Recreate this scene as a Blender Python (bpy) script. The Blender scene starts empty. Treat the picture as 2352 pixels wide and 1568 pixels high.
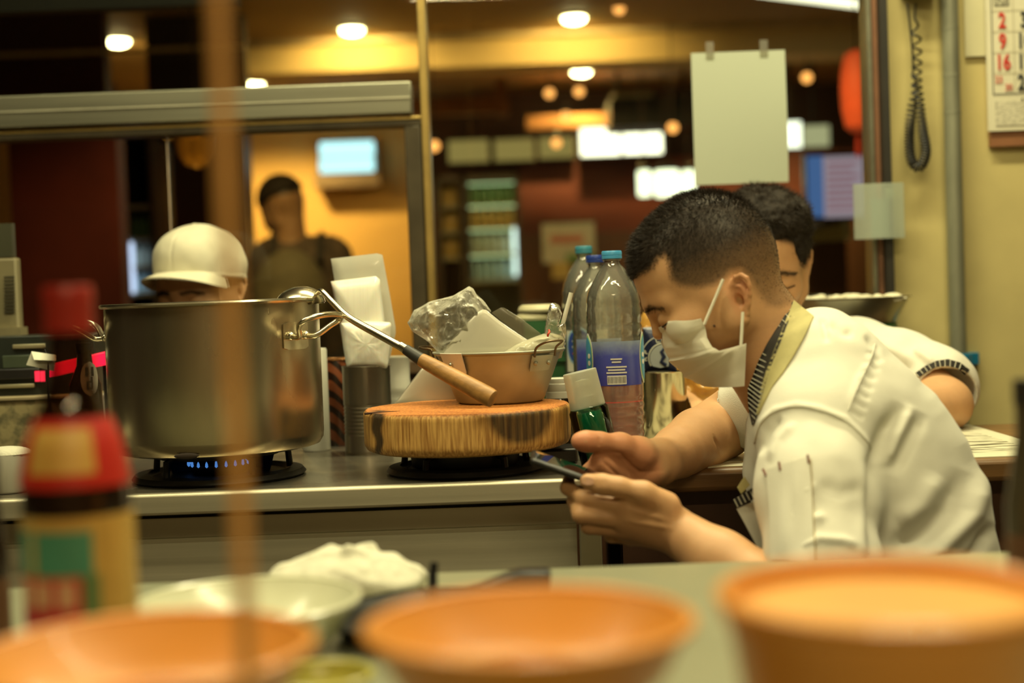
import bpy, bmesh, math, random
import numpy as np
from mathutils import Vector, Matrix
from mathutils.bvhtree import BVHTree

# ------------------------------------------------------------------ camera, world, big lights, exposure
SC = bpy.context.scene
COL = SC.collection
FPX = 50.0 / 36.0 * 2352.0            # focal length in pixels of the 2352x1568 frame
PITCH, ROLL = math.radians(1.96), math.radians(2.1)
CAM = Vector((0.0, 0.0, 1.05))
FW = Vector((0, math.cos(PITCH), -math.sin(PITCH)))
UP = Vector((0, math.sin(PITCH), math.cos(PITCH)))
RT = Vector((1, 0, 0))
RC = RT * math.cos(ROLL) - UP * math.sin(ROLL)
UC = RT * math.sin(ROLL) + UP * math.cos(ROLL)
cam_data = bpy.data.cameras.new('camera')
cam_data.lens, cam_data.sensor_width = 50.0, 36.0
cam_data.clip_start, cam_data.clip_end = 0.05, 60.0
cam_data.dof.use_dof = True
cam_data.dof.focus_distance = 2.0
cam_data.dof.aperture_fstop = 2.3
cam = bpy.data.objects.new('camera', cam_data)
COL.objects.link(cam)
cam.matrix_world = Matrix(((RC.x, UC.x, -FW.x, CAM.x), (RC.y, UC.y, -FW.y, CAM.y), (RC.z, UC.z, -FW.z, CAM.z), (0, 0, 0, 1)))
SC.camera = cam

world = bpy.data.worlds.new('world')
SC.world = world
world.use_nodes = True
world.node_tree.nodes['Background'].inputs[0].default_value = (1.0, 0.80, 0.45, 1)
world.node_tree.nodes['Background'].inputs[1].default_value = 0.05

SC.view_settings.view_transform = 'Standard'
SC.view_settings.look = 'None'
SC.view_settings.gamma = 1.0
SC.view_settings.exposure = 0.08
SC.view_settings.use_curve_mapping = False
SC.cycles.use_denoising = True
SC.cycles.max_bounces = 10
SC.cycles.transparent_max_bounces = 24
SC.cycles.sample_clamp_indirect = 6.0
SC.cycles.caustics_reflective = False
SC.cycles.caustics_refractive = False

KITCHEN = (1.0, 0.91, 0.52)           # warm greenish tube light of the kitchen
def area_light(name, loc, size, size_y, power, col, rot=(0, 0, 0)):
    d = bpy.data.lights.new(name, 'AREA')
    d.shape, d.size, d.size_y = 'RECTANGLE', size, size_y
    d.energy, d.color = power, col
    o = bpy.data.objects.new(name, d)
    COL.objects.link(o)
    o.location, o.rotation_euler = loc, rot
    return o
# the tubes of the kitchen's own ceiling battens (the battens are built further down)
area_light('tube_light_cook_line', (0.35, 2.30, 2.50), 1.25, 0.10, 36.0, KITCHEN)
area_light('tube_light_front_counter', (0.55, 1.05, 2.50), 1.25, 0.10, 22.0, KITCHEN)
area_light('tube_light_left', (-0.95, 1.45, 2.50), 1.25, 0.10, 20.0, KITCHEN)
area_light('tube_light_seats', (0.2, -1.2, 2.50), 1.25, 0.10, 34.0, (1.0, 0.80, 0.42))

# ------------------------------------------------------------------ pixel helpers (a pixel is only a direction)
def W(px, py, d):
    dx, dy = (px - 1176.0) / FPX, (784.0 - py) / FPX
    return CAM + (RC * dx + UC * dy + FW) * d
def Wz(px, py, z):
    v = W(px, py, 1.0) - CAM
    return CAM + v * ((z - CAM.z) / v.z)
def to_px(P):
    """world points (n,3) -> pixels (n,2) and depth"""
    Q = np.asarray(P, float) - np.array(CAM)
    d = Q @ np.array(FW)
    return np.stack([1176 + FPX * (Q @ np.array(RC)) / d, 784 - FPX * (Q @ np.array(UC)) / d], 1), d
def msize(px, d):
    return px * d / FPX

# ------------------------------------------------------------------ materials
MATS = {}
def nodes_of(m):
    m.use_nodes = True
    nt = m.node_tree
    nt.nodes.clear()
    out = nt.nodes.new('ShaderNodeOutputMaterial')
    return nt, out
def mat(name, col, rough=0.5, metal=0.0, var=0.12, scale=18.0, bump=0.0, bscale=60.0, stretch=(1, 1, 1), col2=None,
        spec=0.5, emit=0.0, attr=None, sss=0.0, coat=0.0, sheen=0.0, rvar=0.0, detail=4.0, ecol=None, thresh=None):
    if name in MATS:
        return MATS[name]
    m = bpy.data.materials.new(name)
    nt, out = nodes_of(m)
    N, Lk = nt.nodes, nt.links
    b = N.new('ShaderNodeBsdfPrincipled')
    Lk.new(b.outputs[0], out.inputs[0])
    tc = N.new('ShaderNodeTexCoord')
    mp = N.new('ShaderNodeMapping')
    mp.inputs['Scale'].default_value = stretch
    Lk.new(tc.outputs['Object'], mp.inputs[0])
    nz = N.new('ShaderNodeTexNoise')
    nz.inputs['Scale'].default_value = scale
    nz.inputs['Detail'].default_value = detail
    Lk.new(mp.outputs[0], nz.inputs['Vector'])
    ramp = N.new('ShaderNodeValToRGB')
    c1 = tuple(max(0, c * (1 - var)) for c in col[:3]) + (1,)
    c2 = tuple(min(1, c * (1 + var)) for c in col[:3]) + (1,) if col2 is None else tuple(col2) + (1,)
    lo, hi = thresh if thresh else (0.3, 0.7)
    ramp.color_ramp.elements[0].position, ramp.color_ramp.elements[1].position = lo, hi
    ramp.color_ramp.elements[0].color, ramp.color_ramp.elements[1].color = (c1 if col2 is None else tuple(col[:3]) + (1,)), c2
    Lk.new(nz.outputs[0], ramp.inputs[0])
    colour = ramp.outputs[0]
    if attr:
        at = N.new('ShaderNodeAttribute')
        at.attribute_name = attr
        mx = N.new('ShaderNodeMix')
        mx.data_type, mx.blend_type = 'RGBA', 'MULTIPLY'
        mx.inputs[0].default_value = 1.0
        Lk.new(at.outputs['Color'], mx.inputs[6])
        Lk.new(ramp.outputs[0], mx.inputs[7])
        colour = mx.outputs[2]
    Lk.new(colour, b.inputs['Base Color'])
    b.inputs['Roughness'].default_value = rough
    b.inputs['Metallic'].default_value = metal
    b.inputs['Specular IOR Level'].default_value = spec
    b.inputs['Coat Weight'].default_value = coat
    b.inputs['Sheen Weight'].default_value = sheen
    if sss:
        b.inputs['Subsurface Weight'].default_value = sss
        b.inputs['Subsurface Radius'].default_value = (1.0, 0.35, 0.2)
        b.inputs['Subsurface Scale'].default_value = 0.006
    if rvar:
        mr = N.new('ShaderNodeMapRange')
        mr.inputs[3].default_value, mr.inputs[4].default_value = max(0.02, rough - rvar), rough + rvar
        Lk.new(nz.outputs[0], mr.inputs[0])
        Lk.new(mr.outputs[0], b.inputs['Roughness'])
    if bump:
        n2 = N.new('ShaderNodeTexNoise')
        n2.inputs['Scale'].default_value = bscale
        n2.inputs['Detail'].default_value = 5
        Lk.new(mp.outputs[0], n2.inputs['Vector'])
        bp = N.new('ShaderNodeBump')
        bp.inputs['Strength'].default_value = bump
        bp.inputs['Distance'].default_value = 0.002
        Lk.new(n2.outputs[0], bp.inputs['Height'])
        Lk.new(bp.outputs[0], b.inputs['Normal'])
    if emit:
        b.inputs['Emission Strength'].default_value = emit
        b.inputs['Emission Color'].default_value = tuple(ecol or col[:3]) + (1,)
    MATS[name] = m
    return m
def glow(name, col, strength):
    if name in MATS:
        return MATS[name]
    m = bpy.data.materials.new(name)
    nt, out = nodes_of(m)
    e = nt.nodes.new('ShaderNodeEmission')
    e.inputs[0].default_value = tuple(col) + (1,)
    e.inputs[1].default_value = strength
    nt.links.new(e.outputs[0], out.inputs[0])
    MATS[name] = m
    return m
def clear(name, tint=(0.95, 0.97, 0.93), gloss=1.0, rough=0.02, ior=1.45, haze=0.0, hazecol=(0.8, 0.8, 0.75), edge=0.0, bump=0.0, bscale=30, trans=0.0):
    """thin clear sheet: transparent body, fresnel gloss, optional milky haze / translucency"""
    if name in MATS:
        return MATS[name]
    m = bpy.data.materials.new(name)
    nt, out = nodes_of(m)
    N, Lk = nt.nodes, nt.links
    t = N.new('ShaderNodeBsdfTransparent')
    t.inputs[0].default_value = tuple(tint) + (1,)
    g = N.new('ShaderNodeBsdfGlossy')
    g.inputs['Roughness'].default_value = rough
    fr = N.new('ShaderNodeFresnel')
    fr.inputs[0].default_value = ior
    if bump:
        tc = N.new('ShaderNodeTexCoord')
        n2 = N.new('ShaderNodeTexNoise')
        n2.inputs['Scale'].default_value = bscale
        n2.inputs['Detail'].default_value = 3
        Lk.new(tc.outputs['Object'], n2.inputs['Vector'])
        bp = N.new('ShaderNodeBump')
        bp.inputs['Strength'].default_value = bump
        bp.inputs['Distance'].default_value = 0.004
        Lk.new(n2.outputs[0], bp.inputs['Height'])
        Lk.new(bp.outputs[0], g.inputs['Normal'])
        Lk.new(bp.outputs[0], fr.inputs['Normal'])
    last = t.outputs[0]
    if haze:
        df = N.new('ShaderNodeBsdfDiffuse')
        df.inputs[0].default_value = tuple(hazecol) + (1,)
        body = df.outputs[0]
        if trans:
            tl = N.new('ShaderNodeBsdfTranslucent')
            tl.inputs[0].default_value = tuple(hazecol) + (1,)
            mt = N.new('ShaderNodeMixShader')
            mt.inputs[0].default_value = trans
            Lk.new(df.outputs[0], mt.inputs[1])
            Lk.new(tl.outputs[0], mt.inputs[2])
            body = mt.outputs[0]
        mh = N.new('ShaderNodeMixShader')
        mh.inputs[0].default_value = haze
        if edge:                              # thin film looks denser where it is seen edge-on
            lwt = N.new('ShaderNodeLayerWeight')
            lwt.inputs[0].default_value = 0.5
            if bump:
                Lk.new(bp.outputs[0], lwt.inputs['Normal'])
            ma = N.new('ShaderNodeMath')
            ma.operation = 'MULTIPLY_ADD'
            ma.use_clamp = True
            ma.inputs[1].default_value, ma.inputs[2].default_value = edge, haze
            Lk.new(lwt.outputs['Facing'], ma.inputs[0])
            Lk.new(ma.outputs[0], mh.inputs[0])
        Lk.new(last, mh.inputs[1])
        Lk.new(body, mh.inputs[2])
        last = mh.outputs[0]
    mul = N.new('ShaderNodeMath')
    mul.operation = 'MULTIPLY'
    mul.inputs[1].default_value = gloss
    Lk.new(fr.outputs[0], mul.inputs[0])
    mx = N.new('ShaderNodeMixShader')
    Lk.new(mul.outputs[0], mx.inputs[0])
    Lk.new(last, mx.inputs[1])
    Lk.new(g.outputs[0], mx.inputs[2])
    Lk.new(mx.outputs[0], out.inputs[0])
    MATS[name] = m
    return m

# ------------------------------------------------------------------ mesh building
class MB:
    """collects shapes, in world metres, that together are one part"""
    def __init__(s):
        s.v, s.f = [], []
    def add(s, verts, faces):
        n = len(s.v)
        s.v += [tuple(p) for p in verts]
        s.f += [tuple(i + n for i in q) for q in faces]
        return s
    def box(s, c, size, rot=None, taper=1.0):
        hx, hy, hz = (q / 2 for q in size)
        P = []
        for z in (-1, 1):
            k = taper if z > 0 else 1.0
            for x, y in ((-1, -1), (1, -1), (1, 1), (-1, 1)):
                p = Vector((x * hx * k, y * hy * k, z * hz))
                P.append((rot @ p if rot else p) + Vector(c))
        return s.add(P, [(3, 2, 1, 0), (4, 5, 6, 7), (0, 1, 5, 4), (1, 2, 6, 5), (2, 3, 7, 6), (3, 0, 4, 7)])
    def span(s, a, b):
        a, b = Vector(a), Vector(b)
        return s.box((a + b) / 2, [abs(q) for q in (b - a)])
    def lathe(s, prof, c, n=48, rot=None, a0=0.0, a1=2 * math.pi, wob=None):
        full = abs(a1 - a0) > 6.28
        m = n if full else n + 1
        P, F = [], []
        for (r, z) in prof:
            for i in range(m):
                a = a0 + (a1 - a0) * i / n
                rr = r * (wob(a, z) if wob else 1.0)
                p = Vector((rr * math.cos(a), rr * math.sin(a), z))
                P.append((rot @ p if rot else p) + Vector(c))
        for j in range(len(prof) - 1):
            for i in range(n):
                i2 = (i + 1) % m
                F.append((j * m + i, j * m + i2, (j + 1) * m + i2, (j + 1) * m + i))
        if full:
            if prof[0][0] > 1e-5:
                F.append(tuple(reversed(range(m))))
            if prof[-1][0] > 1e-5:
                F.append(tuple((len(prof) - 1) * m + i for i in range(m)))
        return s.add(P, F)
    def shell(s, prof, c, n=48, rot=None, wob=None):
        """closed profile loop swept round: a hollow vessel"""
        P, F = [], []
        k = len(prof)
        for (r, z) in prof:
            for i in range(n):
                a = 2 * math.pi * i / n
                rr = max(r, 1e-4) * (wob(a, z) if wob else 1.0)
                p = Vector((rr * math.cos(a), rr * math.sin(a), z))
                P.append((rot @ p if rot else p) + Vector(c))
        for j in range(k - 1):
            for i in range(n):
                i2 = (i + 1) % n
                F.append((j * n + i, j * n + i2, (j + 1) * n + i2, (j + 1) * n + i))
        return s.add(P, F)
    def tube(s, pts, r, n=10, closed=False):
        pts = [Vector(p) for p in pts]
        m = len(pts)
        rr = list(r) if isinstance(r, (list, tuple)) else [r] * m
        tang = []
        for i in range(m):
            a = pts[(i - 1) % m] if (closed or i) else pts[0]
            b = pts[(i + 1) % m] if (closed or i < m - 1) else pts[-1]
            tang.append((b - a).normalized())
        up = Vector((0, 0, 1)) if abs(tang[0].z) < 0.9 else Vector((0, 1, 0))
        nrm = (up - tang[0] * up.dot(tang[0])).normalized()
        P, F = [], []
        for i in range(m):
            if i:
                nrm = (nrm - tang[i] * nrm.dot(tang[i])).normalized()
            bi = tang[i].cross(nrm)
            for j in range(n):
                a = 2 * math.pi * j / n
                P.append(pts[i] + (nrm * math.cos(a) + bi * math.sin(a)) * rr[i])
        for i in range(m if closed else m - 1):
            i2 = (i + 1) % m
            for j in range(n):
                j2 = (j + 1) % n
                F.append((i * n + j, i * n + j2, i2 * n + j2, i2 * n + j))
        if not closed:
            F.append(tuple(reversed(range(n))))
            F.append(tuple((m - 1) * n + j for j in range(n)))
        return s.add(P, F)
    def ball(s, c, r, n=16, m=10, rot=None):
        rx, ry, rz = r if isinstance(r, (tuple, list)) else (r, r, r)
        P, F = [], []
        for j in range(m + 1):
            t = math.pi * j / m
            for i in range(n):
                a = 2 * math.pi * i / n
                p = Vector((rx * math.sin(t) * math.cos(a), ry * math.sin(t) * math.sin(a), -rz * math.cos(t)))
                P.append((rot @ p if rot else p) + Vector(c))
        for j in range(m):
            for i in range(n):
                i2 = (i + 1) % n
                F.append((j * n + i, j * n + i2, (j + 1) * n + i2, (j + 1) * n + i))
        return s.add(P, F)
    def prism(s, poly, e):
        """polygon of 3-D points, pushed along vector e"""
        n = len(poly)
        e = Vector(e)
        P = [Vector(p) for p in poly] + [Vector(p) + e for p in poly]
        F = [tuple(reversed(range(n))), tuple(range(n, 2 * n))]
        F += [(i, (i + 1) % n, n + (i + 1) % n, n + i) for i in range(n)]
        return s.add(P, F)
    def grid(s, rows, thick=0.0, closed_u=False):
        """rows of equally long point lists -> sheet, given thickness along its normals"""
        R = np.array([[tuple(p) for p in r] for r in rows], float)
        a, b = R.shape[:2]
        F = []
        jn = b if closed_u else b - 1
        for i in range(a - 1):
            for j in range(jn):
                F.append((i * b + j, i * b + (j + 1) % b, (i + 1) * b + (j + 1) % b, (i + 1) * b + j))
        if not thick:
            return s.add(R.reshape(-1, 3), F)
        du = np.gradient(R, axis=1)
        dv = np.gradient(R, axis=0)
        nn = np.cross(du, dv)
        nn /= np.linalg.norm(nn, axis=2, keepdims=True) + 1e-9
        P = np.concatenate([R.reshape(-1, 3) + nn.reshape(-1, 3) * thick / 2, R.reshape(-1, 3) - nn.reshape(-1, 3) * thick / 2])
        k = a * b
        G = list(F) + [tuple(reversed([q + k for q in f])) for f in F]
        for j in range(jn):
            j2 = (j + 1) % b
            G.append((j2, j, k + j, k + j2))
            e = (a - 1) * b
            G.append((e + j, e + j2, k + e + j2, k + e + j))
        if not closed_u:
            for i in range(a - 1):
                G.append((i * b, (i + 1) * b, k + (i + 1) * b, k + i * b))
                G.append(((i + 1) * b + b - 1, i * b + b - 1, k + i * b + b - 1, k + (i + 1) * b + b - 1))
        return s.add(P, G)
    def mesh(s, name):
        me = bpy.data.meshes.new(name)
        me.from_pydata(s.v, [], s.f)
        bm = bmesh.new()
        bm.from_mesh(me)
        bmesh.ops.remove_doubles(bm, verts=bm.verts, dist=1e-6)
        bmesh.ops.recalc_face_normals(bm, faces=bm.faces)
        bm.to_mesh(me)
        bm.free()
        return me

ROOT = {}
def obj(name, mb, material, parent=None, smooth=40, bevel=0.0, subsurf=0):
    me = mb.mesh(name) if isinstance(mb, MB) else mb
    me.materials.clear()
    me.materials.append(material)
    o = bpy.data.objects.new(name, me)
    COL.objects.link(o)
    if parent is not None:
        loc = ROOT[parent.name]
        o.parent = parent
    else:
        co = np.empty(len(me.vertices) * 3)
        me.vertices.foreach_get('co', co)
        co = co.reshape(-1, 3)
        loc = Vector(((co[:, 0].min() + co[:, 0].max()) / 2, (co[:, 1].min() + co[:, 1].max()) / 2, co[:, 2].min()))
        o.location = loc
    ROOT[o.name] = loc
    me.transform(Matrix.Translation(-loc))
    if smooth:
        me.shade_smooth()
        me.set_sharp_from_angle(angle=math.radians(smooth))
    if bevel:
        m = o.modifiers.new('bevel', 'BEVEL')
        m.width, m.segments, m.limit_method = bevel, 2, 'ANGLE'
    if subsurf:
        m = o.modifiers.new('subsurf', 'SUBSURF')
        m.levels = m.render_levels = subsurf
    return o
def tag(o, label, cat, group=None):
    o['label'], o['category'] = label, cat
    if group:
        o['group'] = group
    return o
def thing(name, loc, label, cat, group=None):
    o = bpy.data.objects.new(name, None)
    COL.objects.link(o)
    o.empty_display_size = 0.05
    o.location = loc
    ROOT[o.name] = Vector(loc)
    return tag(o, label, cat, group)
def struct(o):
    o['kind'] = 'structure'
    return o
def stuff(o):
    o['kind'] = 'stuff'
    return o
def bez(pts, n=24):
    """smooth curve through the points (Catmull-Rom)"""
    P = [Vector(p) for p in pts]
    P = [P[0] * 2 - P[1]] + P + [P[-1] * 2 - P[-2]]
    out = []
    k = len(P) - 3
    for i in range(n + 1):
        t = i / n * k
        j = min(int(t), k - 1)
        u = t - j
        a, b, c, d = P[j:j + 4]
        out.append(0.5 * ((2 * b) + (c - a) * u + (2 * a - 5 * b + 4 * c - d) * u * u + (3 * b - a - 3 * c + d) * u ** 3))
    return out
def text_mesh(body, size, bold=0.0, depth=0.0005):
    cu = bpy.data.curves.new('lettering', 'FONT')
    cu.body, cu.size, cu.extrude, cu.offset = body, size, depth, bold
    cu.align_x, cu.align_y = 'CENTER', 'CENTER'
    cu.resolution_u = 3
    o = bpy.data.objects.new('lettering', cu)
    COL.objects.link(o)
    dg = bpy.context.evaluated_depsgraph_get()
    me = bpy.data.meshes.new_from_object(o.evaluated_get(dg))
    bpy.data.objects.remove(o)
    return me
def lettering(name, body, size, centre, material, parent, bold=0.0, right=Vector((1, 0, 0)), up=Vector((0, 0, 1)), depth=0.0004, sx=1.0):
    me = text_mesh(body, size, bold, depth)
    me.transform(Matrix.Diagonal((sx, 1, 1, 1)))
    right, up = Vector(right).normalized(), Vector(up).normalized()
    n = right.cross(up)
    M = Matrix(((right.x, up.x, n.x, centre[0]), (right.y, up.y, n.y, centre[1]), (right.z, up.z, n.z, centre[2]), (0, 0, 0, 1)))
    me.transform(M)
    return obj(name, me, material, parent, smooth=0)

# ------------------------------------------------------------------ signed-distance sculpting for bodies and cloth
class Sculpt:
    def __init__(s, lo, hi, h):
        s.lo, s.h = np.array(lo, np.float32), h
        s.n = np.ceil((np.array(hi) - np.array(lo)) / h).astype(int) + 1
        s.f = np.full(s.n, 1.0, np.float32)
        s.ax = [(s.lo[i] + np.arange(s.n[i], dtype=np.float32) * h).astype(np.float32) for i in range(3)]
    def _win(s, lo, hi, m):
        sl = []
        for i in range(3):
            a = int(max(0, math.floor((lo[i] - m - s.lo[i]) / s.h)))
            b = int(min(s.n[i], math.ceil((hi[i] + m - s.lo[i]) / s.h) + 1))
            if b <= a:
                return None
            sl.append(slice(a, b))
        return tuple(sl), s.ax[0][sl[0]][:, None, None], s.ax[1][sl[1]][None, :, None], s.ax[2][sl[2]][None, None, :]
    def _put(s, sl, d, k, op):
        a = s.f[sl]
        if op == 'sub':
            d = -d
            if k > 0:
                h = np.clip(0.5 - 0.5 * (a - d) / k, 0, 1)
                s.f[sl] = a + (d - a) * h + k * h * (1 - h)
            else:
                s.f[sl] = np.maximum(a, d)
            return
        if k > 0:
            h = np.clip(0.5 + 0.5 * (a - d) / k, 0, 1)
            s.f[sl] = a + (d - a) * h - k * h * (1 - h)
        else:
            s.f[sl] = np.minimum(a, d)
    def cap(s, a, b, ra, rb=None, k=0.01, op='add'):
        rb = ra if rb is None else rb
        a, b = np.array(a, np.float32), np.array(b, np.float32)
        r = max(ra, rb)
        w = s._win(np.minimum(a, b) - r, np.maximum(a, b) + r, k + 3 * s.h)
        if w is None:
            return s
        sl, X, Y, Z = w
        ba = b - a
        L = float(ba @ ba) + 1e-12
        x, y, z = X - a[0], Y - a[1], Z - a[2]
        t = np.clip((x * ba[0] + y * ba[1] + z * ba[2]) / L, 0, 1)
        d = np.sqrt((x - t * ba[0]) ** 2 + (y - t * ba[1]) ** 2 + (z - t * ba[2]) ** 2) - (ra + t * (rb - ra))
        s._put(sl, d, k, op)
        return s
    def chain(s, pts, rad, k=0.01, op='add'):
        for i in range(len(pts) - 1):
            s.cap(pts[i], pts[i + 1], rad[i], rad[i + 1], k, op)
        return s
    def ell(s, c, r, R=None, k=0.01, op='add'):
        """ellipsoid; R: three axes (rows)"""
        c = np.array(c, np.float32)
        r = np.array(r, np.float32)
        m = float(r.max())
        w = s._win(c - m, c + m, k + 3 * s.h)
        if w is None:
            return s
        sl, X, Y, Z = w
        x, y, z = X - c[0], Y - c[1], Z - c[2]
        if R is None:
            q = (x, y, z)
        else:
            q = tuple(x * A[0] + y * A[1] + z * A[2] for A in R)
        k0 = np.sqrt(sum((q[i] / r[i]) ** 2 for i in range(3)))
        k1 = np.sqrt(sum((q[i] / (r[i] * r[i])) ** 2 for i in range(3))) + 1e-9
        s._put(sl, k0 * (k0 - 1.0) / k1, k, op)
        return s
    def half(s, p, nrm, k=0.0):
        """cut away everything on the side the normal points to"""
        n = np.array(nrm, np.float32)
        n /= np.linalg.norm(n)
        X, Y, Z = s.ax[0][:, None, None], s.ax[1][None, :, None], s.ax[2][None, None, :]
        d = (X - p[0]) * n[0] + (Y - p[1]) * n[1] + (Z - p[2]) * n[2]
        s.f = np.maximum(s.f, d.astype(np.float32))
        return s
    def mesh_data(s, smooth=1):
        f, h = s.f, s.h
        neg = f < 0
        c = np.zeros(tuple(q - 1 for q in s.n), np.uint8)
        for i in (0, 1):
            for j in (0, 1):
                for k in (0, 1):
                    c += neg[i:s.n[0] - 1 + i, j:s.n[1] - 1 + j, k:s.n[2] - 1 + k]
        act = np.argwhere((c > 0) & (c < 8))
        idx = np.full(c.shape, -1, np.int32)
        idx[tuple(act.T)] = np.arange(len(act))
        tot = np.zeros((len(act), 3), np.float32)
        cnt = np.zeros(len(act), np.float32)
        for ax in range(3):
            o1, o2 = [q for q in range(3) if q != ax]
            for i in (0, 1):
                for j in (0, 1):
                    A = act.copy()
                    A[:, o1] += i
                    A[:, o2] += j
                    B = A.copy()
                    B[:, ax] += 1
                    fa, fb = f[tuple(A.T)], f[tuple(B.T)]
                    x = (fa < 0) != (fb < 0)
                    t = np.where(x, fa / np.where(x, fa - fb, 1), 0)
                    p = A.astype(np.float32)
                    p[:, ax] += t
                    tot += p * x[:, None]
                    cnt += x
        V = tot / cnt[:, None] * h + s.lo
        quads = []
        for ax in range(3):
            o1, o2 = (ax + 1) % 3, (ax + 2) % 3
            s0, s1 = [slice(None)] * 3, [slice(None)] * 3
            s0[ax], s1[ax] = slice(0, -1), slice(1, None)
            e = np.argwhere(neg[tuple(s0)] != neg[tuple(s1)])
            ok = (e[:, o1] > 0) & (e[:, o2] > 0) & (e[:, o1] < s.n[o1] - 1) & (e[:, o2] < s.n[o2] - 1)
            e = e[ok]
            def at(d1, d2):
                q = e.copy()
                q[:, o1] += d1
                q[:, o2] += d2
                return idx[tuple(q.T)]
            Q = np.stack([at(-1, -1), at(0, -1), at(0, 0), at(-1, 0)], 1)
            flip = ~neg[tuple(e.T)]
            Q[flip] = Q[flip][:, ::-1]
            quads.append(Q)
        Q = np.concatenate(quads)
        Q = Q[(Q >= 0).all(1)]
        for _ in range(smooth):
            V = lap(V, Q, 0.5)
        return V, Q
def lap(V, Q, w):
    a = Q.reshape(-1)
    b = np.roll(Q, -1, 1).reshape(-1)
    n = len(V)
    cnt = np.bincount(a, minlength=n) + np.bincount(b, minlength=n)
    out = np.empty_like(V)
    for i in range(3):
        out[:, i] = (np.bincount(a, V[b, i], n) + np.bincount(b, V[a, i], n)) / np.maximum(cnt, 1)
    return V + (out - V) * w
def normals(V, Q):
    n = np.cross(V[Q[:, 2]] - V[Q[:, 0]], V[Q[:, 3]] - V[Q[:, 1]])
    out = np.zeros_like(V)
    for c in range(4):
        for i in range(3):
            out[:, i] += np.bincount(Q[:, c], n[:, i], len(V))
    return out / (np.linalg.norm(out, axis=1, keepdims=True) + 1e-12)
def np_mesh(name, V, Q, col=None):
    me = bpy.data.meshes.new(name)
    me.vertices.add(len(V))
    me.vertices.foreach_set('co', np.ascontiguousarray(V, np.float32).ravel())
    me.loops.add(Q.size)
    me.loops.foreach_set('vertex_index', np.ascontiguousarray(Q, np.int32).ravel())
    me.polygons.add(len(Q))
    me.polygons.foreach_set('loop_start', np.arange(0, Q.size, Q.shape[1], dtype=np.int32))
    me.update(calc_edges=True)
    me.validate()
    if col is not None:
        a = me.color_attributes.new('Col', 'FLOAT_COLOR', 'POINT')
        c4 = np.ones((len(V), 4), np.float32)
        c4[:, :3] = col
        a.data.foreach_set('color', c4.ravel())
    me.shade_smooth()
    return me
def seg_dist(P, poly):
    """distance of 2-D points to a polyline, and position along it 0..1"""
    P = np.asarray(P, float)
    best = np.full(len(P), 1e9)
    along = np.zeros(len(P))
    m = len(poly) - 1
    for i in range(m):
        a, b = np.array(poly[i], float), np.array(poly[i + 1], float)
        ab = b - a
        t = np.clip(((P - a) @ ab) / (ab @ ab + 1e-9), 0, 1)
        d = np.hypot(*(P - a - t[:, None] * ab).T)
        u = d < best
        best = np.where(u, d, best)
        along = np.where(u, (i + t) / m, along)
    return best, along
def in_poly(P, poly):
    P = np.asarray(P, float)
    ins = np.zeros(len(P), bool)
    n = len(poly)
    for i in range(n):
        (x1, y1), (x2, y2) = poly[i], poly[(i + 1) % n]
        c = ((y1 > P[:, 1]) != (y2 > P[:, 1])) & (P[:, 0] < (x2 - x1) * (P[:, 1] - y1) / (y2 - y1 + 1e-12) + x1)
        ins ^= c
    return ins
def poly_mask(P, poly, soft):
    """1 inside, 0 outside, soft edge in pixels"""
    d, _ = seg_dist(P, list(poly) + [poly[0]])
    sd = np.where(in_poly(P, poly), d, -d)
    return np.clip(0.5 + sd / (2 * soft), 0, 1)
def vnoise(P, scale, seed=0):
    """cheap smooth value noise, -1..1"""
    Q = np.asarray(P, float) * scale + seed * 17.3
    i = np.floor(Q).astype(np.int64)
    f = Q - i
    f = f * f * (3 - 2 * f)
    def hsh(a, b, c):
        n = (a * 73856093) ^ (b * 19349663) ^ (c * 83492791) ^ (seed * 2654435)
        n = (n ^ (n >> 13)) * 1274126177
        return ((n & 0xffff) / 32767.5) - 1.0
    r = 0
    for dx in (0, 1):
        for dy in (0, 1):
            for dz in (0, 1):
                w = (f[:, 0] if dx else 1 - f[:, 0]) * (f[:, 1] if dy else 1 - f[:, 1]) * (f[:, 2] if dz else 1 - f[:, 2])
                r = r + w * hsh(i[:, 0] + dx, i[:, 1] + dy, i[:, 2] + dz)
    return r
def bvh_of(V, Q):
    return BVHTree.FromPolygons([tuple(p) for p in V], [tuple(q) for q in Q])
def cast(bvh, px, py, lift=0.0):
    """the point of a surface seen at a pixel, lifted off along the normal"""
    d = (W(px, py, 1.0) - CAM).normalized()
    loc, nrm, _, _ = bvh.ray_cast(CAM, d)
    if loc is None:
        return None
    if nrm.dot(d) > 0:
        nrm = -nrm
    return loc + nrm * lift

# ------------------------------------------------------------------ the setting: kitchen shell, window wall, dining room
def pbox(mb, x0, y0, x1, y1, d, depth):
    """upright box whose front fills a pixel rectangle at depth d"""
    c = W((x0 + x1) / 2, (y0 + y1) / 2, d)
    mb.box((c.x, c.y + depth / 2, c.z), (msize(x1 - x0, d), depth, msize(y1 - y0, d)))
    return mb
cream = mat('cream_fabric_wall', (0.54, 0.45, 0.19), 0.85, var=0.07, scale=9, bump=0.35, bscale=420, stretch=(1, 1, 1))
dark_wood = mat('dark_brown_panel', (0.085, 0.035, 0.016), 0.45, var=0.35, scale=5, stretch=(1, 1, 0.2))
maroon = mat('maroon_panel', (0.065, 0.012, 0.007), 0.4, var=0.25, scale=4)
ceil_paint = mat('tan_ceiling', (0.42, 0.27, 0.10), 0.7, var=0.08, scale=2)
ochre = mat('ochre_wall', (0.80, 0.50, 0.16), 0.7, var=0.10, scale=2.5)
alu = mat('aluminium', (0.29, 0.285, 0.21), 0.40, 0.9, var=0.08, scale=40, stretch=(0.05, 1, 1), rvar=0.08)
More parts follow.
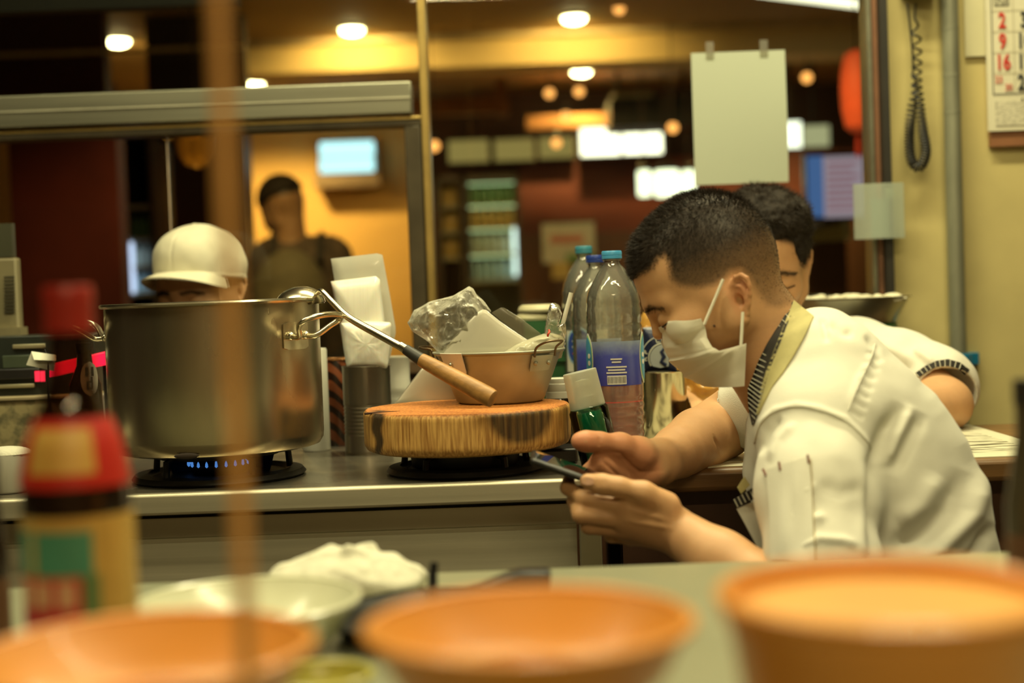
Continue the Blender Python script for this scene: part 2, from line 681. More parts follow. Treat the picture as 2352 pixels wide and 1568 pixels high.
dark_alu = mat('dark_bronze_frame', (0.07, 0.055, 0.03), 0.4, 0.4, var=0.2)
brass = mat('brass_edge', (0.50, 0.36, 0.12), 0.35, 0.8, var=0.15)
tile_floor = mat('grey_brown_floor', (0.16, 0.12, 0.08), 0.5, var=0.2, scale=3)
steel = mat('brushed_steel', (0.55, 0.51, 0.38), 0.42, 0.65, var=0.10, scale=12, stretch=(0.15, 1, 6), rvar=0.10, bump=0.05, bscale=200)
white_paper = mat('white_paper', (0.74, 0.72, 0.58), 0.8, var=0.02, scale=6)
black_metal = mat('black_iron', (0.012, 0.011, 0.010), 0.45, 0.5, var=0.3, scale=60, bump=0.2, bscale=120)
black_plastic = mat('black_plastic', (0.015, 0.014, 0.013), 0.35, var=0.2)

YW = 2.86                                 # plane of the window wall
struct(obj('floor', MB().span((-5.5, -3.2, -0.05), (5.5, 10.2, 0.0)), tile_floor))
struct(obj('ceiling', MB().span((-5.5, -3.2, 2.58), (5.5, YW - 0.02, 2.66)), mat('kitchen_ceiling', (0.60, 0.50, 0.32), 0.8)))
struct(obj('ceiling', MB().span((-5.5, YW + 0.08, 2.35), (5.5, 10.0, 2.43)), ceil_paint))
struct(obj('wall_behind', MB().span((-5.5, -3.25, 0), (5.5, -3.2, 2.58)), mat('warm_brown_wall', (0.30, 0.17, 0.07), 0.6, var=0.2, scale=3)))
struct(obj('wall_left', MB().span((-5.55, -3.2, 0), (-5.5, 10.0, 2.6)), maroon))
struct(obj('wall_right', MB().span((5.5, -3.2, 0), (5.55, 10.0, 2.6)), dark_wood))
xr = W(2030, 350, YW).x                   # left end of the cream wall
SILL = 0.925
struct(obj('wall_back', MB().span((xr, YW, 0), (5.5, YW + 0.08, 2.6)), cream))
struct(obj('wall_sill', MB().span((-5.5, YW, 0), (xr, YW + 0.08, SILL - 0.03)), dark_wood))
struct(obj('wall_header', MB().span((-5.5, YW, 2.05), (xr, YW + 0.08, 2.6)), dark_wood))
struct(obj('trim_1', MB().span((0.15, YW - 0.22, SILL - 0.03), (xr - 0.002, YW + 0.1, SILL)), mat('dark_sill_board', (0.10, 0.06, 0.03), 0.4, var=0.2, scale=6), bevel=0.004))
struct(obj('trim_11', MB().span((-5.5, YW - 0.03, SILL - 0.03), (0.148, YW + 0.1, SILL)), MATS['dark_sill_board'], bevel=0.004))
# dark jamb at the right end of the window
win = bpy.data.objects.new('window_1', None)
COL.objects.link(win)
win.location = (W(1480, 500, YW).x, YW, SILL)
ROOT[win.name] = Vector(win.location)
struct(win)
xm = W(984, 420, YW).x                    # central mullion
xj = W(1992, 350, YW).x
pane = clear('window_glass', (0.93, 0.95, 0.90), 0.55, 0.01, 1.45)
obj('jamb', MB().span((xj + 0.022, YW - 0.03, SILL), (xr + 0.004, YW + 0.06, 2.05)), mat('black_jamb', (0.02, 0.017, 0.012), 0.5), win)
obj('jamb_bead', MB().span((xj, YW - 0.012, SILL), (xj + 0.010, YW + 0.05, 2.05)), alu, win, bevel=0.002)
obj('jamb_bead', MB().span((xj + 0.010, YW - 0.005, SILL), (xj + 0.022, YW + 0.05, 2.05)), mat('red_brown_bead', (0.22, 0.10, 0.05), 0.5), win)
obj('mullion', MB().span((xm - 0.008, YW - 0.03, SILL), (xm + 0.008, YW + 0.05, 2.05)), brass, win, bevel=0.002)
obj('window_pane', MB().span((xm + 0.008, YW + 0.010, SILL), (xj, YW + 0.016, 2.05)), pane, win)
win2 = bpy.data.objects.new('window_2', None)
COL.objects.link(win2)
win2.location = (W(450, 500, YW).x, YW, SILL)
ROOT[win2.name] = Vector(win2.location)
struct(win2)
zr0, zr1 = W(480, 286, YW).z, W(480, 214, YW).z
x_end = W(950, 230, YW).x
rail = obj('top_rail', MB().span((-5.4, YW - 0.05, zr0), (x_end, YW + 0.01, zr1)), alu, win2, bevel=0.003)
obj('rail_groove', MB().span((-5.4, YW - 0.053, (zr0 + zr1) / 2 - 0.002), (x_end - 0.002, YW - 0.05, (zr0 + zr1) / 2 + 0.001)), mat('pale_groove', (0.62, 0.6, 0.45), 0.4, 0.6), rail)
z2, z3 = W(480, 312, YW).z, W(480, 291, YW).z
obj('sash_rail', MB().span((-5.4, YW - 0.035, z2), (xm - 0.008, YW + 0.02, z3 - 0.006)), dark_alu, win2, bevel=0.002)
obj('sash_rail_edge', MB().span((-5.4, YW - 0.038, z3 - 0.006), (xm - 0.008, YW + 0.02, z3)), brass, win2, bevel=0.001)
xs0 = W(938, 450, YW).x
obj('sash_stile', MB().span((xs0, YW - 0.034, SILL), (xm - 0.010, YW + 0.02, z2)), dark_alu, win2, bevel=0.002)
xg = W(396, 440, YW).x
obj('window_pane', MB().span((xg, YW - 0.012, SILL), (xs0 + 0.004, YW - 0.006, z2)), pane, win2)
obj('pane_edge', MB().span((xg - 0.0022, YW - 0.014, SILL), (xg, YW - 0.004, z2)), mat('polished_glass_edge', (0.55, 0.42, 0.30), 0.25), win2)
obj('window_pane', MB().span((-5.4, YW + 0.010, zr1), (xm - 0.008, YW + 0.016, 2.05)), pane, win2)

# sheet of paper taped to the glass
p = thing('paper_notice', W(1700, 420, YW - 0.002), 'blank white paper sheet taped to the window glass above two heads', 'paper')
c0 = W(1697, 272, YW - 0.004)
w2, h2 = msize(214, YW) / 2, msize(300, YW) / 2
obj('paper_sheet', MB().grid([[(c0.x - w2 + 2 * w2 * i / 8, YW - 0.004 - 0.004 * math.sin(math.pi * j / 6) * (i / 8), c0.z + h2 - 2 * h2 * j / 6) for i in range(9)] for j in range(7)], 0.0008), mat('pale_back_of_paper', (0.40, 0.43, 0.33), 0.85, var=0.02, scale=3), p)
for k in (-0.6, 0.55):
    obj('tape', MB().box((c0.x + w2 * k, YW - 0.006, c0.z + h2 + 0.004), (0.016, 0.0006, 0.034)), clear('clear_tape', (0.9, 0.88, 0.75), 0.6, 0.2, 1.4, 0.12), p)

# translucent sheet added in place of a front-glass reflection
sl = thing('reflection_sheet', W(2022, 552, 2.80), 'translucent pale sheet standing in for a glass reflection across the dark window jamb', 'sheet')
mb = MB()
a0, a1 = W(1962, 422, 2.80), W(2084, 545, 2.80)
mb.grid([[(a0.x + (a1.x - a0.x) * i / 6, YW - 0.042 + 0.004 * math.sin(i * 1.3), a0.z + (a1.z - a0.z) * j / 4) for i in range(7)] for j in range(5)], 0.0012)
obj('reflection_film', mb, clear('milky_reflection', (0.9, 0.95, 0.9), 0.6, 0.15, 1.4, 0.42, (0.75, 0.82, 0.72), trans=0.3), sl)
obj('reflection_band', MB().span((a0.x + 0.035, YW - 0.040, a1.z + 0.004), (a0.x + 0.070, YW - 0.034, a0.z - 0.03)), clear('milky_strip', (0.9, 0.95, 0.9), 0.4, 0.2, 1.4, 0.6, (0.62, 0.78, 0.74), trans=0.3), sl)
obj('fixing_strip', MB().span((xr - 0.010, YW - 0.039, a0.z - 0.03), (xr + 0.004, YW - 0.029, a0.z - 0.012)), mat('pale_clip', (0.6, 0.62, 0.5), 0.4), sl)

# ------------------------------------------------------------------ dining room beyond the glass
beam_c = mat('pale_beam', (0.78, 0.60, 0.26), 0.7, var=0.04, scale=3)
xb_ = W(566, 120, 7.2).x
struct(obj('trim_2', MB().span((xb_, 7.20, 2.195), (5.4, 7.50, 2.35)), beam_c))
struct(obj('trim_3', MB().span((xb_, 7.12, 2.322), (5.4, 7.20, 2.352)), mat('pale_cornice', (0.62, 0.50, 0.28), 0.5), bevel=0.008))
struct(obj('trim_4', MB().span((-5.4, 3.35, W(300, 26, 3.37).z), (W(560, 10, 3.4).x, 3.40, 2.36)), mat('black_valance', (0.012, 0.010, 0.008), 0.6)))
YB = 9.4
struct(obj('wall_dining_back', MB().span((-5.5, YB, 0), (5.5, YB + 0.1, 2.4)), dark_wood))
def wallpanel(name, x0, y0, x1, y1, d, depth, m, **k):
    return obj(name, pbox(MB(), x0, y0, x1, y1, d, depth), m, **k)
# ochre wall lit from above, with its maroon neighbours: partitions standing on the floor
def partition(name, x0, x1, ytop, d, m, depth=0.12):
    a, b = W(x0, ytop, d), W(x1, ytop, d)
    return struct(obj(name, MB().span((a.x, a.y, 0), (b.x, a.y + depth, max(a.z, b.z))), m))
partition('wall_ochre', 558, 965, 285, 9.25, ochre)
partition('wall_maroon', 14, 262, 240, 5.2, maroon)
partition('wall_maroon_inner', 388, 562, 240, 6.6, maroon)
partition('wall_ochre_strip', 340, 396, 240, 7.06, ochre)
partition('wall_ochre_edge', -60, 20, 240, 6.0, ochre)
partition('wall_dark_upper', -200, 246, 30, 8.2, mat('dark_maroon_back', (0.06, 0.014, 0.008), 0.5))
partition('wall_red', 1190, 2010, 372, 9.2, mat('dark_red_wall', (0.17, 0.035, 0.018), 0.5, var=0.2, scale=2))
partition('wall_brown_low', 1180, 2010, 540, 8.9, dark_wood)
partition('wall_ochre_column', 250, 326, 0, 8.6, mat('yellow_column', (0.45, 0.31, 0.07), 0.6))
struct(obj('trim_5', pbox(MB(), 548, 300, 566, 720, 6.5, 0.05), mat('pale_metal_post', (0.35, 0.36, 0.42), 0.3, 0.7)))
for (x0, y0, x1, y1, d, nm) in ((845, 225, 1170, 262, 8.3, 'trim_6'), (1140, 180, 1164, 262, 8.3, 'trim_7'), (1210, 262, 1420, 292, 8.5, 'trim_8'), (238, 50, 252, 200, 8.5, 'trim_9'), (322, 50, 336, 200, 8.5, 'trim_10')):
    struct(obj(nm, pbox(MB(), x0, y0, x1, y1, d, 0.12), mat('brown_beam', (0.26, 0.12, 0.04), 0.5, var=0.2)))

dm_ = mat('dark_maroon_back', (0.06, 0.014, 0.008), 0.5)
struct(obj('trim_12', pbox(MB(), -300, 30, 238, 225, 6.2, 0.1), dm_))
struct(obj('trim_13', pbox(MB(), 336, 36, 560, 215, 6.4, 0.1), mat('black_brown_soffit', (0.035, 0.020, 0.010), 0.5)))
struct(obj('reflected_line', pbox(MB(), -300, 117, 560, 126, 6.12, 0.02), mat('pale_cornice', (0.62, 0.50, 0.28), 0.5)))  # pale strip added in place of a thin reflected line
# downlights
lamp_face = glow('downlight_glow', (1.0, 0.86, 0.42), 26.0)
lamp_ring = mat('downlight_ring', (0.7, 0.6, 0.35), 0.4)
spots = [(270, 93, 'first from the left edge, over the yellow column'), (808, 67, 'left of the brass window mullion'), (1318, 40, 'high in the frame right of the mullion'),
         (583, 193, 'just above the aluminium window rail'), (1335, 163, 'below the pale beam near the middle'), (1904, 130, 'right of the blank paper notice')]
for i, (px, py, where) in enumerate(spots):
    c = Wz(px, py, 2.342)
    t = thing('ceiling_downlight', c, 'added unseen round ceiling downlight ' + where, 'ceiling light', 'downlights in the dining room ceiling')
    obj('trim_ring', MB().lathe([(0.060, 0.010), (0.075, 0.010), (0.078, 0.004), (0.075, -0.002), (0.058, -0.003), (0.060, 0.010)], c, 28), lamp_ring, t)
    obj('lamp_lens', MB().lathe([(0.0, 0.0), (0.057, 0.0), (0.05, -0.018), (0.03, -0.026), (0.0, -0.028)], c, 24), lamp_face, t)
    L = bpy.data.lights.new('downlight_beam', 'SPOT')
    L.energy, L.color, L.spot_size, L.spot_blend, L.shadow_soft_size = ((14.0, 20.0, 20.0, 130.0, 80.0, 80.0)[i]), (1.0, 0.66, 0.22), math.radians(150), 0.5, 0.05
    lo = bpy.data.objects.new('downlight_beam', L)
    COL.objects.link(lo)
    lo.parent = t
    lo.location = (0, 0, -0.045)
    if i < 3:
        lo.rotation_euler = (math.radians(50), 0, 0)      # adjustable lamps turned towards the pale beam
for x, y, where in ((-0.9, 4.5, 'nearest the window, left'), (0.9, 4.6, 'nearest the window, right')):  # extra lamps added above the view to brighten the customer
    t = thing('ceiling_downlight', (x, y, 2.342), 'added unseen round ceiling downlight ' + where, 'ceiling light', 'downlights in the dining room ceiling')
    obj('trim_ring', MB().lathe([(0.060, 0.010), (0.075, 0.010), (0.078, 0.004), (0.075, -0.002), (0.058, -0.003), (0.060, 0.010)], (x, y, 2.342), 28), lamp_ring, t)
    obj('lamp_lens', MB().lathe([(0.0, 0.0), (0.057, 0.0), (0.05, -0.018), (0.03, -0.026), (0.0, -0.028)], (x, y, 2.342), 24), lamp_face, t)
    L = bpy.data.lights.new('downlight_beam', 'SPOT')
    L.energy, L.color, L.spot_size, L.spot_blend, L.shadow_soft_size = 75.0, (1.0, 0.66, 0.22), math.radians(130), 0.6, 0.05
    lo = bpy.data.objects.new('downlight_beam', L)
    COL.objects.link(lo)
    lo.parent = t
    lo.location = (0, 0, -0.045)
q1, q2 = Wz(1732, -10, 2.335), Wz(1992, 22, 2.335)
t = thing('ceiling_panel_lamp', (q1 + q2) / 2, 'bright white slanting ceiling panel lamp cut by the top edge at the right', 'ceiling light')
obj('lamp_panel', MB().prism([q1, q2, q2 + Vector((-0.02, -0.16, 0)), q1 + Vector((-0.02, -0.16, 0))], (0, 0, 0.012)), glow('panel_glow', (1.0, 0.97, 0.70), 2.2), t)
obj('lamp_frame', MB().prism([q1 + Vector((-0.02, 0.015, 0.004)), q2 + Vector((0.02, 0.015, 0.004)), q2 + Vector((0.0, -0.18, 0.004)), q1 + Vector((-0.04, -0.18, 0.004))], (0, 0, 0.012)), dark_alu, t)
# small amber bulbs hanging in the room
bulb_m = glow('amber_bulb_glow', (1.0, 0.42, 0.10), 2.2)
cord_m = mat('brown_flex', (0.05, 0.03, 0.02), 0.6)
bulbs = [(1422, 20, 6.6, 'at the top edge near the middle'), (1330, 210, 7.8, 'below the brightest downlight'), (1262, 214, 8.0, 'left of a brighter amber bulb'), (1300, 267, 7.4, 'above the bright menu boxes'),
         (1545, 293, 7.0, 'beside the left edge of the paper notice'), (997, 335, 6.8, 'touching the brass mullion'), (1853, 178, 7.2, 'under the downlight right of the notice'), (1278, 328, 8.0, 'in front of a dim menu box')]
for px, py, d, where in bulbs:
    c = W(px, py, d)
    t = thing('amber_bulb', (c.x, c.y, c.z - 0.03), 'small round amber bulb on a cord ' + where, 'bulb', 'amber bulbs in the dining room')
    obj('bulb_globe', MB().ball(c, 0.026, 14, 9), bulb_m, t)
    obj('bulb_cap', MB().lathe([(0.014, 0), (0.014, 0.03), (0.006, 0.036)], (c.x, c.y, c.z + 0.02), 12), black_plastic, t)
    top = 2.35 if not 7.2 < c.y < 7.5 else 2.195
    obj('cord', MB().tube([(c.x, c.y, c.z + 0.05), (c.x, c.y, top)], 0.003, 6), cord_m, t)

# lit menu boxes in a row
def lightbox(x0, y0, x1, y1, d, m, label, name='menu_lightbox', cat='sign', group=None):
    c = W((x0 + x1) / 2, y1, d)
    t = thing(name, c, label, cat, group)
    obj('case', pbox(MB(), x0 - 3, y0 - 3, x1 + 3, y1 + 3, d, (YB - d + 0.02) if d > 8 else 0.12), mat('sign_case', (0.08, 0.05, 0.03), 0.5), t)
    if d < 8:
        q = W((x0 + x1) / 2, y0, d)
        obj('hanger', MB().span((q.x - 0.01, q.y + 0.05, q.z), (q.x + 0.01, q.y + 0.07, 2.36)), dark_alu, t)
    f = obj('lit_face', pbox(MB(), x0, y0, x1, y1, d - 0.012, 0.012), m, t)
    return t, f
dim = glow('dim_menu_glow', (0.62, 0.48, 0.14), 0.42)
g = 'menu boxes over the back counter'
lightbox(1030, 322, 1122, 372, 9.0, dim, 'dim yellow menu lightbox nearest the brass mullion', group=g)
lightbox(1136, 320, 1226, 368, 9.0, dim, 'dim yellow menu lightbox in the middle of three dim ones', group=g)
lightbox(1238, 316, 1318, 362, 9.0, dim, 'dim yellow menu lightbox beside the bright white pair', group=g)
lightbox(1334, 292, 1424, 356, 8.9, glow('bright_menu_glow', (1.0, 0.98, 0.72), 3.2), 'bright white menu lightbox, left one of a pair', group=g)
lightbox(1431, 290, 1520, 352, 8.9, glow('bright_menu_glow', (1.0, 0.98, 0.72), 3.2), 'bright white menu lightbox, right one of a pair', group=g)
lightbox(1800, 280, 1840, 338, 7.5, glow('white_menu_glow', (0.95, 1.0, 0.80), 2.2), 'white lit menu panel just right of the paper notice')
lightbox(1845, 288, 1905, 336, 7.6, glow('half_lit_menu', (0.55, 0.55, 0.30), 0.7), 'half lit menu panel fading to the right')
for x0, x1, where in ((1466, 1496, 'narrow left one of three'), (1503, 1562, 'wide middle one of three'), (1568, 1597, 'narrow right one of three')):
    c = W((x0 + x1) / 2, 450, 7.6)
    t = thing('lantern_lamp', c, 'glowing white cylinder lantern, ' + where, 'lantern', 'white lanterns behind the bent head')
    r, h = msize(x1 - x0, 7.6) / 2, msize(58, 7.6)
    obj('lantern_shade', MB().lathe([(r * 0.85, 0), (r, 0.01), (r, h - 0.01), (r * 0.85, h)], c, 20), glow('lantern_glow', (0.93, 1.0, 0.68), 2.6), t)
    obj('lantern_cap', MB().lathe([(r * 0.8, 0), (r * 0.8, 0.03), (0.01, 0.05)], (c.x, c.y, c.z + h), 16), dark_alu, t)
    obj('lantern_cord', MB().tube([(c.x, c.y, c.z + h + 0.04), (c.x, c.y, 2.36)], 0.004, 6), cord_m, t)

# blue-white tube lamp unit on the ochre wall
c = W(797, 402, 9.10)
t = thing('wall_tube_lamp', c, 'two stacked bluish white glowing tubes on the ochre wall', 'wall lamp')
obj('lamp_housing', pbox(MB(), 722, 396, 872, 428, 9.07, 0.16), mat('grey_brown_housing', (0.22, 0.15, 0.08), 0.6), t)
obj('lamp_back', pbox(MB(), 728, 322, 866, 400, 9.15, 0.06), mat('grey_brown_housing', (0.22, 0.15, 0.08), 0.6), t)
for py in (342, 379):
    a, b = W(736, py + 2, 9.07), W(858, py - 2, 9.07)
    obj('glowing_tube', MB().tube([a, (a + b) / 2, b], msize(17, 9.07), 14), glow('blue_white_tube', (0.50, 0.90, 1.0), 1.6), t)

# glazed drinks cabinets
def cabinet(x0, y0, x1, d, label, shelves, depth=0.5, back=None, base=0.0):
    a, b = W(x0, y0, d), W(x1, y0, d)
    zt = (a.z + b.z) / 2
    t = thing('drinks_cabinet', ((a.x + b.x) / 2, a.y + depth / 2, base), label, 'cabinet')
    cab = mat('cabinet_body', (0.09, 0.07, 0.05), 0.4)
    obj('cabinet_side', MB().span((a.x, a.y, base), (a.x + 0.02, a.y + depth, zt)), cab, t)
    obj('cabinet_side', MB().span((b.x - 0.02, a.y, base), (b.x, a.y + depth, zt)), cab, t)
    obj('cabinet_top', MB().span((a.x, a.y, zt - 0.03), (b.x, a.y + depth, zt)), cab, t)
    obj('cabinet_back', MB().span((a.x, a.y + depth - 0.02, base), (b.x, a.y + depth, zt)), back or cab, t)
    obj('cabinet_plinth', MB().span((a.x, a.y, base), (b.x, a.y + depth, base + 0.12)), cab, t)
    zs = []
    for py in shelves:
        z = W((x0 + x1) / 2, py, d).z
        zs.append(z)
        obj('cabinet_shelf', MB().span((a.x + 0.02, a.y + 0.03, z - 0.015), (b.x - 0.02, a.y + depth - 0.02, z)), mat('pale_shelf', (0.5, 0.5, 0.38), 0.4), t)
    return t, a, b, zs
def mini_bottle(x, y, z, h, r, m, capm, label, group, name='drink_bottle'):
    t = thing(name, (x, y, z), label, 'bottle', group)
    obj('bottle_body', MB().lathe([(r * 0.9, 0), (r, 0.01), (r, h * 0.62), (r * 0.4, h * 0.82), (r * 0.36, h * 0.93)], (x, y, z), 12), m, t)
    obj('bottle_cap', MB().lathe([(r * 0.42, 0), (r * 0.42, h * 0.07)], (x, y, z + h * 0.93), 10), capm, t)
    return t
RND = random.Random(5)
ORD = ('first', 'second', 'third', 'fourth', 'fifth', 'sixth')
green_g = mat('green_drink', (0.16, 0.34, 0.14), 0.3)
amber_g = mat('amber_drink', (0.62, 0.45, 0.14), 0.3)
milk_g = mat('pale_drink', (0.60, 0.70, 0.58), 0.3)
blue_g = mat('pale_blue_drink', (0.45, 0.66, 0.70), 0.3)
cap_m = mat('drink_cap', (0.5, 0.5, 0.4), 0.4)
t, a, b, zs = cabinet(1062, 402, 1192, 8.4, 'lit glass drinks cabinet with green and pale rows beside the mullion', [466, 520, 580, 642], back=mat('lit_cabinet_back', (0.40, 0.46, 0.30), 0.5))
for r_, (z, m) in enumerate(zip(zs, (green_g, amber_g, milk_g, blue_g))):
    for i in range(6):
        x = a.x + 0.05 + (b.x - a.x - 0.10) * i / 5
        mini_bottle(x, a.y + 0.10, z, 0.13, 0.021, m, cap_m, ORD[i] + ' ' + ('green', 'amber', 'pale', 'pale blue')[r_] + ' drink bottle from the left in the lit cabinet', 'bottles on the ' + ('top', 'second', 'third', 'lowest')[r_] + ' cabinet shelf')
obj('cabinet_lamp', MB().span((b.x - 0.05, a.y + 0.03, zs[3] + 0.02), (b.x - 0.03, a.y + 0.05, zs[1])), glow('cabinet_tube', (0.75, 0.95, 0.9), 2.0), t)
for z in zs[:3] + [a.z - 0.035]:
    obj('shelf_lamp', MB().span((a.x + 0.03, a.y + 0.035, z - 0.022), (b.x - 0.03, a.y + 0.045, z - 0.016)), glow('shelf_tube', (0.62, 0.85, 0.42), 1.6), t)
t, a, b, zs = cabinet(1000, 405, 1058, 8.5, 'unlit ochre shelf cabinet squeezed between mullion and lit cabinet', [470, 530, 590], back=mat('ochre_back', (0.42, 0.28, 0.08), 0.6))
for r_, z in enumerate(zs):
    for i in range(3):
        x = a.x + 0.045 + (b.x - a.x - 0.09) * i / 2
        mini_bottle(x, a.y + 0.1, z, 0.12, 0.018, amber_g, cap_m, ORD[i] + ' amber bottle from the left on the ' + ('upper', 'middle', 'lower')[r_] + ' narrow ochre shelf', 'amber bottles beside the mullion')
t, a, b, zs = cabinet(262, 300, 346, 6.3, 'tall dark upright fridge with bluish lit lower shelves', [470, 545, 610, 672], back=mat('fridge_back', (0.05, 0.06, 0.06), 0.5))
for r_, (z, m) in enumerate(zip(zs[1:], (green_g, milk_g, blue_g))):
    for i in range(4):
        x = a.x + 0.04 + (b.x - a.x - 0.08) * i / 3
        mini_bottle(x, a.y + 0.1, z, 0.10, 0.017, m, cap_m, ORD[i] + ' ' + ('green', 'pale', 'pale blue')[r_] + ' bottle from the left in the dark upright fridge', ('second', 'third', 'lowest')[r_] + ' row in the dark fridge')
obj('fridge_lamp', MB().span((a.x + 0.024, a.y + 0.02, zs[3]), (a.x + 0.05, a.y + 0.05, zs[1] - 0.02)), glow('fridge_tube', (0.6, 0.75, 1.0), 1.3), t)
# poster, screen, lantern, cooler, ceiling unit
t = thing('wall_poster', W(1305, 602, 8.3), 'pale wall poster with a pink band and green foot', 'poster')
obj('poster_sheet', pbox(MB(), 1246, 512, 1366, 602, 8.3, 0.01), mat('poster_white', (0.62, 0.60, 0.46), 0.6), t)
obj('pink_band', pbox(MB(), 1264, 540, 1340, 558, 8.296, 0.004), mat('poster_pink', (0.55, 0.20, 0.14), 0.6), t)
obj('green_foot', pbox(MB(), 1300, 582, 1364, 600, 8.296, 0.004), mat('poster_green', (0.14, 0.30, 0.10), 0.6), t)
obj('yellow_blob', pbox(MB(), 1268, 602, 1310, 640, 8.296, 0.012), mat('poster_yellow', (0.60, 0.44, 0.14), 0.6), t)
obj('poster_frame', pbox(MB(), 1240, 506, 1372, 512, 8.296, 0.014), dark_alu, t)
t = thing('wall_screen', W(1920, 505, 6.0), 'glowing screen with blue side and pinkish page behind the pale reflection sheet', 'screen')
obj('screen_case', pbox(MB(), 1850, 350, 1990, 506, 6.0, 0.06), black_plastic, t)
obj('blue_panel', pbox(MB(), 1856, 358, 1892, 498, 5.985, 0.012), glow('screen_blue', (0.10, 0.22, 0.55), 0.55), t)
pg = obj('page_panel', pbox(MB(), 1892, 358, 1984, 498, 5.985, 0.012), glow('screen_page', (0.42, 0.34, 0.42), 0.7), t)
for k in range(8):
    obj('text_line', pbox(MB(), 1900, 372 + k * 15, 1900 + RND.randint(50, 76), 377 + k * 15, 5.980, 0.004), glow('screen_line', (0.34, 0.12, 0.16), 0.6), pg)
obj('screen_foot', MB().span((W(1900, 500, 6.0).x, W(1900, 500, 6).y + 0.07, 1.29), (W(1940, 500, 6.0).x, 9.0, 1.32)), black_metal, t)
c = W(1968, 210, 5.2)
t = thing('red_lantern', (c.x, c.y, c.z - 0.16), 'red paper lantern hanging beside the right window jamb', 'lantern')
obj('lantern_body', MB().lathe([(0.02, -0.15), (0.045, -0.13), (0.058, -0.06), (0.06, 0.0), (0.058, 0.06), (0.045, 0.13), (0.02, 0.15)], c, 24), mat('red_lantern_paper', (0.62, 0.08, 0.02), 0.6, emit=0.35), t)
obj('lantern_cord', MB().tube([(c.x, c.y, c.z + 0.15), (c.x, c.y, 2.35)], 0.003, 6), cord_m, t)
obj('tassel', MB().lathe([(0.006, -0.24), (0.012, -0.22), (0.006, -0.15)], c, 10), mat('red_tassel', (0.4, 0.03, 0.02), 0.7), t)
t = thing('counter_cooler', W(1900, 552, 6.4), 'pale greenish lit counter box below the glowing screen', 'cooler')
obj('cooler_box', pbox(MB(), 1846, 510, 1956, 552, 6.4, 0.3), mat('cooler_white', (0.52, 0.60, 0.40), 0.5), t, bevel=0.01)
obj('cooler_lid', pbox(MB(), 1842, 500, 1960, 510, 6.39, 0.32), mat('cooler_lid', (0.4, 0.45, 0.3), 0.4), t)
cc = W(1900, 552, 6.4)
obj('cooler_stand', MB().span((cc.x - 0.1, cc.y + 0.05, 0), (cc.x + 0.1, cc.y + 0.25, cc.z)), dark_wood, t)
t = thing('ceiling_air_unit', W(1495, 285, 8.0), 'dark boxy ceiling air unit with a pale top edge', 'air conditioner')
obj('unit_body', pbox(MB(), 1402, 222, 1592, 288, 8.0, 0.4), mat('dark_unit', (0.02, 0.024, 0.018), 0.5), t)
obj('unit_top_edge', pbox(MB(), 1410, 210, 1500, 224, 7.99, 0.4), mat('pale_unit_edge', (0.36, 0.34, 0.20), 0.4, 0.5), t)
for s in (1420, 1570):
    q = W(s, 215, 8.2)
    obj('unit_hanger', MB().span((q.x - 0.01, q.y, q.z - 0.02), (q.x + 0.01, q.y + 0.02, 2.35)), dark_alu, t)
c = W(452, 336, 4.2)  # hanging bowl shape added in place of an amber reflection in the glass
t = thing('reflected_disc', (c.x, c.y, c.z - 0.07), 'round amber disc standing in for a glass reflection behind the left window sash', 'disc')
obj('disc_bowl', MB().shell([(0.0, -0.066), (0.035, -0.055), (0.055, -0.025), (0.062, 0.03), (0.058, 0.03), (0.050, -0.022), (0.03, -0.048), (0.0, -0.058)], c, 28), clear('amber_reflection', (0.8, 0.6, 0.3), 0.6, 0.3, 1.4, 0.55, (0.45, 0.28, 0.07), trans=0.4), t)
obj('disc_rim', MB().tube([(c.x + 0.06 * math.cos(a), c.y + 0.06 * math.sin(a), c.z + 0.03) for a in np.linspace(0, 6.283, 28, endpoint=False)], 0.004, 6, True), brass, t)
obj('disc_cord', MB().tube([(c.x, c.y, c.z - 0.056), (c.x, c.y, c.z + 0.2), (c.x, c.y, 2.35)], 0.0025, 6), cord_m, t)

# ------------------------------------------------------------------ cook line, side table, front serving counter
ZC = 0.80
yF = 1.88                                # front edge of the cook line
xcr = Wz(1390, 1102, ZC).x               # its right end
t = thing('cook_counter', (xcr - 0.9, yF + 0.25, 0), 'brushed steel cook counter carrying the stock pot and the chopping block', 'counter')
x_l = -1.9
obj('worktop', MB().span((x_l, yF + 0.008, ZC - 0.012), (xcr, yF + 0.66, ZC)), mat('steel_top', (0.42, 0.38, 0.30), 0.26, 0.9, var=0.12, scale=8, stretch=(0.3, 1, 1), rvar=0.10), t, bevel=0.002)
obj('front_lip', MB().span((x_l, yF - 0.004, ZC - 0.028), (xcr, yF + 0.012, ZC + 0.001)), steel, t, bevel=0.004)
obj('shadow_gap', MB().span((x_l, yF + 0.018, ZC - 0.036), (xcr - 0.004, yF + 0.022, ZC - 0.028)), black_metal, t)
obj('upper_band', MB().span((x_l, yF + 0.012, ZC - 0.060), (xcr - 0.004, yF + 0.03, ZC - 0.034)), mat('steel_band', (0.40, 0.34, 0.24), 0.35, 0.9, var=0.08, scale=10, stretch=(0.1, 1, 4)), t)
xst = W(1332, 1230, yF).x
obj('front_panel', MB().span((x_l, yF + 0.016, 0.08), (xst - 0.003, yF + 0.03, ZC - 0.060)), steel, t)
obj('end_post', MB().span((xst, yF + 0.004, 0.0), (W(1384, 1230, yF).x, yF + 0.05, ZC - 0.03)), mat('steel_post', (0.55, 0.50, 0.36), 0.30, 0.9, var=0.06), t, bevel=0.002)
obj('end_panel', MB().span((xcr - 0.012, yF + 0.05, 0.08), (xcr - 0.004, yF + 0.64, ZC - 0.012)), steel, t)
obj('plinth', MB().span((x_l, yF + 0.08, 0.0), (xcr - 0.02, yF + 0.5, 0.08)), black_metal, t)

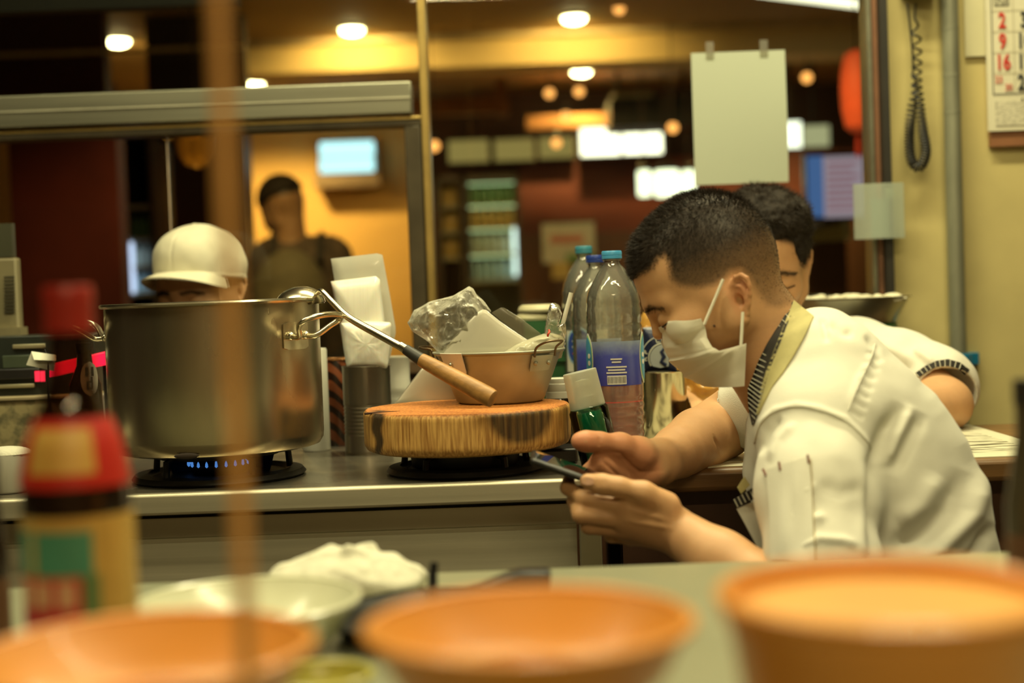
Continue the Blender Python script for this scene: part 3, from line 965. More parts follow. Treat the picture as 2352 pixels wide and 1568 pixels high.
reflection_metal = mat('reflection_bar', (0.7, 0.68, 0.55), 0.3, 0.9)
# wooden side table with its printed paper mat
ZT = ZC
ya, yb = 1.945, 2.40
xt0 = xcr + 0.004
t = thing('side_table', (xt0 + 0.6, 2.2, 0), 'brown wooden side table under the printed paper, against which the cooks lean', 'table')
tw = mat('brown_table_wood', (0.17, 0.085, 0.028), 0.40, var=0.3, scale=9, stretch=(0.6, 6, 6), bump=0.1)
obj('table_top', MB().span((xt0, ya, ZT - 0.034), (1.6, yb, ZT - 0.0015)), tw, t, bevel=0.008)
obj('table_apron', MB().span((xt0 + 0.03, ya + 0.05, ZT - 0.14), (1.55, ya + 0.07, ZT - 0.034)), dark_wood, t)
for x in (xt0 + 0.05, 1.5):
    for y in (ya + 0.06, yb - 0.06):
        obj('leg', MB().span((x - 0.025, y - 0.025, 0), (x + 0.025, y + 0.025, ZT - 0.034)), dark_wood, t)
obj('modesty_panel', MB().span((xt0 + 0.03, yb - 0.09, 0.12), (1.5, yb - 0.075, ZT - 0.05)), mat('very_dark_panel', (0.035, 0.02, 0.012), 0.3, var=0.3, scale=4), t)
for py in (1136, 1166):  # small metal bars added in place of two pale reflections under the table
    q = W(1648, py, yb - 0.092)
    obj('reflection_bar', MB().tube([(q.x - 0.022, yb - 0.092, q.z), (q.x - 0.018, yb - 0.104, q.z), (q.x + 0.018, yb - 0.104, q.z), (q.x + 0.022, yb - 0.092, q.z)], 0.005, 8), reflection_metal, t)
ink = bpy.data.materials.new('ink_printed_paper')
nt, out = nodes_of(ink)
b_ = nt.nodes.new('ShaderNodeBsdfPrincipled')
nt.links.new(b_.outputs[0], out.inputs[0])
tc = nt.nodes.new('ShaderNodeTexCoord')
mp = nt.nodes.new('ShaderNodeMapping')
mp.inputs['Scale'].default_value = (14, 60, 1)
nz = nt.nodes.new('ShaderNodeTexNoise')
nz.inputs['Scale'].default_value = 1.0
nz.inputs['Detail'].default_value = 3
rp = nt.nodes.new('ShaderNodeValToRGB')
rp.color_ramp.elements[0].position, rp.color_ramp.elements[1].position = 0.40, 0.50
rp.color_ramp.elements[0].color, rp.color_ramp.elements[1].color = (0.10, 0.09, 0.06, 1), (0.70, 0.68, 0.52, 1)
nt.links.new(tc.outputs['Object'], mp.inputs[0])
nt.links.new(mp.outputs[0], nz.inputs['Vector'])
nt.links.new(nz.outputs[0], rp.inputs[0])
nt.links.new(rp.outputs[0], b_.inputs['Base Color'])
b_.inputs['Roughness'].default_value = 0.35
xm1 = Wz(2338, 1062, ZT).x
t = thing('paper_mat', (0.6, 2.2, ZT), 'white paper mat with smudged black print covering the side table', 'mat')
mt = obj('mat_sheet', MB().span((xt0 + 0.03, ya + 0.012, ZT - 0.0014), (xm1 + 0.1, yb - 0.004, ZT)), mat('mat_white', (0.70, 0.68, 0.52), 0.4, var=0.03), t)
obj('printed_area', MB().span((xt0 + 0.06, ya + 0.06, ZT), (xm1 + 0.07, yb - 0.05, ZT + 0.0004)), ink, mt)

# front serving counter, nearest the camera
ZF = 0.765
t = thing('serving_counter', (0.1, 0.9, 0), 'pale steel serving counter in the blurred foreground', 'counter')
obj('counter_top', MB().span((-1.7, 0.32, ZF - 0.03), (1.7, 1.46, ZF)), mat('pale_counter', (0.34, 0.35, 0.24), 0.28, 0.25, var=0.06, scale=5), t, bevel=0.004)
obj('counter_front', MB().span((-1.65, 1.40, 0), (1.65, 1.43, ZF - 0.03)), steel, t)
obj('counter_back', MB().span((-1.65, 0.36, 0), (1.65, 0.39, ZF - 0.03)), dark_wood, t)

# ------------------------------------------------------------------ gas burners
def burner(px, d, r, ztop, label, flames):
    c = W(px, 900, d)
    c = Vector((c.x, c.y, ZC))
    t = thing('gas_burner', c, label, 'burner', 'burners on the cook counter')
    obj('drip_ring', MB().lathe([(r * 0.80, 0.0), (r * 1.0, 0.0), (r * 1.04, 0.004), (r * 1.0, 0.010), (r * 0.86, 0.012), (r * 0.80, 0.006), (r * 0.80, 0.0)], c, 56), black_metal, t)
    obj('burner_well', MB().lathe([(0.0, 0.001), (r * 0.84, 0.001), (r * 0.84, 0.006), (0.0, 0.006)], c, 40), mat('sooty_well', (0.02, 0.016, 0.012), 0.6), t)
    obj('trivet_skirt', MB().shell([(r * 0.70, 0.010), (r * 0.73, ztop - ZC), (r * 0.66, ztop - ZC), (r * 0.64, 0.010), (r * 0.70, 0.010)], c, 48, wob=lambda a, z: 1.0) if not flames else
        MB().tube([(c.x + r * 0.72 * math.cos(a), c.y + r * 0.72 * math.sin(a), ztop - 0.005) for a in np.linspace(0, 6.2832, 40, endpoint=False)], 0.005, 8, True), black_metal, t)
    if flames:
        obj('wind_shield', MB().lathe([(r * 0.60, 0.006), (r * 0.66, ztop - ZC - 0.012)], c, 30, None, math.radians(8), math.radians(172)), black_metal, t)
    for i in range(5):
        a = 2 * math.pi * i / 5 + 0.35
        q = Vector((math.cos(a), math.sin(a), 0))
        obj('trivet_arm', MB().tube([c + q * r * 0.86 + Vector((0, 0, 0.006)), c + q * r * 0.84 + Vector((0, 0, ztop - ZC - 0.010)), c + q * r * 0.72 + Vector((0, 0, ztop - ZC - 0.005)), c + q * r * 0.25 + Vector((0, 0, ztop - ZC - 0.005))], 0.005, 8), black_metal, t)
    hd = obj('burner_head', MB().lathe([(r * 0.30, 0.004), (r * 0.34, 0.012), (r * 0.34, 0.020), (r * 0.28, 0.025), (0.0, 0.026)], c, 32), mat('burner_iron', (0.03, 0.026, 0.022), 0.5, 0.6), t)
    if flames:
        fm = glow('gas_flame_blue', (0.10, 0.32, 0.85), 0.6)
        for i in range(20):
            a = 2 * math.pi * i / 20 + 0.1
            p = c + Vector((math.cos(a), math.sin(a), 0)) * r * 0.37
            obj('flame', MB().lathe([(0.0, 0.0), (0.0022, 0.002), (0.0018, 0.006), (0.0, 0.010 if i % 3 else 0.017)], (p.x, p.y, p.z + 0.018), 8), fm, hd)
    return c
ZP = 0.842
pot_c = W(497, 900, 2.05)
burner(497, 2.05, 0.119, ZP, 'black gas burner with small blue flames under the stock pot', True)
ZB = 0.833
burner(1063, 2.02, 0.108, ZB, 'unlit black gas burner under the chopping block', False)

# ------------------------------------------------------------------ stock pot
R = 0.1515
pot_steel = mat('pot_steel', (0.47, 0.40, 0.27), 0.26, 0.95, var=0.14, scale=7, stretch=(1.2, 1.2, 0.25), rvar=0.10, bump=0.04, bscale=90)
polished = mat('polished_steel', (0.68, 0.62, 0.46), 0.24, 1.0, var=0.06)
c = Vector((pot_c.x, pot_c.y, ZP))
H = W(490, 694, 1.95).z - ZP
t = thing('stock_pot', c, 'tall brushed steel stock pot with two wire loop handles on the lit burner', 'pot')
obj('pot_body', MB().shell([(0.0, 0.0), (R - 0.016, 0.0), (R - 0.006, 0.003), (R - 0.001, 0.011), (R, 0.02), (R, H * 0.5), (R, H - 0.004), (R - 0.002, H - 0.002), (R - 0.003, H - 0.01), (R - 0.003, 0.02), (R - 0.016, 0.006), (0.0, 0.005)], c, 96), pot_steel, t)
obj('rim', MB().tube([(c.x + (R + 0.0035) * math.cos(a), c.y + (R + 0.0035) * math.sin(a), c.z + H - 0.001) for a in np.linspace(0, 6.2832, 96, endpoint=False)], 0.0032, 8, True), polished, t)
obj('broth', MB().lathe([(0.0, H * 0.55), (R - 0.004, H * 0.55)], c, 48), mat('brown_broth', (0.10, 0.055, 0.02), 0.1), t)
obj('scorch_spot', MB().ball((c.x - 0.012, c.y - R + 0.0008, c.z + 0.006), (0.017, 0.002, 0.004), 14, 8), mat('burnt_residue', (0.03, 0.018, 0.01), 0.8, bump=0.5), t)
def pot_handle(ang, zc):
    q = Vector((math.cos(ang), math.sin(ang), 0))
    s = Vector((-math.sin(ang), math.cos(ang), 0))
    base = Vector((c.x, c.y, zc))
    rows = []
    for j in range(5):
        row = []
        for i in range(7):
            u = -0.026 + 0.052 * i / 6
            a2 = ang + u / R
            v = -0.019 + 0.038 * j / 4
            if i in (0, 6) and j in (0, 4):
                v *= 0.86
            row.append((c.x + (R + 0.0015) * math.cos(a2), c.y + (R + 0.0015) * math.sin(a2), zc + v))
        rows.append(row)
    pl = obj('handle_plate', MB().grid(rows, 0.002), polished, t)
    def pt(o, side, up):
        return base + q * (R + o) + s * side + Vector((0, 0, up))
    pts = [pt(0.000, 0.016, 0.0), pt(0.020, 0.018, -0.001), pt(0.034, 0.034, 0.012), pt(0.046, 0.040, 0.020), pt(0.058, 0.026, 0.026), pt(0.061, 0.0, 0.028),
           pt(0.058, -0.026, 0.026), pt(0.046, -0.040, 0.020), pt(0.034, -0.034, 0.012), pt(0.020, -0.018, -0.001), pt(0.000, -0.016, 0.0)]
    obj('handle_loop', MB().tube(bez(pts, 60), 0.0042, 10), polished, t)
    for sd in (0.016, -0.016):
        obj('handle_boss', MB().ball(base + q * (R + 0.004) + s * sd, (0.0062, 0.0062, 0.0062), 12, 8), polished, pl)
pot_handle(math.radians(-31), W(712, 770, 1.95).z)
pot_handle(math.radians(180 - 6), W(246, 775, 2.05).z)

# ------------------------------------------------------------------ ladle hooked over the rim, its handle lying on the block
t = thing('ladle', W(1000, 930, 1.90), 'steel ladle with wooden grip leaning from the pot rim to the chopping block', 'ladle')
lc = W(690, 699, 2.03)
lrad = 0.036
prof = []
for k in range(9):
    a = math.pi / 2 * k / 8
    prof.append((lrad * 1.0 * math.cos(a) if k < 8 else 0.0, 0.026 * math.sin(a)))
inner = [(max(0.0, r_ - 0.0015), z_ - 0.0015) for r_, z_ in prof][::-1]
rotL = Matrix.Rotation(math.radians(-4), 3, 'Y')
obj('ladle_bowl', MB().shell(prof + inner, lc + Vector((0, 0, 0.0)), 40, rotL), polished, t)
A = W(739, 668, 2.00)
B = W(760, 690, 1.99)
C_ = W(800, 728, 1.975)
D_ = W(932, 802, 1.93)
E_ = W(968, 826, 1.92)
F_ = W(1132, 916, 1.872)
obj('ladle_shaft', MB().tube(bez([W(728, 674, 2.01), A, B, C_, W(870, 768, 1.95), D_], 40), [0.0030 + 0.0026 * min(1, i / 30) for i in range(41)], 12), polished, t)
obj('ferrule', MB().tube([D_ + (D_ - E_) * 0.35, D_, D_ + (E_ - D_) * 0.1], [0.0062, 0.0066, 0.0066], 14), polished, t)
obj('black_sleeve', MB().tube([D_, E_], [0.0072, 0.0088], 16), mat('black_rubber', (0.03, 0.028, 0.022), 0.5), t)
dv = F_ - E_
obj('wooden_grip', MB().tube([E_, E_ + dv * 0.1, E_ + dv * 0.45, E_ + dv * 0.8, E_ + dv * 0.95, F_, F_ + dv * 0.012], [0.0092, 0.0100, 0.0116, 0.0126, 0.0128, 0.0118, 0.0085], 20), mat('worn_grip_wood', (0.40, 0.20, 0.055), 0.45, var=0.25, scale=16, stretch=(2, 8, 8), bump=0.15, bscale=120), t)

# ------------------------------------------------------------------ chopping block
TB = 0.058
bc = W(1070, 930, 2.03)
bc = Vector((bc.x, bc.y, ZB))
RB = 0.1475
wood = bpy.data.materials.new('chopping_block_wood')
nt, out = nodes_of(wood)
N, Lk = nt.nodes, nt.links
b_ = N.new('ShaderNodeBsdfPrincipled')
Lk.new(b_.outputs[0], out.inputs[0])
tc = N.new('ShaderNodeTexCoord')
mp = N.new('ShaderNodeMapping')
mp.inputs['Scale'].default_value = (300, 300, 22)
n1 = N.new('ShaderNodeTexNoise')
n1.inputs['Scale'].default_value = 1.0
n1.inputs['Detail'].default_value = 5
rp = N.new('ShaderNodeValToRGB')
rp.color_ramp.elements[0].position, rp.color_ramp.elements[1].position = 0.32, 0.66
rp.color_ramp.elements[0].color, rp.color_ramp.elements[1].color = (0.33, 0.145, 0.028, 1), (0.74, 0.43, 0.12, 1)
Lk.new(tc.outputs['Object'], mp.inputs[0])
Lk.new(mp.outputs[0], n1.inputs['Vector'])
Lk.new(n1.outputs[0], rp.inputs[0])
at = N.new('ShaderNodeAttribute')
at.attribute_name = 'Col'
mx = N.new('ShaderNodeMix')
mx.data_type, mx.blend_type = 'RGBA', 'MULTIPLY'
mx.inputs[0].default_value = 1.0
Lk.new(rp.outputs[0], mx.inputs[6])
Lk.new(at.outputs['Color'], mx.inputs[7])
Lk.new(mx.outputs[2], b_.inputs['Base Color'])
b_.inputs['Roughness'].default_value = 0.6
bp = N.new('ShaderNodeBump')
bp.inputs['Strength'].default_value = 0.5
bp.inputs['Distance'].default_value = 0.002
Lk.new(n1.outputs[0], bp.inputs['Height'])
Lk.new(bp.outputs[0], b_.inputs['Normal'])
rows, nA = [], 420
profb = [(0.0, 0.0), (RB * 0.5, 0.0), (RB - 0.012, 0.0), (RB - 0.004, 0.003), (RB - 0.001, 0.008), (RB, 0.012), (RB, 0.016), (RB, 0.020), (RB, 0.024), (RB, 0.028), (RB, 0.032), (RB, 0.036), (RB, 0.040), (RB, 0.044), (RB, 0.048), (RB, 0.052), (RB - 0.001, TB - 0.003), (RB - 0.004, TB), (RB - 0.02, TB), (RB * 0.75, TB), (RB * 0.5, TB), (RB * 0.25, TB), (0.0005, TB)]
V = []
for r_, z_ in profb:
    for i in range(nA):
        a = 2 * math.pi * i / nA
        w_ = 1 + 0.008 * math.sin(3 * a + 1) + 0.005 * math.sin(7 * a) + 0.0025 * math.sin(41 * a + 5) * (1 if r_ > RB - 0.006 else 0)
        V.append((bc.x + r_ * w_ * math.cos(a), bc.y + r_ * w_ * math.sin(a), bc.z + z_))
V = np.array(V)
Q = np.array([(j * nA + i, j * nA + (i + 1) % nA, (j + 1) * nA + (i + 1) % nA, (j + 1) * nA + i) for j in range(len(profb) - 1) for i in range(nA)])
px, _ = to_px(V)
colr = np.ones((len(V), 3))
front = V[:, 1] < bc.y - 0.02
burn = np.clip(1.12 - np.hypot((px[:, 0] - 1194) / 74, (px[:, 1] - 948) / np.where(px[:, 1] > 948, 72, 60)), 0, 1)
burn = np.clip(burn * 4, 0, 1) * (0.92 + 0.08 * np.sin(px[:, 0] * 0.35)) * front * (V[:, 2] < bc.z + TB - 0.002)
crack = np.clip(1.4 - np.abs(px[:, 0] - 866 - 0.06 * (px[:, 1] - 960) + 3 * np.sin(px[:, 1] * 0.11)) / np.interp(px[:, 1], [950, 1000, 1050], [14, 9, 6]), 0, 1) * front
colr *= (1 - 0.90 * burn)[:, None] * (1 - 0.92 * np.clip(crack * 1.5, 0, 1))[:, None]
topm = (V[:, 2] > bc.z + TB - 0.001)
colr[topm] *= np.array([1.0, 0.66, 0.50])
me = np_mesh('chopping_block', V, Q, colr)
tag(obj('chopping_block', me, wood, None, smooth=35), 'thick round wooden chopping block with a burnt patch, lying on the unlit burner', 'chopping block')
blk = bpy.data.objects['chopping_block']
ck = MB()
q0, q1 = Wz(838, 950, bc.z + TB), Wz(918, 944, bc.z + TB)
ck.tube([q0, (q0 + q1) / 2 + Vector((0, 0.004, 0)), q1], [0.0016, 0.0012, 0.0004], 6)
obj('split_crack', ck, mat('dark_crack', (0.05, 0.02, 0.01), 0.9), blk)

# ------------------------------------------------------------------ soft sheets and bags drawn from an outline, with real depth
def pillow(poly, d, thick, crumple=0.0, cscale=60.0, n=56, m=14, seed=1, tilt=None, ridged=True, rim=0.0):
    """closed cushion-like bag: outline in pixels at depth d, bulging by thick"""
    P = [W(x, y, d if tilt is None else d + tilt(x, y)) for x, y in poly]
    k = len(P)
    loop = []
    per = [0.0]
    for i in range(k):
        per.append(per[-1] + (P[(i + 1) % k] - P[i]).length)
    for i in range(n):
        s_ = per[-1] * i / n
        j = max(q for q in range(k) if per[q] <= s_ + 1e-9)
        u = (s_ - per[j]) / (per[j + 1] - per[j] + 1e-9)
        loop.append(P[j].lerp(P[(j + 1) % k], u))
    c = sum(loop, Vector()) / n
    nrm = Vector((0, -1, 0))
    V, F = [], []
    for side in (1, -1):
        for j in range(m + 1):
            r = j / m
            for i in range(n):
                p = c.lerp(loop[i], r)
                V.append(tuple(p + nrm * side * (thick / 2 * math.sqrt(max(0.0, 1 - r ** 2.2)) + (0.0004 if r < 1 else rim))))
    V = np.array(V)
    N1 = (m + 1) * n
    for s0, fl in ((0, False), (N1, True)):
        for j in range(m):
            for i in range(n):
                q = (s0 + j * n + i, s0 + j * n + (i + 1) % n, s0 + (j + 1) * n + (i + 1) % n, s0 + (j + 1) * n + i)
                F.append(q[::-1] if fl else q)
    if crumple:
        a = vnoise(V, cscale, seed)
        b = vnoise(V, cscale * 2.3, seed + 3)
        f = 1.6 * np.exp(-(a / 0.22) ** 2) - 0.5 + 0.7 * np.exp(-(b / 0.25) ** 2) if ridged else a + 0.5 * b
        inner = np.ones(len(V))
        side = np.where(np.arange(len(V)) < N1, -1.0, 1.0)
        V[:, 1] += side * f * crumple * inner
        V[:, 0] += vnoise(V, cscale, seed + 7) * crumple * 0.6
        V[:, 2] += vnoise(V, cscale, seed + 9) * crumple * 0.6
    return MB().add(V, F)

bag_film = clear('bag_film', (0.95, 0.94, 0.88), 0.9, 0.16, 1.45, 0.10, (0.97, 0.93, 0.76), edge=0.75, bump=0.6, bscale=110, trans=0.3)
sheet_film = clear('frosted_sheet', (0.92, 0.90, 0.82), 0.7, 0.22, 1.45, 0.75, (0.92, 0.87, 0.72), trans=0.3)
milky = mat('milky_plastic', (0.80, 0.78, 0.64), 0.35, var=0.04, scale=12, sss=0.2)
white_pl = mat('white_plastic', (0.76, 0.74, 0.62), 0.4, var=0.03)
ali = mat('worn_aluminium', (0.40, 0.40, 0.31), 0.46, 0.5, var=0.22, scale=14, rvar=0.12, bump=0.08, bscale=50)

# metal bowl on the block
ZTOP = ZB + TB
bw = Wz(1150, 921, ZTOP + 0.0008)
t = thing('metal_bowl', bw, 'worn aluminium bowl with wire handles standing on the chopping block', 'bowl')
hB = W(1150, 806, bw.y).z - ZTOP
r0, r1 = msize(202, bw.y) / 2, msize(298, bw.y) / 2
obj('bowl_body', MB().shell([(0.0, 0.0), (r0 - 0.004, 0.0), (r0, 0.003), (r1 - 0.004, hB - 0.004), (r1, hB - 0.002), (r1 + 0.002, hB), (r1 - 0.001, hB + 0.0015), (r1 - 0.005, hB - 0.004), (r0 - 0.002, 0.004), (0.0, 0.002)], bw, 72), ali, t)
obj('bowl_rim', MB().tube([(bw.x + (r1 + 0.001) * math.cos(a), bw.y + (r1 + 0.001) * math.sin(a), bw.z + hB) for a in np.linspace(0, 6.2832, 72, endpoint=False)], 0.0016, 6, True), ali, t)
def bowl_handle(ang, rise, out_):
    q, s = Vector((math.cos(ang), math.sin(ang), 0)), Vector((-math.sin(ang), math.cos(ang), 0))
    b0 = Vector((bw.x, bw.y, bw.z + hB)) + q * r1
    lug = []
    for j in range(3):
        zz = hB - 0.006 - 0.022 * j / 2
        rr = r0 + (r1 - r0) * zz / hB + 0.0015
        lug.append([(bw.x + rr * math.cos(ang + u), bw.y + rr * math.sin(ang + u), bw.z + zz) for u in np.linspace(-0.22, 0.22, 6)])
    pl = obj('handle_lug', MB().grid(lug, 0.0016), ali, t)
    for u in (-0.14, 0.14):
        rr = r0 + (r1 - r0) * (hB - 0.016) / hB + 0.003
        obj('rivet', MB().ball((bw.x + rr * math.cos(ang + u), bw.y + rr * math.sin(ang + u), bw.z + hB - 0.017), 0.0034, 10, 7), ali, pl)
    w_ = 0.020
    pts = [b0 + s * w_ + Vector((0, 0, -0.008)) + q * 0.001, b0 + s * w_ + q * 0.004 + Vector((0, 0, 0.004)), b0 + s * w_ * 0.95 + q * out_ * 0.6 + Vector((0, 0, rise * 0.75)), b0 + s * w_ * 0.6 + q * out_ + Vector((0, 0, rise)),
           b0 - s * w_ * 0.6 + q * out_ + Vector((0, 0, rise)), b0 - s * w_ * 0.95 + q * out_ * 0.6 + Vector((0, 0, rise * 0.75)), b0 - s * w_ + q * 0.004 + Vector((0, 0, 0.004)), b0 - s * w_ + Vector((0, 0, -0.008)) + q * 0.001]
    obj('handle_wire', MB().tube(bez(pts, 40), 0.0017, 8), mat('dark_wire', (0.16, 0.11, 0.06), 0.4, 0.8), t)
bowl_handle(math.radians(-47), 0.014, 0.024)
bowl_handle(math.radians(160), 0.008, 0.026)
rows = []
for j in range(6):
    zz = hB + 0.001 - 0.046 * j / 5
    rr = r0 + (r1 - r0) * zz / hB + 0.003
    a_ = [math.radians(v) for v in np.linspace(-148, -122, 6)]
    cut = 1.0 if j < 4 else 0.75
    rows.append([(bw.x + rr * math.cos(-2.356 + (q + 2.356) * cut), bw.y + rr * math.sin(-2.356 + (q + 2.356) * cut), bw.z + zz) for q in a_])
tabm = obj('clip_tab', MB().grid(rows, 0.0016), mat('pale_tab', (0.72, 0.70, 0.60), 0.4, 0.2), t)
rr = r0 + (r1 - r0) * (hB - 0.016) / hB + 0.005
obj('tab_rivet', MB().ball((bw.x + rr * math.cos(-2.39), bw.y + rr * math.sin(-2.39), bw.z + hB - 0.016), (0.0032, 0.0032, 0.0042), 10, 7), polished, tabm)

yb_ = bw.y
def bag(name, label, cat, poly, d, thick, material, **k):
    return tag(obj(name, pillow(poly, d, thick, **k), material, None, smooth=80), label, cat)
bag('crumpled_bag', 'crumpled clear plastic bag bulging out of the metal bowl to the left', 'plastic bag',
    [(934, 742), (948, 712), (985, 692), (1040, 678), (1078, 657), (1088, 664), (1092, 676), (1108, 690), (1130, 716), (1110, 745), (1085, 790), (1060, 822), (1010, 812), (985, 786), (945, 762)], yb_ + 0.035, 0.055, bag_film, crumple=0.0035, cscale=38, n=110, m=36)
bag('plastic_sheet', 'folded frosted plastic sheet standing upright in the metal bowl', 'plastic sheet',
    [(1010, 826), (1040, 775), (1098, 716), (1112, 708), (1150, 738), (1225, 790), (1250, 812), (1180, 826)], yb_ + 0.012, 0.012, sheet_film, crumple=0.001, cscale=18, ridged=False)
bag('plastic_sheet', 'smoky rectangular plastic sleeve corner behind the frosted sheet', 'plastic sheet',
    [(1128, 718), (1154, 704), (1196, 730), (1245, 768), (1232, 800), (1190, 770)], yb_ + 0.030, 0.004, clear('smoky_sheet', (0.85, 0.82, 0.72), 0.8, 0.15, 1.45, 0.32, (0.5, 0.46, 0.34), trans=0.5), n=36, m=4)
bag('soup_bag', 'tied white plastic bag of food lying in the metal bowl', 'plastic bag',
    [(1140, 818), (1185, 790), (1248, 766), (1268, 764), (1292, 770), (1300, 790), (1290, 822), (1220, 832)], yb_ + 0.002, 0.045, clear('white_bag_film', (0.95, 0.93, 0.85), 0.9, 0.2, 1.45, 0.80, (0.85, 0.80, 0.58), bump=0.3, bscale=60, trans=0.35), crumple=0.002, cscale=40)
bag('bag_neck', 'gathered clear bag neck rising from the white food bag, holding a straw', 'plastic bag',
    [(1250, 768), (1254, 735), (1262, 700), (1268, 693), (1284, 704), (1292, 720), (1285, 745), (1300, 738), (1302, 760), (1296, 806), (1262, 806)], yb_ + 0.002, 0.024, bag_film, crumple=0.002, cscale=60, n=60, m=12)
s0, s1 = W(1288, 760, yb_ + 0.004), W(1312, 672, yb_ + 0.004)
tag(obj('drinking_straw', MB().shell([(0.0032, 0.0), (0.0032, (s1 - s0).length), (0.0026, (s1 - s0).length), (0.0026, 0.0), (0.0032, 0)], s0, 14, (s1 - s0).to_track_quat('Z', 'Y').to_matrix()), white_pl), 'white straw sticking out of the food bag in the bowl', 'straw')
tag(obj('rubber_band', MB().tube([W(1260 + 2 * math.sin(k * 1.1), 757 + 3 * k, yb_ - 0.024 + 0.002 * math.cos(k)) for k in range(6)], 0.0016, 6), mat('red_band', (0.65, 0.06, 0.02), 0.5)), 'tiny red rubber band end on the food bag', 'rubber band')
bag('plastic_sheet', 'long pale plastic sheet draped behind the chopping block under the ladle grip', 'plastic sheet',
    [(905, 928), (968, 846), (1010, 826), (1060, 860), (1052, 915), (1030, 930)], 2.17, 0.010, sheet_film, crumple=0.001, cscale=14, ridged=False, n=40)

# tin can with plastic sleeves
def can_at(px0, px1, ptop, d, z=ZC):
    c = W((px0 + px1) / 2, 900, d)
    return Vector((c.x, c.y, z)), msize(px1 - px0, d) / 2, W((px0 + px1) / 2, ptop, d).z - z
c, r, h = can_at(788, 898, 838, 2.30)
t = thing('tin_can', c, 'ribbed grey tin can holding white plastic sleeves beside the stock pot', 'can')
prof = [(0.0, 0.0), (r, 0.0), (r + 0.001, 0.003), (r, 0.006)]
for i in range(40):
    z = 0.030 + 0.050 * i / 39
    prof.append((r - 0.0012 * (0.5 - 0.5 * math.cos(i * 2 * math.pi / 39 * 8)), z))
prof += [(r, 0.084), (r, h - 0.003), (r + 0.0012, h - 0.001), (r, h), (r - 0.0015, h - 0.002), (r - 0.0015, 0.004), (0.0, 0.003)]
obj('can_body', MB().shell(prof, c, 56), mat('tin_plate', (0.24, 0.21, 0.16), 0.34, 0.85, var=0.12, scale=10), t)
bag('plastic_sleeve_pack', 'tall stiff clear sleeve standing rearmost in the tin can', 'plastic sleeve',
    [(760, 594), (872, 581), (878, 582), (896, 680), (910, 760), (890, 846), (800, 846), (776, 690)], 2.315, 0.012, clear('stiff_sleeve', (0.93, 0.93, 0.86), 0.9, 0.12, 1.45, 0.75, (0.92, 0.90, 0.76), trans=0.3), n=48, m=8)
bag('plastic_sleeve_pack', 'thick bundle of white plastic sleeves in the tin can', 'plastic sleeve',
    [(760, 646), (864, 634), (872, 640), (884, 740), (892, 846), (796, 846), (780, 740)], 2.292, 0.03, mat('white_sleeve_bundle', (0.86, 0.84, 0.72), 0.3, var=0.05, scale=10, stretch=(60, 1, 1), sss=0.3), n=48, m=8)
bag('plastic_sleeve_pack', 'short front bundle of fluted white sleeves in the tin can', 'plastic sleeve',
    [(784, 742), (840, 738), (898, 740), (896, 790), (890, 846), (798, 846), (790, 800)], 2.274, 0.03, mat('white_sleeve_bundle', (0.86, 0.84, 0.72), 0.3), crumple=0.0006, cscale=160, n=60, m=10)

def simple_can(name, label, cat, x0, x1, ptop, d, m, rimm=None, extra=None, group=None):
    c, r, h = can_at(x0, x1, ptop, d)
    t = thing(name, c, label, cat, group)
    obj(name + '_body', MB().shell([(0.0, 0.0), (r - 0.002, 0.0), (r, 0.003), (r, h - 0.003), (r - 0.001, h), (r - 0.003, h - 0.001), (r - 0.003, 0.004), (0.0, 0.003)], c, 40), m, t)
    if rimm:
        obj('rim', MB().tube([(c.x + r * math.cos(a), c.y + r * math.sin(a), c.z + h) for a in np.linspace(0, 6.2832, 40, endpoint=False)], 0.002, 6, True), rimm, t)
    return t, c, r, h
stripe = bpy.data.materials.new('brown_slashed_can')
nt, out = nodes_of(stripe)
b_ = nt.nodes.new('ShaderNodeBsdfPrincipled')
nt.links.new(b_.outputs[0], out.inputs[0])
tc = nt.nodes.new('ShaderNodeTexCoord')
wv = nt.nodes.new('ShaderNodeTexWave')
wv.bands_direction = 'DIAGONAL'
wv.inputs['Scale'].default_value = 22
wv.inputs['Distortion'].default_value = 1.5
rp = nt.nodes.new('ShaderNodeValToRGB')
rp.color_ramp.elements[0].position, rp.color_ramp.elements[1].position = 0.35, 0.5
rp.color_ramp.elements[0].color, rp.color_ramp.elements[1].color = (0.02, 0.008, 0.004, 1), (0.26, 0.075, 0.028, 1)
nt.links.new(tc.outputs['Object'], wv.inputs['Vector'])
nt.links.new(wv.outputs[0], rp.inputs[0])
nt.links.new(rp.outputs[0], b_.inputs['Base Color'])
b_.inputs['Roughness'].default_value = 0.3
simple_can('striped_can', 'brown can with dark slanted slashes between pot and tin can', 'can', 746, 812, 824, 2.44, stripe, mat('copper_rim', (0.7, 0.35, 0.15), 0.25, 0.9))
simple_can('white_jug', 'white plastic jug mostly hidden behind the stock pot, right side', 'jug', 690, 754, 800, 2.36, white_pl)
def cup_stack(name, label, x0, x1, ptop, d, n):
    c, r, h = can_at(x0, x1, ptop, d)
    t = thing(name, c, label, 'cups')
    prof = [(0.0, 0.0), (r * 0.80, 0.0)]
    for i in range(n):
        z = h * (0.2 + 0.5 * i / n)
        prof += [(r * (0.83 + 0.10 * i / n), z), (r * (0.90 + 0.10 * i / n), z + 0.003), (r * (0.90 + 0.10 * i / n), z + h * 0.32 / n)]
    prof += [(r * 0.92, h * 0.76), (r * 0.97, h - 0.004), (r, h - 0.003), (r, h), (r * 0.95, h), (r * 0.8, h * 0.4), (0.0, h * 0.35)]
    obj('cup_body', MB().shell(prof, c, 40), white_pl, t)
    return t
cup_stack('paper_cup_stack', 'stack of white ribbed cups right of the tin can', 880, 945, 818, 2.42, 4)
cup_stack('paper_cup_stack', 'stack of white cups peeking out left of the stock pot', 206, 272, 905, 2.34, 4)

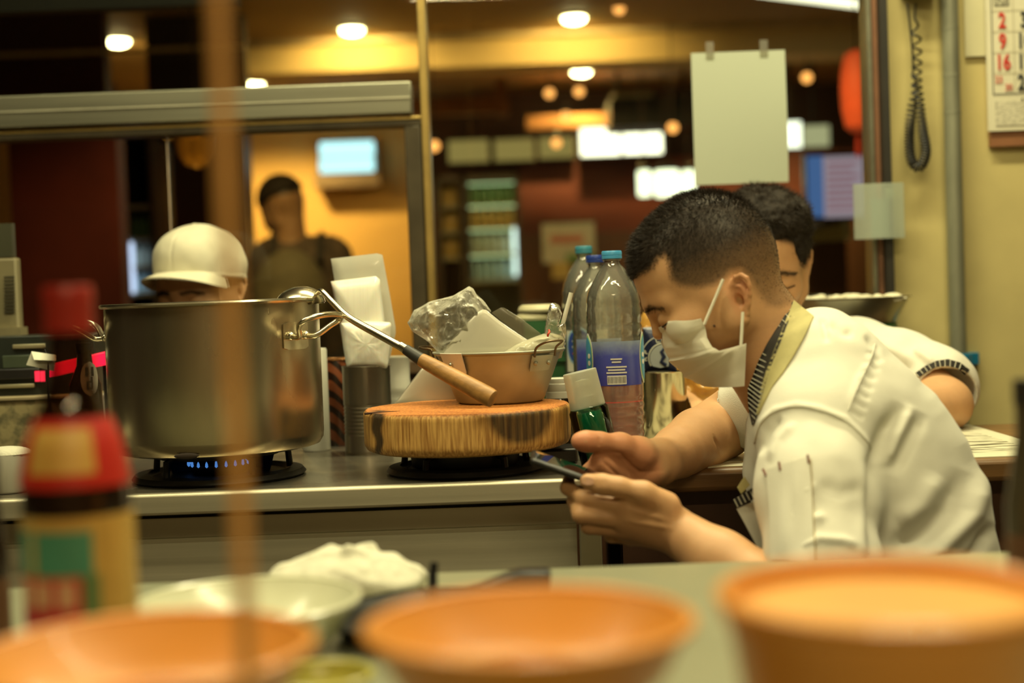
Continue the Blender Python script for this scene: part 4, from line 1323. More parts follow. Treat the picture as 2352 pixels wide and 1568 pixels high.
# spray bottle with green liquid leaning on the block
top, bot = W(1330, 849, 1.985), W(1382, 1066, 1.985)
ax = (top - bot).normalized()
bot = bot + ax * ((ZC + 0.006 - bot.z) / ax.z)
L_ = (top - bot).length
rot = ax.to_track_quat('Z', 'Y').to_matrix()
t = thing('spray_bottle', (bot.x, bot.y, ZC), 'slanting spray bottle of green liquid with a frosted cap, right of the block', 'bottle')
rb = msize(92, 1.985) / 2
hb = L_ * 0.62
obj('bottle_wall', MB().shell([(0.0, 0.0), (rb - 0.003, 0.0), (rb, 0.004), (rb, hb - 0.006), (rb - 0.004, hb), (rb - 0.006, hb), (rb - 0.0016, hb - 0.008), (rb - 0.0016, 0.005), (0.0, 0.002)], bot, 40, rot), clear('spray_wall', (0.75, 0.95, 0.85), 1.0, 0.03, 1.5), t)
obj('green_liquid', MB().lathe([(0.0, 0.003), (rb - 0.004, 0.003), (rb - 0.0022, 0.007), (rb - 0.0022, hb - 0.008), (0.0, hb - 0.008)], bot, 36, rot), mat('green_liquid', (0.015, 0.40, 0.27), 0.08, var=0.35, scale=25, coat=0.6), t)
rc = msize(82, 1.985) / 2
fr = clear('frosted_cap', (0.97, 0.98, 0.95), 0.6, 0.35, 1.45, 0.42, (0.95, 0.96, 0.84), trans=0.4)
cp = obj('frosted_cap', MB().shell([(rc, 0.0), (rc * 0.95, L_ * 0.375), (rc * 0.90, L_ * 0.38), (0.0, L_ * 0.38), (0.0, L_ * 0.37), (rc * 0.90, L_ * 0.368), (rc * 0.95, 0.0), (rc, 0.0)], bot + ax * (hb - 0.002), 40, rot), fr, t)
obj('pump_head', MB().lathe([(0.0, 0.0), (rc * 0.55, 0.0), (rc * 0.55, L_ * 0.10), (rc * 0.32, L_ * 0.11), (rc * 0.30, L_ * 0.20), (rc * 0.42, L_ * 0.21), (rc * 0.42, L_ * 0.27), (0.0, L_ * 0.28)], bot + ax * hb, 24, rot), white_pl, cp)

# large water bottles
pet = clear('bottle_plastic', (0.96, 0.96, 0.91), 1.6, 0.06, 1.5, 0.16, (0.92, 0.90, 0.75), bump=0.25, bscale=40, trans=0.3)
def label_mat(name, cols, scale):
    m = bpy.data.materials.new(name)
    nt, out = nodes_of(m)
    b_ = nt.nodes.new('ShaderNodeBsdfPrincipled')
    nt.links.new(b_.outputs[0], out.inputs[0])
    tc = nt.nodes.new('ShaderNodeTexCoord')
    sp = nt.nodes.new('ShaderNodeSeparateXYZ')
    nz = nt.nodes.new('ShaderNodeTexNoise')
    nz.inputs['Scale'].default_value = 120
    ad = nt.nodes.new('ShaderNodeMath')
    ad.operation = 'MULTIPLY_ADD'
    ad.inputs[1].default_value = 0.012
    rp = nt.nodes.new('ShaderNodeValToRGB')
    mr = nt.nodes.new('ShaderNodeMapRange')
    mr.inputs[1].default_value, mr.inputs[2].default_value = scale
    nt.links.new(tc.outputs['Object'], sp.inputs[0])
    nt.links.new(tc.outputs['Object'], nz.inputs['Vector'])
    nt.links.new(nz.outputs[0], ad.inputs[0])
    nt.links.new(sp.outputs[2], ad.inputs[2])
    nt.links.new(ad.outputs[0], mr.inputs[0])
    nt.links.new(mr.outputs[0], rp.inputs[0])
    el = rp.color_ramp.elements
    for i, (p_, c_) in enumerate(cols):
        e = el[i] if i < 2 else el.new(p_)
        e.position, e.color = p_, tuple(c_) + (1,)
    nt.links.new(rp.outputs[0], b_.inputs['Base Color'])
    b_.inputs['Roughness'].default_value = 0.3
    return m
blue_label = label_mat('blue_wave_label', [(0.0, (0.03, 0.04, 0.30)), (0.55, (0.06, 0.08, 0.42)), (0.8, (0.28, 0.36, 0.50)), (0.95, (0.70, 0.70, 0.62))], (0.10, 0.20))
def water_bottle(px, ptop, d, w, label, capcol, liquid=None, face=0.0):
    c = W(px, 900, d)
    c = Vector((c.x, c.y, ZC + 0.0005))
    c.x = W(px, 800, d).x
    h = W(px, ptop, d).z - c.z
    r = msize(w, d) / 2
    t = thing('water_bottle', c, label, 'bottle', 'large plastic water bottles')
    pr = [(r * 0.55, 0.004), (r * 0.80, 0.0), (r * 0.94, 0.006), (r, 0.016)]
    for i in range(5):
        z = 0.020 + 0.014 * i
        pr += [(r, z), (r * 0.965, z + 0.005), (r, z + 0.010)]
    z0 = h * 0.30
    pr += [(r, z0), (r, h * 0.56)]
    for zz in (0.57, 0.63):
        pr += [(r, h * zz), (r * 0.965, h * zz + 0.004), (r, h * zz + 0.008)]
    pr += [(r, h * 0.715), (r * 0.97, h * 0.735), (r * 0.99, h * 0.75), (r * 0.92, h * 0.80), (r * 0.70, h * 0.86), (r * 0.46, h * 0.91), (r * 0.30, h * 0.935), (r * 0.285, h * 0.95), (r * 0.34, h * 0.953), (r * 0.34, h * 0.958), (r * 0.28, h * 0.96), (r * 0.28, h * 0.985)]
    body = obj('bottle_body', MB().lathe(pr, c, 56), pet, t)
    cr = r * 0.37
    obj('bottle_cap', MB().lathe([(cr, h * 0.962), (cr, h * 0.975), (cr * 0.96, h * 0.977), (cr, h * 0.979), (cr, h * 1.0 - 0.002), (cr * 0.93, h), (0.0, h)], c, 32), capcol, t)
    if liquid:
        obj('liquid', MB().lathe([(0.0, 0.004), (r * 0.78, 0.003), (r * 0.92, 0.008), (r * 0.97, 0.02), (r * 0.955, 0.05), (r * 0.975, z0), (r * 0.975, h * 0.345), (0.0, h * 0.345)], c, 48), liquid, t)
    lb = obj('label_wrap', MB().lathe([(r + 0.0006, h * 0.345), (r + 0.0006, h * 0.56)], c, 48, None, math.radians(-150), math.radians(-30)), blue_label if not face else MATS.get('white_plastic'), t)
    return t, c, r, h, lb
sky_cap = mat('sky_blue_cap', (0.07, 0.34, 0.62), 0.35)
navy_cap = mat('navy_cap', (0.02, 0.05, 0.28), 0.35)
teal_cap = mat('teal_cap', (0.04, 0.22, 0.30), 0.4)
pink = mat('pink_liquid', (0.60, 0.07, 0.06), 0.12, var=0.15, scale=30, coat=0.4)
def oval(t_, lb, c, r, ang, zc, wa, hz, m, name, lift):
    rows = []
    for j in range(9):
        v = -1 + 2 * j / 8
        half = math.sqrt(max(0.02, 1 - v * v)) * wa
        rows.append([(c.x + (r + lift) * math.cos(ang + half * u), c.y + (r + lift) * math.sin(ang + half * u), c.z + zc + hz * v) for u in np.linspace(-1, 1, 11)])
    return obj(name, MB().grid(rows, 0.0003), m, lb)
lime = mat('lime_ring', (0.30, 0.50, 0.20), 0.4)
cyan = mat('cyan_disc', (0.05, 0.28, 0.50), 0.4)
lw = mat('label_white', (0.72, 0.72, 0.66), 0.4)
t, c, r, h, lb = water_bottle(1412, 576, 2.15, 126, 'clear water bottle with sky blue cap, blue label and pink liquid', sky_cap, pink)
for sgn in (-1, 1):
    a_ = math.radians(-90 + sgn * 74)
    oval(t, lb, c, r, a_, h * 0.475, 0.34, h * 0.125, lw, 'white_oval', 0.0012)
    oval(t, lb, c, r, a_, h * 0.475, 0.31, h * 0.115, lime, 'lime_oval', 0.0016)
    oval(t, lb, c, r, a_, h * 0.475, 0.28, h * 0.105, cyan, 'cyan_oval', 0.0020)
    for k in range(2):
        oval(t, lb, c, r, a_ - sgn * 0.12, h * (0.455 + 0.035 * k), 0.09, h * 0.012, lw, 'oval_lettering', 0.0024)
def patch(lb, c, r, a0, a1, z0, z1, m, name, lift=0.0012):
    return obj(name, MB().grid([[(c.x + (r + lift) * math.cos(a), c.y + (r + lift) * math.sin(a), z) for a in np.linspace(a0, a1, 8)] for z in (z0, z1)], 0.0003), m, lb)
am = math.radians(-92)
patch(lb, c, r, am - 0.34, am + 0.34, c.z + h * 0.352, c.z + h * 0.395, lw, 'barcode_panel')
for i in range(14):
    a_ = am - 0.30 + 0.60 * i / 13
    patch(lb, c, r, a_ - 0.008 - 0.006 * (i % 3 == 0), a_ + 0.008, c.z + h * 0.358, c.z + h * 0.390, mat('barcode_black', (0.03, 0.03, 0.04), 0.5), 'barcode_bar', 0.0016)
for k in range(5):
    wv_ = (0.36, 0.30, 0.36, 0.16, 0.20)[k]
    z_ = h * (0.405 + 0.014 * k + (0.01 if k > 2 else 0))
    patch(lb, c, r, am - wv_, am + wv_, c.z + z_, c.z + z_ + h * 0.007, lw, 'label_print_line', 0.0014)
water_bottle(1374, 586, 2.31, 116, 'clear water bottle with navy cap just behind the sky blue capped one', navy_cap)
t, c, r, h, lb = water_bottle(1348, 565, 2.44, 106, 'rearmost clear water bottle with teal cap and round blue emblem', teal_cap, None, 1.0)
oval(t, lb, c, r, math.radians(-112), h * 0.475, 0.62, h * 0.105, mat('pale_blue_ring', (0.30, 0.50, 0.66), 0.4), 'emblem_ring', 0.0012)
oval(t, lb, c, r, math.radians(-112), h * 0.475, 0.54, h * 0.092, mat('royal_disc', (0.03, 0.07, 0.36), 0.4), 'emblem_disc', 0.0016)
for k, m_ in ((0.505, lw), (0.475, lw), (0.44, mat('emblem_red', (0.5, 0.05, 0.06), 0.4))):
    oval(t, lb, c, r, math.radians(-115), h * k, 0.26, h * 0.010, m_, 'emblem_lettering', 0.0020)

# steel canister, navy packet and orange bag behind the bottles
c, r, h = can_at(1472, 1577, 852, 2.33)
t = thing('steel_canister', c, 'shiny open steel canister right of the pink bottle', 'canister')
obj('canister_body', MB().shell([(0.0, 0.0), (r - 0.002, 0.0), (r, 0.003), (r, h - 0.002), (r + 0.001, h), (r - 0.001, h), (r - 0.0015, h - 0.003), (r - 0.0015, 0.004), (0.0, 0.003)], c, 56), mat('canister_steel', (0.55, 0.48, 0.32), 0.16, 1.0, var=0.05), t)
pk = thing('navy_packet', W(1515, 860, 2.34), 'navy blue packet with a white ring emblem standing in the steel canister', 'packet')
obj('packet_body', pillow([(1476, 752), (1500, 750), (1530, 760), (1552, 790), (1556, 860), (1478, 860)], 2.335, 0.024, n=40, m=8), mat('navy_print', (0.012, 0.018, 0.055), 0.35), pk, smooth=60)
ringc = W(1524, 822, 2.319)
ring = []
for k in range(25):
    a = math.radians(60 + 150 * k / 24)
    ring.append(ringc + Vector((math.cos(a), 0, math.sin(a))) * msize(34, 2.32))
wh = mat('packet_white', (0.62, 0.62, 0.52), 0.5)
rg = obj('emblem_ring', MB().tube(ring, 0.0011, 6), wh, pk)
ring2 = [ringc + (p_ - ringc) * 1.5 for p_ in ring]
obj('emblem_outer_ring', MB().tube(ring2, 0.0006, 6), wh, pk)
for k, ch in enumerate('HIL'):
    a = math.radians(100 + 14 * k - 20)
    lettering('ring_letter', ch, 0.012, ringc + Vector((math.cos(a), -0.0012, math.sin(a))) * msize(43, 2.32), wh, rg, 0.0003, Vector((math.sin(a), 0, -math.cos(a))), Vector((math.cos(a), 0, math.sin(a))))
for k, ch in enumerate('PR'):
    a = math.radians(160 + 22 * k)
    lettering('ring_letter', ch, 0.011, ringc + Vector((math.cos(a), -0.0012, math.sin(a))) * msize(43, 2.32), wh, rg, 0.0003, Vector((math.sin(a), 0, -math.cos(a))), Vector((math.cos(a), 0, math.sin(a))))
obj('emblem_field', MB().prism([ringc + Vector((math.cos(a), 0.0, math.sin(a))) * msize(31, 2.32) for a in np.linspace(math.radians(60), math.radians(215), 16)] + [ringc + Vector((-0.006, 0, -0.016)), ringc + Vector((0.008, 0, -0.014))], (0, 0.002, 0)), mat('emblem_pale', (0.42, 0.46, 0.46), 0.5), pk)
obj('emblem_figure', MB().tube([ringc + Vector((x, -0.0006, z)) for x, z in ((0.002, 0.016), (-0.003, 0.010), (0.001, 0.002), (-0.004, -0.006), (0.004, -0.012))], [0.002, 0.003, 0.0035, 0.003, 0.003], 8), mat('navy_print', (0.012, 0.018, 0.055), 0.35), pk)
og = clear('orange_bag_film', (0.95, 0.75, 0.40), 0.9, 0.2, 1.45, 0.82, (0.85, 0.46, 0.10), bump=0.4, bscale=50, trans=0.4)
bag('orange_bag', 'yellow orange plastic bag bunched behind the steel canister and the bent arm', 'plastic bag',
    [(1470, 735), (1478, 716), (1500, 716), (1524, 738), (1545, 780), (1590, 800), (1640, 850), (1690, 885), (1720, 930), (1700, 985), (1580, 990), (1500, 960), (1480, 850)], 2.425, 0.07, og, crumple=0.004, cscale=40, n=80, m=24)

# green crate and lids behind the bowl, jar beside the block
c = W(1262, 900, 2.47)
t = thing('green_crate', (c.x, c.y, ZC), 'dull green plastic crate standing behind the metal bowl', 'crate')
gr = mat('green_crate', (0.025, 0.11, 0.035), 0.4, var=0.15)
g0, g1 = W(1196, 740, 2.42), W(1302, 740, 2.42)
obj('crate_front', MB().span((g0.x, 2.43, ZC), (g1.x, 2.436, g0.z)), gr, t)
obj('crate_back', MB().span((g0.x, 2.525, ZC), (g1.x, 2.531, g0.z)), gr, t)
for xx in (g0.x, g1.x - 0.006):
    obj('crate_side', MB().span((xx, 2.43, ZC), (xx + 0.006, 2.53, g0.z)), gr, t)
obj('crate_floor', MB().span((g0.x, 2.43, ZC), (g1.x, 2.53, ZC + 0.004)), gr, t)
for k in range(3):
    obj('crate_rib', MB().span((g0.x - 0.003, 2.424, ZC + 0.03 + 0.05 * k), (g1.x + 0.003, 2.43, ZC + 0.036 + 0.05 * k)), gr, t)
for i, (px, py, rad) in enumerate(((1238, 716, 0.036), (1230, 735, 0.034))):  # two loose round lids on top of the crate
    cc = W(px, py, 2.475)
    tag(obj('round_lid', MB().lathe([(rad, 0.0), (rad + 0.001, 0.004), (rad - 0.002, 0.010), (rad * 0.8, 0.013), (0.0, 0.013)], cc, 32), mat('ivory_lid', (0.50, 0.46, 0.28), 0.5)), ('upper' if i == 0 else 'lower') + ' round ivory lid lying on the green crate', 'lid', 'ivory lids')
cc = W(1125, 700, 2.6)
c, r, h = can_at(1252, 1318, 868, 2.20)
t = thing('glass_jar', c, 'dark glass jar with a white ribbed lid behind the block', 'jar')
obj('jar_body', MB().lathe([(0.0, 0), (r * 0.95, 0), (r, 0.006), (r, h * 0.68), (r * 0.85, h * 0.76), (0, h * 0.76)], c, 36), mat('dark_glass', (0.03, 0.022, 0.012), 0.08, coat=0.5), t)
obj('jar_lid', MB().lathe([(r * 0.98, h * 0.74), (r * 0.98, h * 0.82), (r * 0.93, h * 0.83), (r * 0.98, h * 0.85), (r * 0.98, h * 0.93), (r * 0.93, h * 0.94), (r * 0.96, h * 0.96), (r * 0.94, h), (0, h)], c, 36), white_pl, t)
# small black slab beside the block
q = W(1290, 1030, 2.09)
tag(obj('black_stand', MB().span((q.x - 0.04, 2.05, ZC), (q.x + 0.022, 2.12, ZC + 0.022)), black_plastic, None, bevel=0.004), 'small black plastic slab under the right edge of the block', 'stand')

# ------------------------------------------------------------------ things on the cream wall
x_ = W(2186, 300, YW - 0.03).x
pipe_m = mat('grey_pipe', (0.24, 0.24, 0.17), 0.4, 0.3, var=0.15, scale=30, stretch=(1, 1, 0.3))
yP = YW - 0.024
t = thing('wall_pipe', (x_, yP, 0), 'grey vertical pipe running down the cream wall', 'pipe')
obj('pipe_run', MB().tube([(x_, yP, 0), (x_, yP, 1.3), (x_, yP, 2.58)], msize(19, YW), 18), pipe_m, t)
for z in (W(2186, 75, YW).z, W(2190, 180, YW).z, W(2196, 265, YW).z):
    obj('pipe_joint', MB().tube([(x_, yP, z - 0.002), (x_, yP, z + 0.002)], msize(19.6, YW), 18), mat('pipe_joint', (0.20, 0.20, 0.14), 0.5), t)
zc = W(2195, 824, YW).z
t = thing('pipe_clamp', (x_, yP - 0.02, zc - 0.013), 'bright blue plastic clamp gripping the grey wall pipe', 'clamp')
bl = mat('blue_clamp', (0.012, 0.22, 0.42), 0.4)
rp_ = msize(19, YW)
pts = [(x_ + (rp_ + 0.006) * math.sin(a), yP - (rp_ + 0.006) * math.cos(a)) for a in np.linspace(-1.5, 1.5, 15)]
wv_ = msize(49, YW)
outer = [(x_ - wv_, YW - 0.002), (x_ - wv_, YW - 0.014)] + [(x, y) for x, y in pts] + [(x_ + wv_, YW - 0.014), (x_ + wv_, YW - 0.002)]
inner = [(x_ + (rp_ + 0.0008) * math.sin(a), yP - (rp_ + 0.0008) * math.cos(a)) for a in np.linspace(1.5, -1.5, 15)]
mb = MB()
poly = outer + [(x_ + rp_ + 0.001, YW - 0.002)] + inner + [(x_ - rp_ - 0.001, YW - 0.002)]
for i in range(len(outer) - 1):
    pass
hh = msize(27, YW)
rows = [[(x, y, zc - hh / 2 + hh * j / 3) for x, y in outer] for j in range(4)]
obj('clamp_band', MB().grid(rows, 0.004), bl, t, bevel=0.001)
for sgn in (-1, 1):
    obj('clamp_foot', MB().span((x_ + sgn * wv_ * 0.55, YW - 0.013, zc - hh / 2), (x_ + sgn * wv_ * 0.98, YW - 0.001, zc + hh / 2)), bl, t, bevel=0.002)
    obj('screw_head', MB().lathe([(0.004, 0), (0.003, 0.0025), (0, 0.003)], (x_ + sgn * wv_ * 0.78, YW - 0.016, zc), 10, Matrix.Rotation(math.radians(90), 3, 'X')), black_metal, t)

# calendar on a brown board
cal = thing('wall_calendar', W(2330, 305, YW - 0.02), 'paper wall calendar with red and black numerals at the upper right', 'calendar')
kx0, kx1 = W(2253, 160, YW).x, W(2253, 160, YW).x + 0.42
kz0, kz1 = W(2300, 302, YW - 0.02).z, 2.02
obj('calendar_sheet', MB().span((kx0, YW - 0.022, kz0), (kx1, YW - 0.016, kz1)), mat('calendar_paper', (0.66, 0.62, 0.46), 0.7, var=0.04, scale=5), cal)
obj('calendar_backing', MB().span((kx0 + 0.006, YW - 0.016, kz0 - 0.030), (kx1 - 0.01, YW - 0.001, kz1)), mat('brown_board', (0.24, 0.10, 0.04), 0.6), cal)
ygrid = YW - 0.0232
blk_ = mat('print_black', (0.02, 0.025, 0.03), 0.6)
red_ = mat('print_red', (0.55, 0.03, 0.02), 0.6)
grey_ = mat('print_grey', (0.42, 0.38, 0.26), 0.7)
xg0 = W(2263, 130, YW).x
zg1 = W(2300, 222, YW).z
obj('grid_frame_line', MB().span((xg0, ygrid - 0.0003, zg1), (xg0 + 0.0016, ygrid, kz1 - 0.02)), blk_, cal)
obj('grid_frame_line', MB().span((xg0, ygrid - 0.0003, zg1), (kx1 - 0.01, ygrid, zg1 + 0.0016)), blk_, cal)
pitch_z, pitch_x = msize(47, YW), msize(49, YW)
for k in range(1, 6):
    obj('grid_line', MB().span((xg0, ygrid - 0.0002, zg1 + pitch_z * k), (kx1 - 0.01, ygrid, zg1 + pitch_z * k + 0.001)), grey_, cal)
for k in range(1, 8):
    obj('grid_line', MB().span((xg0 + pitch_x * k, ygrid - 0.0002, zg1), (xg0 + pitch_x * k + 0.001, ygrid, kz1 - 0.06)), grey_, cal)
days = [['23', '24', '25', '26', '27', '28', '29'], ['16', '17', '18', '19', '20', '21', '22'], ['9', '10', '11', '12', '13', '14', '15'], ['2', '3', '4', '5', '6', '7', '8']]
for r_, row in enumerate(days):
    for c_, s_ in enumerate(row):
        cx, cz = xg0 + pitch_x * (c_ + 0.5), zg1 + pitch_z * (r_ + 0.5)
        if r_ == 0 and c_ == 0:
            lettering('numeral', '23', 0.019, (cx - 0.009, ygrid - 0.0006, cz + 0.008), red_, cal, 0.0, sx=0.8)
            lettering('numeral', '30', 0.019, (cx + 0.010, ygrid - 0.0006, cz - 0.008), red_, cal, 0.0, sx=0.8)
            continue
        lettering('numeral', s_, 0.042, (cx, ygrid - 0.0006, cz), red_ if c_ == 0 else blk_, cal, 0.0010, sx=0.72)
obj('month_block', MB().span((xg0 + 0.006, ygrid - 0.0003, zg1 + pitch_z * 4 + 0.010), (xg0 + 0.036, ygrid, zg1 + pitch_z * 4 + 0.036)), mat('dark_print', (0.14, 0.13, 0.09), 0.7, var=0.8, scale=300, col2=(0.5, 0.47, 0.34), thresh=(0.45, 0.55)), cal)
obj('footer_print', MB().span((xg0 + 0.004, ygrid - 0.0003, kz0 + 0.010), (kx1 - 0.02, ygrid, zg1 - 0.014)), mat('grey_small_print', (0.40, 0.37, 0.27), 0.7, scale=170, col2=(0.64, 0.60, 0.45), thresh=(0.40, 0.55), stretch=(1, 1, 2.5)), cal)
obj('footer_pin', MB().ball((W(2333, 233, YW).x, ygrid - 0.001, W(2333, 233, YW).z), 0.0022, 8, 6), black_metal, cal)
pp = W(2206, 70, YW).x
t = thing('wall_paper_sheet', (pp + 0.03, YW - 0.004, W(2230, 134, YW).z), 'plain off-white paper pinned between the pipe and the calendar', 'paper')
obj('paper_sheet', MB().span((pp, YW - 0.008, W(2230, 134, YW).z), (kx0 + 0.02, YW - 0.0065, 1.95)), mat('yellowed_paper', (0.58, 0.54, 0.34), 0.8, var=0.03), t)
obj('pin', MB().ball((pp + 0.02, YW - 0.009, 1.93), 0.004, 10, 7), black_metal, t)
# wall telephone with its coiled cord
ph = W(2105, -30, YW - 0.03)
t = thing('wall_telephone', (ph.x, ph.y, ph.z - 0.03), 'black wall telephone at the top edge with a long coiled cord', 'telephone')
obj('telephone_body', MB().span((ph.x - 0.035, YW - 0.055, ph.z - 0.022), (ph.x + 0.035, YW - 0.001, ph.z + 0.16)), black_plastic, t, bevel=0.01)
obj('handset', MB().tube(bez([(ph.x - 0.005, YW - 0.07, ph.z - 0.02), (ph.x - 0.005, YW - 0.085, ph.z + 0.06), (ph.x - 0.005, YW - 0.07, ph.z + 0.14)], 16), [0.014] + [0.010] * 15 + [0.014], 12), black_plastic, t)
path = bez([*[W(x, y, YW - 0.045) for x, y in ((2104, 8), (2103, 60), (2106, 130), (2106, 190), (2112, 240), (2120, 300), (2127, 345), (2120, 374), (2108, 384), (2094, 370), (2089, 335), (2090, 290), (2096, 245), (2102, 215), (2098, 170), (2096, 120), (2090, 60), (2084, 8))]], 900)
dist = 0.0
phase = 0.0
coil = []
acc = [0.0]
for i in range(1, len(path)):
    acc.append(acc[-1] + (path[i] - path[i - 1]).length)
tot = acc[-1]
for i, p_ in enumerate(path):
    s_ = acc[i] / tot
    pitch = np.interp(s_, [0.0, 0.05, 0.15, 0.30, 0.42, 0.62, 0.70, 0.78, 1.0], [0.5, 0.034, 0.022, 0.010, 0.006, 0.006, 0.011, 0.02, 0.5])
    rad = np.interp(s_, [0.0, 0.05, 0.09, 0.70, 0.76, 0.82, 1.0], [0.0, 0.003, 0.0088, 0.0088, 0.005, 0.0, 0.0])
    if i:
        phase += 2 * math.pi * (acc[i] - acc[i - 1]) / pitch
    a = path[max(0, i - 1)]
    b = path[min(len(path) - 1, i + 1)]
    tg = (b - a).normalized()
    nn = Vector((0, -1, 0))
    bb = tg.cross(nn).normalized()
    coil.append(p_ + (bb * math.cos(phase) + nn * math.sin(phase) * 0.8) * rad)
obj('coiled_cord', MB().tube(coil, 0.0023, 5), mat('black_cord', (0.012, 0.010, 0.007), 0.6), t)

# ------------------------------------------------------------------ scale with tray on the sill
yS = 2.735
sc = W(1960, 740, yS)
t = thing('kitchen_scale', (sc.x, yS, SILL), 'green kitchen scale standing on the window ledge under a steel tray', 'scale')
obj('scale_body', MB().box((sc.x, yS, (SILL + W(1960, 762, yS).z) / 2), (0.13, 0.10, W(1960, 762, yS).z - SILL)), mat('scale_green', (0.02, 0.15, 0.05), 0.35), t, bevel=0.008)
z0 = W(1960, 758, yS).z
obj('scale_platform', MB().lathe([(0.0, 0.0), (0.078, 0.0), (0.082, 0.004), (0.082, 0.012), (0.0, 0.012)], (sc.x, yS, z0), 40), mat('scale_green', (0.02, 0.15, 0.05), 0.35), t)
obj('scale_dial', MB().lathe([(0.036, 0), (0.036, 0.004), (0, 0.004)], (sc.x, yS - 0.05, SILL + 0.042), 28, Matrix.Rotation(math.radians(90), 3, 'X')), white_pl, t)
zt_ = z0 + 0.013
hT = W(1960, 684, yS).z - zt_
t = thing('steel_tray', (sc.x, yS, zt_), 'shallow flared steel tray resting on the green scale', 'tray')
obj('tray_pan', MB().shell([(0.0, 0.0), (0.082, 0.0), (0.085, 0.002), (0.108, hT - 0.002), (0.113, hT), (0.113, hT + 0.0015), (0.107, hT + 0.001), (0.083, 0.004), (0.0, 0.003)], (sc.x - 0.003, yS, zt_), 56), mat('tray_steel', (0.50, 0.47, 0.36), 0.28, 0.95, var=0.08), t)
random.seed(3)
mb = MB()
for i in range(40):
    a, rr = random.uniform(0, 6.28), 0.095 * math.sqrt(random.random())
    mb.ball((sc.x + rr * math.cos(a), yS + rr * math.sin(a), zt_ + hT * 0.93 + random.uniform(-0.003, 0.005)), (random.uniform(0.010, 0.02), random.uniform(0.010, 0.02), random.uniform(0.004, 0.009)), 8, 6)
stuff(tag(obj('noodle_heap', mb, mat('pale_noodles', (0.72, 0.68, 0.50), 0.5), None, smooth=80), 'pale noodle heap filling the steel tray', 'noodles'))

# ------------------------------------------------------------------ machines and odds at the left end of the cook line
def put(name, label, cat, parts, base):
    t = thing(name, base, label, cat)
    for n_, mb_, m_ in parts:
        obj(n_, mb_, m_, t, bevel=0.0015)
    return t
dm = mat('dark_teal_case', (0.022, 0.028, 0.022), 0.35, var=0.2)
pale_edge = mat('pale_strip', (0.36, 0.33, 0.20), 0.4, 0.4)
dL = 2.36
zslab = W(120, 905, dL).z
stone = mat('speckled_concrete', (0.34, 0.29, 0.14), 0.9, var=0.5, scale=45, bump=0.6, bscale=80, col2=(0.13, 0.12, 0.06), thresh=(0.45, 0.62))
put('stone_slab', 'rough speckled concrete block at the left under the dark machine', 'block',
    [('slab_body', MB().span((W(-160, 1000, dL).x, 2.32, ZC), (W(238, 1000, dL).x, 2.50, zslab - 0.006)), stone), ('slab_cap', MB().span((W(-160, 1000, dL).x, 2.315, zslab - 0.006), (W(238, 1000, dL).x, 2.50, zslab)), mat('slab_cap', (0.30, 0.25, 0.14), 0.6))], (W(60, 1000, dL).x, 2.4, ZC))
m0, m1 = W(-120, 840, dL).x, W(222, 840, dL).x
zm = W(100, 770, dL).z
put('cash_machine', 'low dark machine with pale horizontal strips at the left edge', 'machine',
    [('machine_case', MB().span((m0, 2.35, zslab), (m1, 2.50, zm)), dm), ('pale_strip', pbox(MB(), 28, 790, 104, 800, 2.345, 0.006), pale_edge), ('pale_strip', pbox(MB(), -10, 882, 78, 891, 2.345, 0.006), pale_edge),
     ('base_band', pbox(MB(), -80, 848, 90, 872, 2.343, 0.006), black_plastic), ('key_panel', pbox(MB(), 5, 815, 105, 845, 2.346, 0.006), mat('dull_green_panel', (0.06, 0.08, 0.05), 0.4)),
     ('red_display', pbox(MB(), 80, 851, 106, 876, 2.3435, 0.005), mat('display_black', (0.02, 0.0, 0.0), 0.3))], ((m0 + m1) / 2, 2.42, zslab))
for k in range(2):
    obj('lit_digit', pbox(MB(), 80 + 13 * k, 852, 91 + 13 * k, 876, 2.341, 0.002), glow('red_digit', (1.0, 0.03, 0.06), 1.3), bpy.data.objects['cash_machine'])
lv = W(20, 640, 2.55)
t = thing('louvred_unit', (lv.x, 2.6, zm), 'grey louvred appliance standing at the far left edge', 'appliance')
gm = mat('grey_case', (0.22, 0.19, 0.10), 0.5)
obj('unit_case', MB().span((W(-90, 640, 2.55).x, 2.56, 0.0), (W(36, 640, 2.55).x, 2.585, W(20, 592, 2.55).z)), gm, t, bevel=0.004)
for k in range(11):
    obj('louvre_slat', pbox(MB(), 9, 634 + 8 * k, 33, 638 + 8 * k, 2.555, 0.008), mat('slat_dark', (0.05, 0.045, 0.025), 0.5), t)
obj('unit_head', MB().span((W(-90, 640, 2.55).x, 2.562, W(20, 590, 2.55).z), (W(28, 640, 2.55).x, 2.58, W(20, 512, 2.55).z)), mat('dark_head', (0.06, 0.06, 0.035), 0.4), t)
obj('unit_foot', MB().span((W(-90, 640, 2.55).x, 2.55, W(20, 778, 2.55).z), (W(42, 640, 2.55).x, 2.59, W(20, 752, 2.55).z)), gm, t)
# red bar, paper tag on its wire, dark sauce bottle with an oval label
a, b = W(112, 852, 2.26), W(262, 818, 2.26)
t = thing('red_light_strip', (a.x, 2.26, a.z), 'glowing bright red strip slanting behind the sauce bottle neck', 'light strip')
obj('bar_body', MB().box((a + b) / 2, ((b - a).length, 0.012, msize(30, 2.26)), Matrix.Rotation(-math.atan2((b - a).z, (b - a).x), 3, 'Y')), mat('lit_red_strip', (0.75, 0.008, 0.03), 0.25, emit=1.3, ecol=(1.0, 0.01, 0.05)), t, bevel=0.002)
obj('bar_foot', MB().span((b.x - 0.02, 2.262, ZC), (b.x - 0.008, 2.27, b.z)), black_metal, t)
t = thing('price_tag', W(112, 1030, 2.22), 'folded white paper tag on a black wire left of the sauce bottle', 'tag')
a0, a1, a2, a3 = W(72, 808, 2.22), W(128, 816, 2.22), W(124, 852, 2.22), W(60, 838, 2.22)
